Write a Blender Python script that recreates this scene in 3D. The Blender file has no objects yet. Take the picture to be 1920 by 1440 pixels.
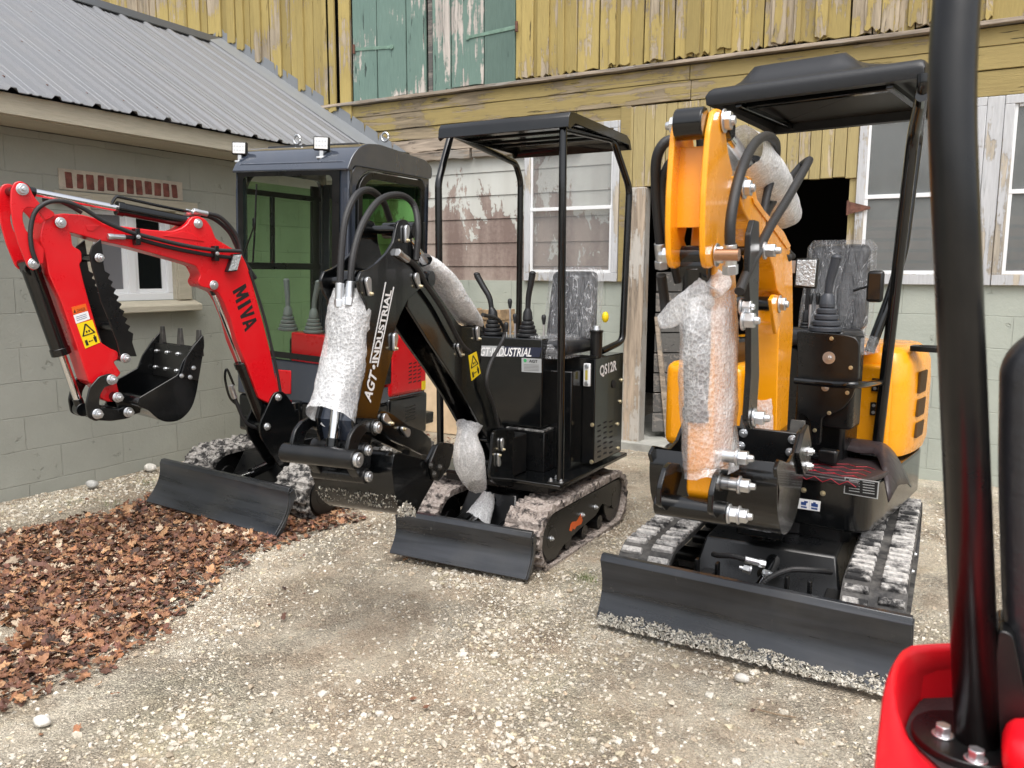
import bpy, bmesh, math, random
import numpy as np
from mathutils import Matrix, Vector, noise
random.seed(7); rnd = random.random
def U(a, b): return a + (b - a) * rnd()
sc = bpy.context.scene
COL = sc.collection
R_ = math.radians
# ---------------------------------------------------------------- camera
FPX = 1530.0; CAMH = 1.4
RM = np.array([[0.8686478460556086, -0.07082775687956122, 0.49034105314399434],
               [0.4954022727318102, 0.11369925245334907, -0.8611904947012052],
               [0.005244779796025957, 0.9909873404070101, 0.13385284247236529]])
cd = bpy.data.cameras.new('camera'); cam = bpy.data.objects.new('camera', cd); COL.objects.link(cam)
M4 = Matrix([list(RM[0]) + [0], list(RM[1]) + [0], list(RM[2]) + [CAMH], [0, 0, 0, 1]])
cam.matrix_world = M4
cd.sensor_width = 36; cd.lens = 36 * FPX / 1920; cd.clip_start = 0.05; cd.clip_end = 500
sc.camera = cam
cd.dof.use_dof = True; cd.dof.focus_distance = 4.2; cd.dof.aperture_fstop = 5.0
# ---------------------------------------------------------------- light
SUN_EL, SUN_AZ = 64.0, 148.0        # sun direction: azimuth measured from +Y clockwise
w = bpy.data.worlds.new('World'); sc.world = w; w.use_nodes = True
nt = w.node_tree; nt.nodes.clear()
sky = nt.nodes.new('ShaderNodeTexSky'); sky.sky_type = 'NISHITA'; sky.sun_disc = False
sky.sun_elevation = R_(SUN_EL); sky.sun_rotation = R_(SUN_AZ); sky.air_density = 1.0; sky.dust_density = 5.0; sky.ozone_density = 1.0
hs = nt.nodes.new('ShaderNodeHueSaturation'); hs.inputs['Saturation'].default_value = 0.32
bg = nt.nodes.new('ShaderNodeBackground'); bg.inputs[1].default_value = 0.15
wo = nt.nodes.new('ShaderNodeOutputWorld')
nt.links.new(sky.outputs[0], hs.inputs['Color']); nt.links.new(hs.outputs[0], bg.inputs[0]); nt.links.new(bg.outputs[0], wo.inputs[0])
sl = bpy.data.lights.new('sun', 'SUN'); sl.energy = 1.0; sl.angle = R_(55); sl.color = (1, .96, .9)
so = bpy.data.objects.new('sun', sl); COL.objects.link(so)
sd = Vector((math.sin(R_(SUN_AZ)) * math.cos(R_(SUN_EL)), math.cos(R_(SUN_AZ)) * math.cos(R_(SUN_EL)), math.sin(R_(SUN_EL))))
so.rotation_euler = sd.to_track_quat('Z', 'Y').to_euler(); so.location = (0, 0, 8)
sc.view_settings.view_transform = 'Standard'; sc.view_settings.look = 'None'; sc.view_settings.gamma = 1
sc.view_settings.use_curve_mapping = False
sc.view_settings.exposure = 0.9
# ---------------------------------------------------------------- frames, meshes
def crop(x0, y0, s):
    return lambda pts: [(x0 + x / s, y0 + y / s) for x, y in pts]
class Fr:
    def __init__(s, loc=(0, 0, 0), yaw=0, roll=0):
        s.M = Matrix.Translation(loc) @ Matrix.Rotation(R_(yaw), 4, 'Z') @ Matrix.Rotation(R_(roll), 4, 'Y'); s.Mi = s.M.inverted()
    def w(s, *p): return s.M @ Vector(p)
    def px(s, x, y, **k):
        d = Vector(RM @ np.array([(x - 960) / FPX, -(y - 720) / FPX, -1.0]))
        o = s.Mi @ Vector((0, 0, CAMH)); d = s.Mi.to_3x3() @ d
        a, v = list(k.items())[0]; i = 'XYZ'.index(a)
        return o + d * ((v - o[i]) / d[i])
    def pxs(s, pts, **k): return [s.px(x, y, **k) for x, y in pts]
    def yz(s, pts, X): return [(p.y, p.z) for p in s.pxs(pts, X=X)]
W = Fr()
def cr(pts, k=6):
    "catmull-rom"
    pts = [Vector(p) for p in pts]
    if len(pts) < 3: return pts
    P = [pts[0] * 2 - pts[1]] + pts + [pts[-1] * 2 - pts[-2]]; out = []
    for i in range(1, len(P) - 2):
        a, b, c, d = P[i - 1:i + 3]
        for j in range(k):
            t = j / k; out.append(.5 * ((2 * b) + (c - a) * t + (2 * a - 5 * b + 4 * c - d) * t * t + (3 * b - a - 3 * c + d) * t ** 3))
    return out + [pts[-1]]
def rpoly(pts, r=.01, k=3):
    "round the corners of a 2d polygon"
    n = len(pts); out = []
    for i in range(n):
        p = Vector(pts[i]); a = Vector(pts[i - 1]) - p; b = Vector(pts[(i + 1) % n]) - p
        if a.length < 1e-6 or b.length < 1e-6: continue
        q = min(r, a.length * .45, b.length * .45); A = p + a.normalized() * q; B = p + b.normalized() * q
        for j in range(k + 1):
            t = j / k; out.append(tuple(A * (1 - t) ** 2 + p * 2 * t * (1 - t) + B * t * t))
    return out
class MB:
    def __init__(s, fr=W): s.fr = fr; s.v = []; s.f = []; s.at = None
    def add(s, vs, fs):
        o = len(s.v); s.v += [tuple(v) for v in vs]; s.f += [tuple(i + o for i in f) for f in fs]; return s
    def box(s, x0, x1, y0, y1, z0, z1):
        v = [(x, y, z) for x in (x0, x1) for y in (y0, y1) for z in (z0, z1)]
        return s.add(v, [(0, 1, 3, 2), (4, 6, 7, 5), (0, 4, 5, 1), (2, 3, 7, 6), (0, 2, 6, 4), (1, 5, 7, 3)])
    def hexa(s, b, t):
        "8 corners: 4 bottom, 4 top"
        return s.add(list(b) + list(t), [(3, 2, 1, 0), (4, 5, 6, 7), (0, 1, 5, 4), (1, 2, 6, 5), (2, 3, 7, 6), (3, 0, 4, 7)])
    def ring(s, c, d, r, n, ph=0, r2=None, up=None):
        d = Vector(d).normalized(); u = Vector(up) if up else (Vector((0, 0, 1)) if abs(d.z) < .9 else Vector((1, 0, 0)))
        a = d.cross(u).normalized(); b = d.cross(a); r2 = r2 or r
        return [Vector(c) + a * (r * math.cos(2 * math.pi * (i + ph) / n)) + b * (r2 * math.sin(2 * math.pi * (i + ph) / n)) for i in range(n)]
    def loft(s, rings, caps=True):
        n = len(rings[0]); v = [p for r in rings for p in r]; f = []
        for i in range(len(rings) - 1):
            for j in range(n): f.append((i * n + j, i * n + (j + 1) % n, (i + 1) * n + (j + 1) % n, (i + 1) * n + j))
        if caps: f.append(tuple(range(n - 1, -1, -1))); f.append(tuple(range((len(rings) - 1) * n, len(rings) * n)))
        return s.add(v, f)
    def cyl(s, p0, p1, r, r1=None, n=16, ph=0):
        p0 = Vector(p0); p1 = Vector(p1); d = p1 - p0
        return s.loft([s.ring(p0, d, r, n, ph), s.ring(p1, d, r if r1 is None else r1, n, ph)])
    def tube(s, pts, r, n=8, k=6, rib=0, r2=None):
        q = cr(pts, k) if k else [Vector(p) for p in pts]; rings = []; pu = None
        for i, p in enumerate(q):
            d = (q[min(i + 1, len(q) - 1)] - q[max(i - 1, 0)])
            if d.length < 1e-7: continue
            d.normalize()
            if pu is None: pu = Vector((0, 0, 1)) if abs(d.z) < .9 else Vector((1, 0, 0))
            a = d.cross(pu).normalized(); pu = a.cross(d).normalized()
            rr = r[0] + (r[1] - r[0]) * i / (len(q) - 1) if isinstance(r, tuple) else r
            if rib and i % 2: rr *= rib
            rz = rr * (r2 / (r if not isinstance(r, tuple) else r[0])) if r2 else rr
            rings.append([p + a * (rr * math.cos(2 * math.pi * j / n)) + pu * (rz * math.sin(2 * math.pi * j / n)) for j in range(n)])
        return s.loft(rings)
    def prx(s, yz, x0, x1):
        n = len(yz); return s.add([(x0, y, z) for y, z in yz] + [(x1, y, z) for y, z in yz],
            [tuple(range(n)), tuple(range(2 * n - 1, n - 1, -1))] + [(j, j + n, (j + 1) % n + n, (j + 1) % n) for j in range(n)])
    def pry(s, xz, y0, y1):
        n = len(xz); return s.add([(x, y0, z) for x, z in xz] + [(x, y1, z) for x, z in xz],
            [tuple(range(n)), tuple(range(2 * n - 1, n - 1, -1))] + [(j, j + n, (j + 1) % n + n, (j + 1) % n) for j in range(n)])
    def prz(s, xy, z0, z1):
        n = len(xy); return s.add([(x, y, z0) for x, y in xy] + [(x, y, z1) for x, y in xy],
            [tuple(range(n)), tuple(range(2 * n - 1, n - 1, -1))] + [(j, j + n, (j + 1) % n + n, (j + 1) % n) for j in range(n)])
    def strip(s, path, x0, x1, th):
        "sheet of thickness th along a (y,z) path"
        P = [Vector(p) for p in path]; o = []
        for i, p in enumerate(P):
            d = (P[min(i + 1, len(P) - 1)] - P[max(i - 1, 0)]).normalized(); o.append(p + Vector((-d.y, d.x)) * th)
        n = len(P); v = [(x, q[0], q[1]) for x in (x0, x1) for q in P + o]; f = []
        for i in range(n - 1):
            f += [(i, i + 1, 2 * n + i + 1, 2 * n + i), (n + i + 1, n + i, 3 * n + i, 3 * n + i + 1), (i + 1, i, n + i, n + i + 1), (2 * n + i, 2 * n + i + 1, 3 * n + i + 1, 3 * n + i)]
        f += [(0, 2 * n, 3 * n, n), (n - 1, 2 * n - 1, 4 * n - 1, 3 * n - 1)]
        return s.add(v, f)
    def nut(s, p, d, r, h, stud=.5):
        p = Vector(p); d = Vector(d).normalized()
        s.cyl(p, p + d * h * .22, r * 1.25, n=16); s.cyl(p + d * h * .22, p + d * h, r, n=6)
        if stud: s.cyl(p + d * h, p + d * h * (1 + stud), r * .55, r * .45, n=10)
        return s
    def ell(s, c, rx, ry, rz, n=12, m=8, f=None):
        rings = []; c = Vector(c)
        for i in range(1, m):
            t = math.pi * i / m; rings.append([c + Vector((rx * math.sin(t) * math.cos(2 * math.pi * j / n), ry * math.sin(t) * math.sin(2 * math.pi * j / n), rz * math.cos(t))) for j in range(n)])
        return s.loft(rings)
    def pieces(s):
        n = len(s.v); par = list(range(n))
        def fd(a):
            while par[a] != a: par[a] = par[par[a]]; a = par[a]
            return a
        for f in s.f:
            for i in f[1:]: par[fd(i)] = fd(f[0])
        g = {}
        for f in s.f: g.setdefault(fd(f[0]), []).append(f)
        G = [];
        for fs in g.values():
            P = [s.v[i] for f in fs for i in f]; G.append([[min(p[k] for p in P) - .002 for k in range(3)], [max(p[k] for p in P) + .002 for k in range(3)], fs])
        ch = True
        while ch:
            ch = False
            for i in range(len(G)):
                for j in range(i + 1, len(G)):
                    if all(G[i][0][k] <= G[j][1][k] and G[j][0][k] <= G[i][1][k] for k in range(3)):
                        G[i] = [[min(G[i][0][k], G[j][0][k]) for k in range(3)], [max(G[i][1][k], G[j][1][k]) for k in range(3)], G[i][2] + G[j][2]]; G.pop(j); ch = True; break
                if ch: break
        out = []
        for _, _, fs in G:
            ix = sorted({i for f in fs for i in f}); mp = {a: b for b, a in enumerate(ix)}; m = MB(s.fr); m.v = [s.v[i] for i in ix]; m.f = [tuple(mp[i] for i in f) for f in fs]; out.append(m)
        return out
    def build(s, name, mat, parent=None, bevel=0, seg=2, sharp=35, sub=0, pts=None):
        if name in SPLIT and parent is not None:
            q = s.pieces()
            if len(q) > 1: return [m.build1(name, mat, parent, bevel, seg, sharp) for m in q][0]
        return s.build1(name, mat, parent, bevel, seg, sharp, sub)
    def build1(s, name, mat, parent=None, bevel=0, seg=2, sharp=35, sub=0, pts=None):
        vs = [s.fr.M @ Vector(v) for v in s.v]
        if parent is not None:
            Mi = PM[parent].inverted(); vs = [Mi @ v for v in vs]
        me = bpy.data.meshes.new(name); me.from_pydata([tuple(v) for v in vs], [], s.f); me.validate()
        bm = bmesh.new(); bm.from_mesh(me); bmesh.ops.recalc_face_normals(bm, faces=bm.faces); bm.to_mesh(me); bm.free()
        me.materials.append(mat); me.shade_smooth()
        if sharp < 180: me.set_sharp_from_angle(angle=R_(sharp))
        o = bpy.data.objects.new(name, me); COL.objects.link(o)
        if parent is not None: o.parent = parent; PM[o] = PM[parent]
        else: PM[o] = Matrix.Identity(4)
        if bevel:
            b = o.modifiers.new('bevel', 'BEVEL'); b.width = bevel; b.segments = seg; b.limit_method = 'ANGLE'; b.angle_limit = R_(32); b.harden_normals = False
        if sub:
            b = o.modifiers.new('sub', 'SUBSURF'); b.levels = sub; b.render_levels = sub
        return o
PM = {}
SPLIT = {'red_stitching', 'vent_slot', 'nut', 'bolt', 'roof_rail', 'mullion', 'window_trim', 'blade_arm', 'end_boards', 'block_wall', 'upper_boards', 'side_window_bar', 'rear_frame', 'blade_end_plate', 'pivot_nut', 'base_bolt', 'frame_bolt', 'beam_boards', 'yellow_door_stud', 'right_door_stud', 'rotten_boards', 'hose_fitting', 'bucket_ear', 'batten', 'hose_union', 'backing', 'lettering_line'}
def tag(o, label=None, cat=None, group=None, kind=None):
    if label: o['label'] = label
    if cat: o['category'] = cat
    if group: o['group'] = group
    if kind: o['kind'] = kind
    return o
def thing(name, label, cat, fr=W, group=None):
    o = bpy.data.objects.new(name, None); COL.objects.link(o); o.empty_display_size = .1
    o.matrix_world = fr.M; PM[o] = fr.M.copy(); return tag(o, label, cat, group)
def text(name, s, mat, parent, fr, bl, br, tl, th=.0012, bold=.0):
    "lettering stretched onto the parallelogram bl-br-tl (points of frame fr)"
    cu = bpy.data.curves.new(name, 'FONT'); cu.body = s; cu.size = 1; cu.offset = bold; cu.resolution_u = 3
    t = bpy.data.objects.new(name, cu); COL.objects.link(t); dg = bpy.context.evaluated_depsgraph_get(); dg.update()
    me = bpy.data.meshes.new_from_object(t.evaluated_get(dg)); bpy.data.objects.remove(t)
    n = len(me.vertices); co = np.empty(n * 3); me.vertices.foreach_get('co', co); co = co.reshape(-1, 3)
    mn = co.min(0); mx = co.max(0); uv = (co - mn)[:, :2] / (mx - mn)[:2]
    bl, br, tl = Vector(bl), Vector(br), Vector(tl); nn = (br - bl).cross(tl - bl).normalized() * th
    m = MB(fr); fs = [tuple(p.vertices) for p in me.polygons]
    m.add([bl + (br - bl) * float(u) + (tl - bl) * float(v) + nn for u, v in uv], fs)
    vs = [PM[parent].inverted() @ (fr.M @ Vector(v)) for v in m.v]
    me2 = bpy.data.meshes.new(name); me2.from_pydata([tuple(v) for v in vs], [], m.f); me2.materials.append(mat)
    o = bpy.data.objects.new(name, me2); COL.objects.link(o); o.parent = parent; PM[o] = PM[parent]; return o
# ---------------------------------------------------------------- materials
MATS = {}
class NT:
    def __init__(s, name):
        s.m = bpy.data.materials.new(name); s.m.use_nodes = True; s.t = s.m.node_tree; s.t.nodes.clear()
        s.o = s.n('OutputMaterial'); s.b = s.n('BsdfPrincipled'); s.l(s.b.outputs[0], s.o.inputs[0]); s.tc = s.n('TexCoord')
    def n(s, k, **kw):
        x = s.t.nodes.new('ShaderNode' + k)
        for a, v in kw.items(): setattr(x, a, v)
        return x
    def l(s, a, b): s.t.links.new(a, b)
    def map(s, sx=1, sy=1, sz=1, src='Object'):
        m = s.n('Mapping'); m.inputs['Scale'].default_value = (sx, sy, sz); s.l(s.tc.outputs[src], m.inputs[0]); return m.outputs[0]
    def noise(s, sc, det=4, rough=.55, vec=None, dist=0):
        x = s.n('TexNoise'); x.inputs['Scale'].default_value = sc; x.inputs['Detail'].default_value = det; x.inputs['Roughness'].default_value = rough; x.inputs['Distortion'].default_value = dist
        s.l(vec if vec is not None else s.tc.outputs['Object'], x.inputs['Vector']); return x.outputs[0]
    def vor(s, sc, feat='F1', vec=None, out=0):
        x = s.n('TexVoronoi', feature=feat); x.inputs['Scale'].default_value = sc
        s.l(vec if vec is not None else s.tc.outputs['Object'], x.inputs['Vector']); return x.outputs[out]
    def ramp(s, src, pts):
        x = s.n('ValToRGB'); e = x.color_ramp.elements
        while len(e) < len(pts): e.new(.5)
        for i, (p, c) in enumerate(pts):
            e[i].position = p; e[i].color = tuple(c) + (1,) if isinstance(c, (tuple, list)) else (c, c, c, 1)
        s.l(src, x.inputs[0]); return x.outputs[0]
    def mix(s, f, a, b, mode='MIX'):
        x = s.n('Mix', data_type='RGBA', blend_type=mode)
        for v, i in ((f, 0), (a, 6), (b, 7)):
            if isinstance(v, (int, float)): x.inputs[i].default_value = v if i == 0 else (v, v, v, 1)
            elif isinstance(v, (tuple, list)): x.inputs[i].default_value = tuple(v) + (1,)
            else: s.l(v, x.inputs[i])
        return x.outputs[2]
    def math(s, op, a, b=None, clamp=False):
        x = s.n('Math', operation=op, use_clamp=clamp)
        for v, i in ((a, 0), (b, 1)):
            if v is None: continue
            if isinstance(v, (int, float)): x.inputs[i].default_value = v
            else: s.l(v, x.inputs[i])
        return x.outputs[0]
    def bump(s, h, st=.5, d=.01):
        x = s.n('Bump'); x.inputs['Strength'].default_value = st; x.inputs['Distance'].default_value = d; s.l(h, x.inputs['Height']); s.l(x.outputs[0], s.b.inputs['Normal']); return x
    def set(s, **k):
        nm = dict(col='Base Color', rough='Roughness', metal='Metallic', coat='Coat Weight', crough='Coat Roughness', spec='Specular IOR Level', alpha='Alpha', trans='Transmission Weight', ior='IOR')
        for a, v in k.items():
            i = s.b.inputs[nm[a]]
            if isinstance(v, (int, float)): i.default_value = v
            elif isinstance(v, (tuple, list)): i.default_value = tuple(v) + (1,)
            else: s.l(v, i)
        return s
def paint(name, col, rough=.25, dirt=.15, dcol=(.32, .29, .24), coat=.0, wav=.0, metal=0, dsc=6):
    "painted steel with a thin uneven dust film and small scratches"
    s = NT(name); n1 = s.noise(dsc, 6, .65); n2 = s.noise(60, 3, .6)
    f = s.ramp(n1, [(.45, 0.0), (.8, dirt)]); g = s.ramp(n2, [(.68, 0), (.8, dirt * .7)])
    fac = s.math('ADD', f, g, True); s.set(col=s.mix(fac, col, dcol), metal=metal, coat=coat)
    r = s.math('MULTIPLY_ADD', n1, .22, ); s.t.nodes[-1].inputs[2].default_value = rough - .08; s.set(rough=r)
    if wav:
        s.bump(s.noise(9, 2, .5), wav, .01)
    return s.m
def simple(name, col, rough=.5, metal=0, bump=0, bsc=40, spec=.5, var=.0):
    s = NT(name); s.set(rough=rough, metal=metal, spec=spec)
    if var:
        n = s.noise(bsc * .3, 5, .6); s.set(col=s.mix(s.ramp(n, [(.35, 0), (.7, 1)]), tuple(c * (1 - var) for c in col), tuple(min(1, c * (1 + var)) for c in col)))
    else: s.set(col=col)
    if bump: s.bump(s.noise(bsc, 4, .6), bump, .01)
    return s.m
BLACK = paint('black_gloss_paint', (.003, .0035, .004), .13, .012, coat=.2, wav=.05)
BLACK2 = paint('black_satin_paint', (.004, .0044, .005), .26, .03)
BLADE = None
CHARC = paint('cab_charcoal_paint', (.034, .043, .062), .16, .05, coat=1.0)
RED = paint('red_paint', (.66, .006, .012), .26, .12, (.55, .1, .09), coat=.2)
ORANGE = paint('orange_yellow_paint', (.93, .365, .005), .24, .12, (.7, .35, .1), coat=.35)
PLAST = simple('moulded_black_plastic', (.013, .014, .016), .42, bump=.12, bsc=160)
ZINC = paint('zinc_plated_steel', (.66, .68, .70), .30, .25, (.35, .33, .30), metal=.9, dsc=25)
CHROME = simple('chromed_rod', (.75, .75, .76), .12, 1)
RUBBER = simple('hose_rubber', (.016, .016, .017), .52, bump=.25, bsc=220)
GREYPL = simple('grey_lever_plastic', (.17, .18, .19), .5, bump=.1, bsc=150)
DGREYPL = simple('dark_grey_lever_plastic', (.045, .05, .06), .45, bump=.1, bsc=150)
WHITE = simple('white_marking', (.8, .8, .8), .45)
BLKINK = simple('black_ink', (.01, .01, .01), .5)
YELST = simple('yellow_sticker', (.85, .62, .01), .4)
ORST = simple('orange_sticker', (.75, .12, .01), .4)
SILVER = simple('silver_label', (.45, .47, .48), .35, .3)
GREENST = simple('green_ink', (.05, .35, .12), .5)
BRASS = simple('yellow_zinc', (.62, .55, .38), .35, .85)
TEETH = paint('worn_tooth_steel', (.035, .034, .032), .45, .5, (.16, .15, .13), dsc=20)
LAMPW = simple('white_lamp_lens', (.8, .81, .8), .15, 0, bump=.4, bsc=120)
LENS = simple('lamp_lens', (.55, .57, .58), .12, .6, bump=.8, bsc=90)
def wrapmat(name, base):
    s = NT(name); v = s.vor(82); v2 = s.vor(82, 'DISTANCE_TO_EDGE'); e = s.ramp(v2, [(.0, 1), (.12, 0)]); hl = s.ramp(v, [(.0, 1), (.22, 0)])  # hl: whiter bubble centres, highlights put into the opacity
    n = s.noise(6, 5, .62); al = s.math('MULTIPLY_ADD', e, .20); s.t.nodes[-1].inputs[2].default_value = base
    al = s.math('ADD', al, s.math('MULTIPLY', hl, .10)); fo = s.noise(10, 3, .5, s.map(1.5, 1.5, .5), 1.4); al = s.math('ADD', al, s.ramp(fo, [(.47, 0), (.5, .22), (.52, 0)])); al = s.math('ADD', al, s.ramp(n, [(.38, 0), (.72, .2)]), True)
    s.set(col=(.93, .94, .95), rough=.22, alpha=al, spec=.9); s.bump(s.math('ADD', v, s.math('MULTIPLY', fo, 2.2)), .55, .005); return s.m
WRAP = wrapmat('bubble_wrap', .30); WRAP2 = wrapmat('opaque_bubble_wrap', .62)  # second copy more opaque, to whiten the sleeves that sit in shade
def filmmat():
    s = NT('clear_plastic_film'); v = s.map(1.6, 1.6, .4); n = s.noise(9, 3, .55, v, 1.6); m = s.noise(30, 3, .5, v, .8)
    k = s.ramp(n, [(.47, 0), (.49, .42), (.50, 0)]); s.set(col=(.85, .86, .88), rough=.13, alpha=s.math('ADD', k, .16, True), spec=1.0); s.bump(s.math('ADD', n, s.math('MULTIPLY', m, .3)), 1, .06); return s.m  # k: thin opaque streaks paint bright highlights along the creases
FILM = filmmat()
def glass(name, col, rough=.03, al=.35, dirt=0.0, dcol=(.5, .5, .48)):
    s = NT(name); a = al
    if dirt:
        n = s.noise(3, 6, .65); d = s.ramp(n, [(.3, dirt * .5), (.75, dirt)]); col = s.mix(d, col, dcol); a = s.math('ADD', d, al, True)
    s.set(col=col, rough=rough, spec=.6, alpha=a); return s.m
def tint(name, col):
    s = NT(name); tr = s.n('BsdfTransparent'); tr.inputs[0].default_value = col + (1,); gl = s.n('BsdfGlossy'); gl.inputs['Roughness'].default_value = .02
    lw = s.n('LayerWeight'); lw.inputs[0].default_value = .12; mx = s.n('MixShader'); f = s.math('MULTIPLY_ADD', lw.outputs['Fresnel'], .5); s.t.nodes[-1].inputs[2].default_value = .02
    s.l(f, mx.inputs[0]); s.l(tr.outputs[0], mx.inputs[1]); s.l(gl.outputs[0], mx.inputs[2]); s.l(mx.outputs[0], s.o.inputs[0]); return s.m
FRONTGL = tint('clear_windscreen_glass', (.90, .93, .90)); CABGL = tint('green_tinted_glass', (.68, .84, .64))
BARNGL = glass('dusty_window_glass', (.20, .215, .215), .08, .22, .34, (.36, .37, .355))
STORMGL = glass('storm_glass', (.3, .31, .31), .05, .1, .12)
def mudmat(name, a=(.40, .37, .33), b=(.62, .58, .53), dark=(.05, .048, .046), th=.42, nsc=22):
    s = NT(name); n = s.noise(nsc, 8, .7); m = s.noise(70, 4, .6); c = s.mix(s.ramp(m, [(.35, 0), (.65, 1)]), a, b)
    s.set(col=s.mix(s.ramp(n, [(th - .05, 1), (th + .05, 0)]), c, dark), rough=.85); s.bump(s.math('ADD', n, s.math('MULTIPLY', m, .4)), 1, .02); return s.m
MUD = mudmat('mud_caked_track', (.26, .245, .225), (.50, .48, .45), (.025, .024, .024), .50); MUDP = mudmat('pink_grey_mud', (.27, .225, .20), (.52, .455, .41), (.05, .042, .04), .45)
MUDL = mudmat('lug_mud', (.33, .32, .31), (.62, .60, .57), (.02, .02, .021), .47, 6)
MUDW = mudmat('dried_clay', (.74, .69, .58), (.88, .85, .76), (.62, .57, .48), .25)
def rubbermat():
    s = NT('dusty_track_rubber'); n = s.noise(12, 7, .7); s.set(col=s.mix(s.ramp(n, [(.4, 0), (.7, .6)]), (.018, .018, .019), (.2, .19, .175)), rough=.7); s.bump(s.noise(60, 4), .4, .01); return s.m
TRUB = rubbermat()
def woodmat(name, paintc, paint2, wood=(.30, .25, .19), peel=.5, axis='z', sc=1.0, island=.35, crk=1.0):
    s = NT(name); st = {'z': (14, 14, 1.1), 'x': (1.1, 14, 14), 'y': (14, 1.1, 14)}[axis]; v = s.map(*[q * sc for q in st])
    g = s.noise(1.6, 8, .65, v, .6); g2 = s.noise(6, 5, .7, v); big = s.noise(1.7, 4, .55)
    fine = s.noise(38, 4, .6); gi = s.n('NewGeometry'); isl = gi.outputs['Random Per Island']
    c = s.mix(s.ramp(big, [(.3, 0), (.7, 1)]), paintc, paint2)
    c = s.mix(s.ramp(g2, [(.35, .35), (.62, 0)]), c, tuple(q * .55 for q in paintc))
    wd = s.mix(s.ramp(g, [(.35, 0), (.65, 1)]), tuple(q * .55 for q in wood), tuple(min(1, q * 1.5) for q in wood))
    p = s.math('ADD', s.math('MULTIPLY', big, .55), s.math('MULTIPLY', g, .45)); p = s.math('ADD', p, s.math('MULTIPLY', fine, .10)); p = s.math('ADD', p, s.math('MULTIPLY', isl, .07))
    lo = .70 - .25 * peel; pf = s.ramp(p, [(lo, 0), (lo + .025, 1)]); c = s.mix(pf, c, wd)
    dk = s.ramp(isl, [(0, 1 - island), (1, 1.0)]); c = s.mix(1.0, c, dk, 'MULTIPLY')
    ck = s.ramp(s.noise(2.6, 4, .55, v, .3), [(.30, 0), (.335, 1)]); c = s.mix(1.0, c, s.mix(ck, (1 - .75 * crk,) * 3, (1, 1, 1)), 'MULTIPLY')
    s.set(col=c, rough=.8); h = s.math('ADD', s.math('MULTIPLY', g2, .5), s.math('MULTIPLY', ck, .6 * crk)); h = s.math('SUBTRACT', h, s.math('MULTIPLY', pf, .35)); s.bump(h, .8, .008); return s.m
YW = (.50, .385, .135); YW2 = (.41, .31, .105)
YV = woodmat('peeling_yellow_paint_boards', YW, YW2, (.34, .28, .20), .33)
YH = woodmat('weathered_yellow_beam', (.42, .325, .125), (.33, .255, .10), (.25, .20, .13), .35, 'x', island=.2)
YN = woodmat('narrow_yellow_boards', (.49, .395, .18), (.42, .335, .15), (.36, .30, .21), .3, island=.18, crk=.4)
GRW = woodmat('peeling_green_paint_boards', (.145, .23, .195), (.19, .29, .24), (.42, .38, .34), .30)
GREYW = woodmat('bare_grey_wood', (.36, .33, .29), (.28, .24, .2), (.33, .27, .21), .7, 'x')
GREYV = woodmat('bare_grey_door_wood', (.15, .145, .135), (.12, .115, .11), (.2, .18, .16), .5, 'x', island=.3)
WPOST = woodmat('whitewashed_post', (.58, .55, .50), (.50, .46, .40), (.36, .29, .22), .5)
CREAM = woodmat('cream_trim_paint', (.50, .46, .36), (.46, .42, .33), (.36, .33, .27), .12, 'y', island=.06, crk=.2)
WHT = woodmat('flaking_white_window_paint', (.60, .61, .62), (.52, .53, .55), (.36, .32, .26), .38, crk=.3, island=.1)
def sidingmat():
    s = NT('peeling_white_siding'); v = s.map(1, 1, .45); n = s.noise(3.0, 9, .68, v, .4); f = s.noise(30, 5, .7); gr = s.noise(2, 4, .5, s.map(3, 3, .4))
    ge = s.n('SeparateXYZ'); s.l(s.tc.outputs['Object'], ge.inputs[0]); z = ge.outputs[2]; x = ge.outputs[0]
    zf = s.ramp(s.math('MULTIPLY', z, .35), [(.46, .26), (.62, .14), (.70, .05), (.80, .01)])
    xf = s.ramp(s.math('MULTIPLY_ADD', x, .2), [(.0, 0), (1, 1)])
    # worn patch around x -4.0 .. -3.35
    dx = s.math('ABSOLUTE', s.math('ADD', x, 3.72)); w1 = s.ramp(dx, [(.36, .22), (.62, -.04)])
    p = s.math('ADD', s.math('ADD', n, s.math('MULTIPLY', f, .14)), s.math('ADD', zf, w1))
    pf = s.ramp(p, [(.665, 0), (.68, 1)])
    brown = s.mix(s.ramp(s.math('ADD', gr, s.math('MULTIPLY', f, .3)), [(.5, 0), (.75, 1)]), (.20, .145, .125), (.37, .30, .26))
    white = s.mix(s.ramp(gr, [(.3, 0), (.7, 1)]), (.50, .50, .46), (.60, .61, .57))
    s.set(col=s.mix(pf, white, brown), rough=.8); s.bump(s.math('SUBTRACT', f, pf), .5, .006); return s.m
SIDING = sidingmat()
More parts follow.
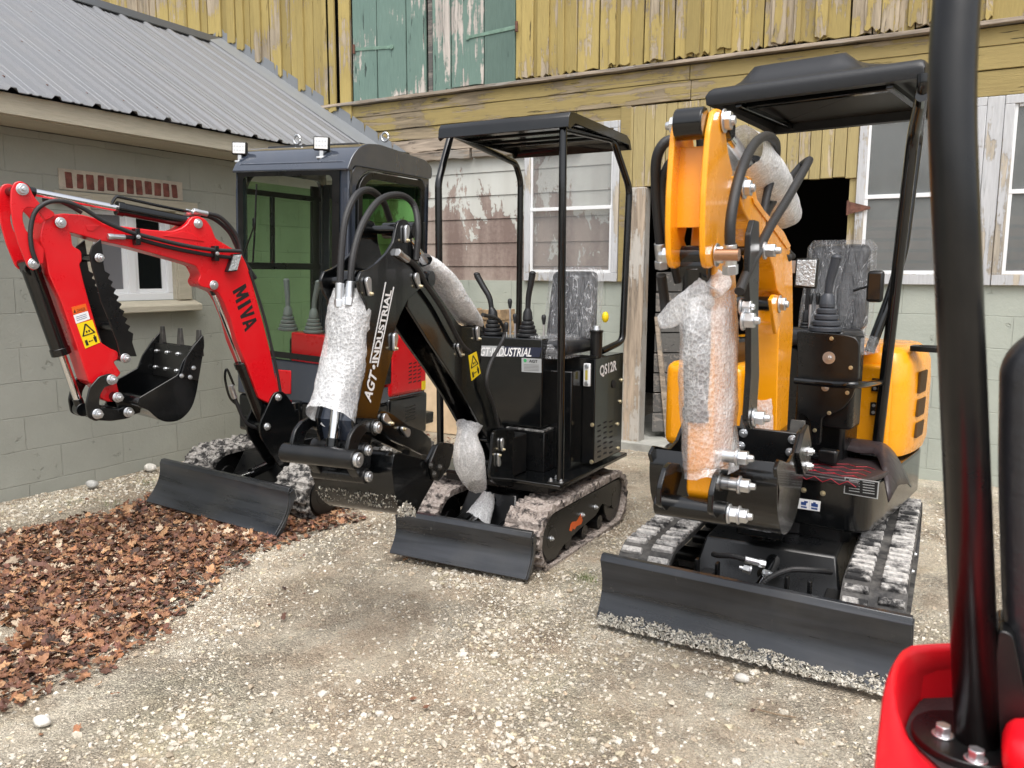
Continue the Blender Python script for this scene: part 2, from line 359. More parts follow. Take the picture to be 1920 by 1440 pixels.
def blockmat(name, c1, c2, axis):
    s = NT(name); n = s.noise(2.2, 5, .6); f = s.noise(45, 4, .65); pit = s.noise(9, 6, .7)
    sp = s.n('SeparateXYZ'); s.l(s.tc.outputs['Object'], sp.inputs[0]); cb = s.n('CombineXYZ')
    nz = s.n('TexNoise'); nz.inputs['Scale'].default_value = 3; s.l(s.tc.outputs['Object'], nz.inputs['Vector'])
    zz = s.math('MULTIPLY_ADD', nz.outputs[0], .02); s.l(sp.outputs[2], s.t.nodes[-1].inputs[2])
    s.l(sp.outputs[0 if axis == 'x' else 1], cb.inputs[0]); s.l(s.math('ADD', zz, .125), cb.inputs[1])
    br = s.n('TexBrick'); br.offset = .5; br.inputs['Scale'].default_value = 1; br.inputs['Brick Width'].default_value = .44; br.inputs['Row Height'].default_value = .213
    br.inputs['Mortar Size'].default_value = .004; br.inputs['Mortar Smooth'].default_value = .6; s.l(cb.outputs[0], br.inputs['Vector'])
    mor = br.outputs['Fac']; mor = s.math('MULTIPLY', mor, s.ramp(s.noise(2.6, 4, .6), [(.35, .15), (.62, 1)]))
    c = s.mix(s.ramp(n, [(.3, 0), (.7, 1)]), c1, c2); c = s.mix(s.math('MULTIPLY', mor, .06), c, tuple(q * .5 for q in c1))
    s.set(col=c, rough=.72); h = s.math('ADD', s.math('MULTIPLY', f, .25), s.math('MULTIPLY', s.ramp(pit, [(.3, 0), (.38, 1)]), .5)); h = s.math('SUBTRACT', h, s.math('MULTIPLY', mor, .5))
    s.bump(h, 1, .010); return s.m
BLK1 = blockmat('sage_green_block_wall', (.29, .30, .262), (.35, .36, .32), 'y')
BLK2 = blockmat('pale_green_block_wall', (.33, .36, .315), (.41, .44, .385), 'x')
BRICK = simple('red_brick', (.19, .065, .05), .85, bump=.8, bsc=60, var=.4)
MORT = simple('lime_mortar', (.50, .44, .36), .9, bump=.8, bsc=40, var=.15)
ROOFM = paint('galvanised_roof_sheet', (.185, .19, .20), .42, .35, (.22, .21, .20), metal=.25, dsc=4)
FLASH = paint('grey_flashing', (.22, .235, .25), .5, .2, (.3, .3, .3), metal=.2)
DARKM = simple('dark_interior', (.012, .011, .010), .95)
RUSTM = simple('rusty_iron', (.14, .06, .04), .8, bump=.5, bsc=80, var=.4)
VINYL = simple('white_vinyl', (.78, .79, .80), .35)
CONC = simple('worn_concrete', (.36, .36, .33), .85, bump=.5, bsc=30, var=.2)
SCREEN = simple('insect_screen', (.16, .16, .17), .8)
DGL = glass('dark_window_glass', (.01, .012, .012), .04, .9)
PLY = simple('pale_plywood', (.62, .47, .31), .75, bump=.2, bsc=30, var=.12)
OSB = simple('rough_crate_wood', (.38, .26, .15), .85, bump=1, bsc=25, var=.5)
VINYLR = NT('brown_vinyl_mat')
VINYLR.set(col=VINYLR.mix(VINYLR.ramp(VINYLR.noise(5), [(.3, 0), (.7, 1)]), (.022, .017, .018), (.038, .028, .03)), rough=.38)
_v = VINYLR.map(14, 14, 14); _br = VINYLR.vor(1, 'DISTANCE_TO_EDGE', _v); VINYLR.bump(_br, .5, .01); VINYLR = VINYLR.m
REDTH = simple('red_thread', (.45, .01, .03), .6)
SEATV = simple('black_seat_vinyl', (.02, .021, .024), .35, bump=.2, bsc=60)
def blademat():
    s = NT('blade_grey_paint_reflections'); v = s.map(.5, 3, 7); n = s.noise(2.2, 6, .6, v, .2); sc_ = s.noise(14, 4, .8, s.map(1, 2, .35), 1.5); big = s.noise(2.5, 4, .6)
    c = s.mix(s.ramp(n, [(.35, 0), (.68, 1)]), (.010, .012, .015), (.038, .043, .052)); c = s.mix(s.ramp(sc_, [(.66, 0), (.70, .35)]), c, (.16, .16, .155)); c = s.mix(s.ramp(big, [(.5, 0), (.8, .25)]), c, (.13, .12, .10))  # pale stretched bands paint reflections into the colour; scratches and dirt on top
    s.set(col=c, rough=s.ramp(n, [(.3, .22), (.7, .42)]), coat=.3); s.bump(sc_, .08, .004); return s.m
BLADE = blademat()
MIRR2 = simple('dark_mirror', (.012, .012, .012), .12)
MIRR = simple('mirror_glass', (.2, .21, .2), .05, 1)
# ================================================================ ground
def gz_(x, y):
    v = Vector((x, y, 0)); return .018 * noise.noise(v * .9) + .008 * noise.noise(v * 3.1) + .004 * noise.noise(v * 9)
def groundmat():
    s = NT('limestone_gravel_ground'); big = s.noise(.8, 6, .62, None, .4); med = s.noise(3.2, 7, .7, None, .3); fine = s.noise(90, 6, .75); v1 = s.vor(85, out=1); vd = s.vor(85, 'DISTANCE_TO_EDGE'); v2 = s.vor(210, out=1); mid = s.noise(22, 5, .7)
    base = s.mix(s.ramp(big, [(.40, 0), (.60, 1)]), (.58, .495, .375), (.71, .645, .52)); base = s.mix(s.ramp(med, [(.47, 0), (.60, .75)]), base, (.50, .39, .28)); base = s.mix(s.ramp(med, [(.30, .6), (.42, 0)]), base, (.84, .79, .67))
    moss = s.ramp(s.noise(1.1, 5, .65), [(.54, 0), (.66, .4)]); base = s.mix(moss, base, (.60, .57, .38))
    stf = s.ramp(s.noise(1.9, 6, .7), [(.42, .15), (.6, 1)])       # how stony the surface is
    base = s.mix(s.math('MULTIPLY', stf, .75), base, s.mix(1, base, s.ramp(v1, [(.1, .5), (.9, 1.5)]), 'MULTIPLY')); base = s.mix(.7, base, s.mix(1, base, s.ramp(v2, [(.1, .55), (.9, 1.4)]), 'MULTIPLY'))
    base = s.mix(s.math('MULTIPLY', stf, s.ramp(vd, [(.0, .55), (.16, 0)])), base, (.20, .16, .12)); base = s.mix(s.ramp(mid, [(.32, .5), (.42, 0)]), base, (.28, .22, .16)); base = s.mix(s.ramp(fine, [(.34, .5), (.48, 0)]), base, (.30, .24, .18))
    s.set(col=base, rough=.92); h = s.math('ADD', s.math('MULTIPLY', s.ramp(vd, [(0, 0), (.3, 1)]), stf), s.math('MULTIPLY', v2, .4)); h = s.math('ADD', h, s.math('ADD', fine, s.math('MULTIPLY', mid, 1.5))); s.bump(h, 1, .016); return s.m
def grid_coords():
    xs = list(np.concatenate([np.linspace(-40, -9, 8), np.arange(-8.5, 3.01, .045), np.linspace(4, 40, 8)])); ys = list(np.concatenate([np.linspace(-40, -2, 8), np.arange(-1.5, 6.8, .045), np.linspace(8, 40, 8)])); return xs, ys
xs, ys = grid_coords(); m = MB(); nx, ny = len(xs), len(ys)
m.v = [(x, y, gz_(x, y) if -9 < x < 3.2 and -2 < y < 7 else 0) for y in ys for x in xs]
m.f = [(j * nx + i, j * nx + i + 1, (j + 1) * nx + i + 1, (j + 1) * nx + i) for j in range(ny - 1) for i in range(nx - 1)]
tag(m.build('ground', groundmat(), sharp=180), kind='structure')
def fastmesh(name, V, F, col, mat, label, cat=None):
    me = bpy.data.meshes.new(name); nv = len(V); nf = len(F); me.vertices.add(nv); me.vertices.foreach_set('co', V.astype(np.float32).ravel())
    k = F.shape[1]; me.loops.add(nf * k); me.loops.foreach_set('vertex_index', F.astype(np.int32).ravel()); me.polygons.add(nf); me.polygons.foreach_set('loop_start', np.arange(0, nf * k, k, dtype=np.int32)); me.update(calc_edges=True)
    a = me.attributes.new('tone', 'FLOAT_COLOR', 'POINT'); a.data.foreach_set('color', col.astype(np.float32).ravel()); me.materials.append(mat); me.validate(); me.shade_flat()
    o = bpy.data.objects.new(name, me); COL.objects.link(o); PM[o] = Matrix.Identity(4); return tag(o, label, cat, kind='stuff')
def attrmat(name, rough, bsc=90, bst=.5):
    s = NT(name); a = s.n('Attribute', attribute_name='tone'); n = s.noise(bsc, 4, .6); s.set(col=s.mix(1, a.outputs[0], s.ramp(n, [(.3, .65), (.7, 1.2)]), 'MULTIPLY'), rough=rough); s.bump(n, bst, .004); return s.m
rng = np.random.default_rng(3)
ico = bmesh.new(); bmesh.ops.create_icosphere(ico, subdivisions=1, radius=1); ico.verts.ensure_lookup_table()
IV = np.array([v.co[:] for v in ico.verts]); IF = np.array([[v.index for v in f.verts] for f in ico.faces]); ico.free()
def stones(N, xr, yr, s0, s1, pw, seed, keep=None):
    r = np.random.default_rng(seed); P = np.stack([r.uniform(*xr, N), r.uniform(*yr, N)], 1)
    if keep: P = P[[i for i in range(N) if keep(P[i, 0], P[i, 1], r)]]
    n = len(P); sz = s0 + (s1 - s0) * r.random(n) ** pw; V = IV[None] * (1 + r.uniform(-.38, .3, (n, 12, 1))); V = V * (sz[:, None] * np.stack([r.uniform(.7, 1.3, n), r.uniform(.7, 1.2, n), r.uniform(.4, .8, n)], 1))[:, None]
    a = r.uniform(0, 6.28, n); c, s_ = np.cos(a), np.sin(a); x = V[..., 0] * c[:, None] - V[..., 1] * s_[:, None]; y = V[..., 0] * s_[:, None] + V[..., 1] * c[:, None]
    z0 = np.array([gz_(p[0], p[1]) for p in P]); V = np.stack([x + P[:, 0:1], y + P[:, 1:2], V[..., 2] + z0[:, None] + sz[:, None] * .22], 2)
    F = (IF[None] + 12 * np.arange(n)[:, None, None]).reshape(-1, 3); b = r.choice(4, n, p=[.52, .18, .18, .12]); pal = np.array([[.56, .51, .42], [.64, .605, .53], [.42, .35, .26], [.52, .46, .33]]); C = pal[b] * r.uniform(.75, 1.2, (n, 1))
    C = np.repeat(np.concatenate([C, np.ones((n, 1))], 1), 12, 0); return V.reshape(-1, 3), F, C
def inview(x, y, r):
    d = math.hypot(x + .6, y - 1.2); v = Vector((x, y, 0))
    return y < 6.15 and x > -5.05 and r.random() < (.10 + 1.6 * max(0, noise.noise(v * 1.1) + .22) + .8 * max(0, noise.noise(v * 3.5))) * min(1, 2.2 / max(d, .5)) and not (x > -.05 and y < 1.5)
SA = stones(140000, (-5.1, .9), (.9, 6.2), .002, .009, 1.8, 1, inview); SB = stones(8000, (-5.1, .9), (.9, 6.2), .006, .017, 4, 2, inview)
off = len(SA[0]); fastmesh('gravel', np.concatenate([SA[0], SB[0]]), np.concatenate([SA[1], SB[1] + off]), np.concatenate([SA[2], SB[2]]), attrmat('gravel_stones', .88), 'loose pale limestone gravel scattered over the yard')
# extra pebble strip along the small building
SC = stones(1900, (-5.08, -4.55), (2.0, 4.8), .005, .016, 2.5, 5); fastmesh('gravel_strip', *SC, attrmat('pale_pebbles', .85), 'pale pebbles along the foot of the green side wall')
SD = [stones(n_, (cx_ - .5, cx_ + .5), (cy_ - .3, cy_ + .3), .005, .017, 2.5, 30 + n_, lambda x, y, r, c=(cx_, cy_), w_=w_: r.random() < math.exp(-((x - c[0]) ** 2 + (y - c[1]) ** 2) / w_)) for cx_, cy_, n_, w_ in [(lambda q: (q.x, q.y, c_, d_))(W.px(a_, b_, Z=0)) for a_, b_, c_, d_ in ((330, 1385, 900, .02), (480, 1330, 700, .012), (860, 1090, 1500, .02), (1010, 1120, 600, .01), (1370, 1265, 600, .01), (1150, 1225, 700, .012), (1230, 1330, 700, .012), (600, 1060, 300, .01), (910, 1200, 900, .02), (950, 1400, 900, .02), (1180, 1410, 500, .01))]]
oo = np.cumsum([0] + [len(q[0]) for q in SD[:-1]]); fastmesh('gravel_clusters', np.concatenate([q[0] for q in SD]), np.concatenate([q[1] + o_ for q, o_ in zip(SD, oo)]), np.concatenate([q[2] for q in SD]), attrmat('cluster_stones', .85), 'clusters of coarser pale stones in the gravel')
# larger countable stones
for i, (px_, py_, s_, lb) in enumerate([(400, 912, .045, 'smooth grey stone against the foot of the green side wall'), (676 / 2.4, 840 + 97 / 2.4, .05, 'pale stone at the top left corner of the red digger blade'),
        (190 / 2.4, 840 + 1240 / 2.4, .03, 'round pale stone in the gravel at the bottom left'), (1500, 1266, .026, 'whitish upright stone in front of the widest blade'), (1340, 1090, .03, None)]):
    if lb is None: continue
    if i == 0: px_, py_ = 415 / 2.4, 840 + 172 / 2.4
    if i == 3: px_, py_ = 700 + 1895 / 2.743, 1000 + 755 / 2.743
    p = W.px(px_, py_, Z=.01); m = MB(); r = random.Random(i)
    bm = bmesh.new(); bmesh.ops.create_icosphere(bm, subdivisions=2, radius=1)
    for v in bm.verts: v.co *= (1 + .22 * noise.noise(v.co * 1.3 + Vector((i * 5, 0, 0))))
    m.v = [(p.x + v.co.x * s_, p.y + v.co.y * s_ * .75, .01 + (v.co.z + .5) * s_ * .6) for v in bm.verts]; m.f = [tuple(v.index for v in f.verts) for f in bm.faces]; bm.free()
    tag(m.build('stone', simple('stone_%d' % i, (.42, .42, .40) if i == 0 else (.6, .58, .53), .8, bump=.6, bsc=50, var=.2), sharp=180), lb, 'stone', 'larger stones lying on the gravel')
# ---- leaves
LP = [W.px(*p, Z=0) for p in [(-330, 1080), (0, 1005), (190, 965), (290, 925), (420, 880), (640, 935), (690, 975), (560, 1012), (500, 1035), (430, 1075), (370, 1130), (330, 1180), (230, 1235), (120, 1290), (50, 1345), (-330, 1440)]]
def inpoly(x, y, P=None):
    P = P or LP; c = False; j = len(P) - 1
    for i in range(len(P)):
        if (P[i].y > y) != (P[j].y > y) and x < (P[j].x - P[i].x) * (y - P[i].y) / (P[j].y - P[i].y) + P[i].x: c = not c
        j = i
    return c
def leaves(N, seed, pts, zs=.02):
    r = np.random.default_rng(seed); LV = []; LF = []; LC = []; pal = np.array([[.17, .075, .04], [.25, .12, .06], [.11, .05, .032], [.36, .20, .10], [.06, .034, .025], [.45, .35, .25], [.15, .065, .045], [.28, .12, .055]])
    prof = [(0, -.9), (.25, -.45), (.75, -.55), (.62, -.1), (1.0, .2), (.5, .3), (.42, .72), (0, 1.0)]; out = [(x, y) for x, y in prof] + [(-x, y) for x, y in prof[-2:0:-1]]
    for (x, y, k) in pts:
        s = r.uniform(.009, .026) * k * (1.25 if r.random() < .12 else 1); a = r.uniform(0, 6.28); c, sn = math.cos(a), math.sin(a); tx, ty = r.normal(0, .35, 2); cu = r.uniform(-.2, .9); cv = r.uniform(-.3, .6); asp = r.uniform(.6, 1.0)
        z0 = gz_(x, y) + r.uniform(.002, .018) + abs(tx) * s * .6; o = len(LV); ph = r.uniform(0, 6.28)
        for (u, v) in [(0, 0)] + out:
            u *= asp; uu = u * (1 - .25 * cu * u * u); h = cu * u * u * .55 + cv * v * v * .4 + tx * u + ty * v + .1 * math.sin(5 * (u + v) + ph); LV.append((x + s * (uu * c - v * sn), y + s * (uu * sn + v * c), max(z0 + s * h, gz_(x, y) + .001)))
        n = len(out); LF += [(o, o + 1 + j, o + 1 + (j + 1) % n) for j in range(n)]; col = pal[r.choice(8, p=[.2, .17, .15, .13, .1, .1, .1, .05])] * r.uniform(.7, 1.35); LC += [list(col) + [1]] * (n + 1)
    return np.array(LV), np.array(LF), np.array(LC)
def edged(x, y):
    m_ = 9
    for i in range(2, len(LP) - 1):
        a, b = LP[i], LP[i + 1]; ab = b - a; t = max(0, min(1, ((x - a.x) * ab.x + (y - a.y) * ab.y) / ab.length_squared)); m_ = min(m_, math.hypot(a.x + ab.x * t - x, a.y + ab.y * t - y))
    return m_
pts = []; xs_ = [p.x for p in LP]; ys_ = [p.y for p in LP]
while len(pts) < 21000:
    x, y = rng.uniform(min(xs_), max(xs_)), rng.uniform(min(ys_), max(ys_))
    x += 0; nz = noise.noise(Vector((x * 2.2, y * 2.2, 3)))
    if x > -5.02 and inpoly(x + .12 * nz, y + .2 * noise.noise(Vector((x * 5, y * 5, 9)))) and nz > -.42 + .0 and rng.random() < min(1, .12 + edged(x, y) * 4.5): pts.append((x, y, rng.uniform(.7, 1.15)))
for i in range(900):
    x, y = rng.uniform(-4.9, 0.2), rng.uniform(1.3, 5.9); d = min(math.hypot(x - p.x, y - p.y) for p in LP)
    if rng.random() < math.exp(-d * 3.0) + .008: pts.append((x, y, .7))
for p, k in (((1411, 1335), .9), ((775, 1315), .7), ((1800, 1115), 1.1), ((832, 1102), .8), ((760, 1052), 1.0), ((1060, 1310), .6)): q = W.px(*p, Z=0); pts.append((q.x, q.y, k))
for i in range(420):   # under and behind the middle machines
    x, y = rng.uniform(-4.7, -2.3), rng.uniform(4.3, 6.1); pts.append((x, y, .8))
fastmesh('fallen_leaves', *leaves(0, 4, pts), attrmat('dry_brown_leaves', .7, 60, .4), 'drift of dry brown maple leaves on the gravel at the left')
# grass tufts
GR = simple('grass_green', (.12, .17, .04), .7, var=.3)
m = MB(); r = random.Random(2)
for (px_, py_, n, sp) in ((285, 905, 60, .07), (205, 945, 45, .09), (140, 945, 24, .05), (700, 1010, 0, .05), (1098, 1088, 40, .03)):
    c = W.px(px_, py_, Z=0)
    for i in range(n):
        x, y = c.x + r.gauss(0, sp), c.y + r.gauss(0, sp * .6); h = r.uniform(.015, .045); dx, dy = r.gauss(0, .012), r.gauss(0, .012); z = gz_(x, y); m.add([(x - .0015, y, z), (x + .0015, y, z), (x + dx, y + dy, z + h)], [(0, 1, 2)])
tag(m.build('grass', GR, sharp=180), 'thin green grass sprouting by the foot of the side wall', kind='stuff')
for i, pp in enumerate([[(1210, 1030), (1235, 1040), (1260, 1035), (1280, 1012)], [(1420, 1330), (1460, 1340), (1492, 1345)], [(1545, 1228), (1560, 1250), (1600, 1262)]]):
    if i == 1: q = [W.px(*p, Z=.012) for p in pp]; tag(MB().tube(q, .0025, 5).build('twig', simple('twig_bark', (.22, .16, .10), .9)), 'thin brown twig lying on the gravel near the camera', 'twig')
# ================================================================ small building on the left
XS = -5.1; YB = 6.2
ob = thing('outbuilding', 'low sage green block outbuilding with ribbed metal roof on the left', 'building', Fr((XS, 3.5, 0)))
def hole_wall(m, y0, y1, z0, z1, hy0, hy1, hz0, hz1, xa, xb):
    m.box(xa, xb, y0, hy0, z0, z1); m.box(xa, xb, hy1, y1, z0, z1); m.box(xa, xb, hy0, hy1, z0, hz0); m.box(xa, xb, hy0, hy1, hz1, z1)
a = W.px(160, 385, X=XS); b = W.px(332, 550, X=XS); WY0, WY1, WZ0, WZ1 = a.y + .02, b.y, 1.20, 1.86
m = MB(); hole_wall(m, -3, YB, -.1, 2.25, WY0, WY1, WZ0, WZ1, XS - .2, XS); m.box(XS - 4.2, XS - .2, -3, -2.8, -.1, 2.25); m.box(XS - 4.2, XS - 4, -2.8, YB, -.1, 2.25); m.build('wall', BLK1, ob)
# window
wf = MB().box(XS - .09, XS - .03, WY0, WY1, WZ0, WZ0 + .05).box(XS - .09, XS - .03, WY0, WY1, WZ1 - .05, WZ1).box(XS - .09, XS - .03, WY0, WY0 + .045, WZ0 + .05, WZ1 - .05).box(XS - .09, XS - .03, WY1 - .045, WY1, WZ0 + .05, WZ1 - .05)
wf.box(XS - .082, XS - .04, (WY0 + WY1) / 2 - .03, (WY0 + WY1) / 2 + .03, WZ0 + .05, WZ1 - .05)
win = wf.build('window', VINYL, ob, bevel=.004); ym = (WY0 + WY1) / 2
for (ya, yb) in ((WY0 + .045, ym - .03), (ym + .03, WY1 - .045)):
    MB().box(XS - .075, XS - .055, ya, ya + .03, WZ0 + .05, WZ1 - .05).box(XS - .075, XS - .055, yb - .03, yb, WZ0 + .05, WZ1 - .05).box(XS - .075, XS - .055, ya + .03, yb - .03, WZ0 + .05, WZ0 + .08).box(XS - .075, XS - .055, ya + .03, yb - .03, WZ1 - .08, WZ1 - .05).build('sash', VINYL, win, bevel=.003)
    MB().box(XS - .072, XS - .066, ya + .03, yb - .03, WZ0 + .08, WZ1 - .08).build('pane', SCREEN if ya < ym else DGL, win)
MB().box(XS - .25, XS - .2, WY0 - .1, WY1 + .1, WZ0 - .1, WZ1 + .1).build('dark_room', DARKM, ob)
c0 = W.px(100, 355, X=XS + .02); c1 = W.px(368, 382, X=XS + .02)
MB().box(XS, XS + .035, c0.y, c1.y, 1.83, 1.905).build('lintel_board', CREAM, ob, bevel=.004)
MB().box(XS, XS + .03, WY0 - .09, WY0, WZ0 - .0, 1.83).box(XS, XS + .03, WY1, WY1 + .11, WZ0, 1.83).box(XS - .03, XS + .012, WY1 - .012, WY1 + .03, WZ0, 1.828).build('window_trim', CREAM, ob, bevel=.004)
s0 = W.px(130, 555, X=XS + .08); s1 = W.px(378, 570, X=XS + .08)
MB().hexa([(XS, s0.y - .1, 1.12), (XS + .09, s0.y - .1, 1.12), (XS + .09, s1.y, 1.12), (XS, s1.y, 1.12)], [(XS, s0.y - .1, 1.20), (XS + .09, s0.y - .1, 1.165), (XS + .09, s1.y, 1.165), (XS, s1.y, 1.20)]).build('window_sill', CREAM, ob, bevel=.005)
b0 = W.px(108, 316, X=XS).y; b1 = W.px(340, 344, X=XS).y
mm = MB().box(XS, XS + .008, b0, b1, 1.915, 2.045); mm.build('brick_mortar', MORT, ob); m = MB(); n = 12; r = random.Random(4)
for i in range(n):
    y = b0 + .03 + (b1 - b0 - .06) * (i + .5) / n; wd = r.uniform(.022, .028); z0, z1 = 1.925 + r.uniform(0, .012), 2.032 - r.uniform(0, .012); k = r.uniform(-.006, .006)
    m.hexa([(XS, y - wd, z0), (XS + .013, y - wd, z0), (XS + .013, y + wd, z0), (XS, y + wd, z0)], [(XS, y - wd + k, z1), (XS + .013, y - wd + k, z1), (XS + .013, y + wd + k, z1), (XS, y + wd + k, z1)])
m.build('brick_soldier_course', BRICK, ob, bevel=.006)
XE = -4.72; ZE = 2.395; SL = .596; XR = -6.95
MB().box(XS, XE - .045, -3.2, YB, 2.255, 2.275).build('soffit', CREAM, ob); MB().box(XE - .045, XE - .02, -3.2, YB, 2.262, 2.378).build('fascia', CREAM, ob, bevel=.003)
def zr(x): return ZE + SL * (XE - x)
m = MB(); prof = []; y = -3.2 + .05; ribs = [2.689 + .2478 * k for k in range(-24, 16)]
yy = [-3.2]
for rb in ribs:
    if rb < -3.1 or rb > YB - .05: continue
    for d, h in ((-.030, 0), (-.016, .019), (.016, .019), (.030, 0), (.085, 0), (.092, .004), (.104, .004), (.111, 0), (.137, 0), (.144, .004), (.156, .004), (.163, 0)):
        if rb + d < YB: prof.append((rb + d, h))
prof = [(-3.2, 0)] + prof + [(YB, 0)]
v = []; n = len(prof)
for (x, ex) in ((XE + .02, 0), (XR, 0)):
    for (y, h) in prof: v.append((x + h * .5, y, zr(x) + h))
for (x, ex) in ((XE + .02, 0), (XR, 0)):
    for (y, h) in prof: v.append((x + h * .5, y, zr(x) + h - .004))
f = []
for i in range(n - 1): f += [(i, i + 1, n + i + 1, n + i), (2 * n + i + 1, 2 * n + i, 3 * n + i, 3 * n + i + 1), (i, 2 * n + i, 2 * n + i + 1, i + 1)]
m.add(v, f); rf = m.build('roof', ROOFM, ob, sharp=20)
m = MB().hexa([(XR, -3.2, zr(XR) - .03), (XR, YB, zr(XR) - .03), (XR - 2.4, YB, zr(XR) - 1.46), (XR - 2.4, -3.2, zr(XR) - 1.46)], [(XR, -3.2, zr(XR) - .005), (XR, YB, zr(XR) - .005), (XR - 2.4, YB, zr(XR) - 1.43), (XR - 2.4, -3.2, zr(XR) - 1.43)]); m.build('rear_roof_slope', ROOFM, ob)
MB().hexa([(XR + .12, -3.2, zr(XR + .12) + .022), (XR + .12, YB - .02, zr(XR + .12) + .022), (XR, YB - .02, zr(XR) + .03), (XR, -3.2, zr(XR) + .03)], [(XR + .12, -3.2, zr(XR + .12) + .03), (XR + .12, YB - .02, zr(XR + .12) + .03), (XR, YB - .02, zr(XR) + .06), (XR, -3.2, zr(XR) + .06)]).build('ridge_cap', simple('ridge_cap_dark_metal', (.07, .075, .08), .5, .3), rf)
m = MB()   # screws
for k, rb in enumerate(ribs):
    if 1.6 < rb < 6.1:
        for q in (.15, .8, 1.5, 2.15):
            x = XE - q; z = zr(x) + .0; m.cyl((x, rb + .05, z), (x + .003, rb + .05, z + .008), .008, n=6)
m.build('roof_screws', RUSTM, rf)
MB().hexa([(XE + .05, YB - .06, zr(XE + .05) + .03), (XE + .05, YB - .32, zr(XE + .05) + .022), (XR, YB - .30, zr(XR) + .03), (XR, YB - .06, zr(XR) + .03)], [(XE + .05, YB - .06, zr(XE + .05) + .06), (XE + .05, YB - .32, zr(XE + .05) + .026), (XR, YB - .30, zr(XR) + .034), (XR, YB - .06, zr(XR) + .06)]).build('valley_flashing', FLASH, rf)
zz = [(XR - .3, zr(XR) - .1), (XR - .3, zr(XR) + .0), (XR + .0, zr(XR) + .17), (XR + .05, zr(XR) + .1)]; x = XR + .12; r = random.Random(9)
while x < XE + .1: zz += [(x, zr(x) + .16), (x + .13, zr(x + .13) + .16), (x + .14, zr(x + .14) + .08)]; x += .16
zz += [(XE + .1, zr(XE + .1) + .02)]
MB().pry([(a, b) for a, b in zz] , YB - .065, YB - .06).build('step_flashing', FLASH, rf)
# ================================================================ barn
bn = thing('barn', 'old barn with peeling yellow boards over a pale green block wall', 'building', Fr((-2, YB, 0)))
ZS = 1.3416
def bx(px_, py_, Y=YB): return W.px(px_, py_, Y=Y)
xdl = bx(1212, 500).x; xdr = bx(1590, 400).x; ZD = 2.075
m = MB().box(-9.5, xdl - .09, YB, YB + .25, -.3, ZS).box(xdr + .06, 6, YB, YB + .25, -.3, ZS); m.build('block_wall', BLK2, bn)
m = MB(); YW_ = YB + .03   # sheet of siding left of the door, horizontal courses
zc = [ZS, 1.466, 1.67, 1.877, 2.078, 2.277, 2.48]
for i in range(len(zc) - 1):
    m.hexa([(-5.6, YW_ - .008, zc[i]), (-2.42, YW_ - .008, zc[i]), (-2.42, YW_ + .03, zc[i]), (-5.6, YW_ + .03, zc[i])], [(-5.6, YW_, zc[i + 1] - .003), (-2.42, YW_, zc[i + 1] - .003), (-2.42, YW_ + .03, zc[i + 1] - .003), (-5.6, YW_ + .03, zc[i + 1] - .003)])
m.build('siding', SIDING, bn)
MB().box(-9.5, 6, YB + .26, YB + .3, ZS, 5.2).box(-9.5, -2.45, YB + .08, YB + .1, ZS, 3).box(-9.5, 6, YB + 3, YB + 3.1, -.3, 5.2).box(-9.6, -9.5, YB, YB + 3, -.3, 5.2).box(6, 6.1, YB, YB + 3, -.3, 5.2).box(-9.6, 6.1, YB - .3, YB + 3.1, 5.2, 5.3).build('inner_walls', DARKM, bn) if 0 else None
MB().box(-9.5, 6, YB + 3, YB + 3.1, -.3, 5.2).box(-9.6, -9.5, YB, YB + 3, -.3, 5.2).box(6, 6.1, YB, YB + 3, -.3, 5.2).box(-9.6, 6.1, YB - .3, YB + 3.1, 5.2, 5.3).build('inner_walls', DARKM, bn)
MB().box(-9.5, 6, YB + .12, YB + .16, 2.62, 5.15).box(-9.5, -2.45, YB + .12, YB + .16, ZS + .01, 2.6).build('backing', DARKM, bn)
MB().box(xdl - .4, xdr + .4, YB - .12, YB + 2.9, -.2, .06).build('door_step', CONC, bn, bevel=.01)
# beam of wide horizontal boards
zl = 2.955
def wavy(x0, x1, z0, z1, y0, y1, m, r, n=24, a=.006):
    lo = [(x0 + (x1 - x0) * i / n, z0 + r.uniform(-a, a) * .6) for i in range(n + 1)]; hi = [(x0 + (x1 - x0) * i / n, z1 + r.uniform(-a, a) * .3) for i in range(n, -1, -1)]; m.pry(lo + hi, y0, y1)
r = random.Random(11); m = MB()
wavy(-5.8, -2.0, 2.845, 2.95, YB - .035, YB + .02, m, r, 30, .003); wavy(-1.995, .9, 2.84, 2.95, YB - .035, YB + .02, m, r, 20, .003)
wavy(-5.6, -1.99, 2.705, 2.842, YB - .03, YB + .02, m, r, 30, .005); wavy(-1.985, 3, 2.695, 2.837, YB - .03, YB + .02, m, r, 30, .004); wavy(.91, 3, 2.84, 2.95, YB - .035, YB + .02, m, r, 20, .003)
wavy(-2.93, -2.53, 2.52, 2.70, YB - .02, YB + .02, m, r, 6); wavy(-.78, 3, 2.535, 2.69, YB - .022, YB + .02, m, r, 20, .003); wavy(-5.5, -2.935, 2.60, 2.70, YB - .02, YB + .02, m, r, 12, .01)
m.build('beam_boards', YH, bn, bevel=.003)
m = MB(); wavy(-5.35, -3.0, 2.485, 2.595, YB - .03, YB + .05, m, r, 26, .014); wavy(-4.75, -3.95, 2.40, 2.478, YB - .045, YB + .04, m, r, 10, .012); wavy(-3.93, -2.9, 2.40, 2.478, YB - .03, YB + .04, m, r, 14, .008); m.build('rotten_boards', GREYW, bn, bevel=.004)
m = MB(); wavy(-5.75, 3, 2.957, 2.985, YB - .085, YB + .02, m, r, 60, .005); m.build('ledge', GREYW, bn, bevel=.004)
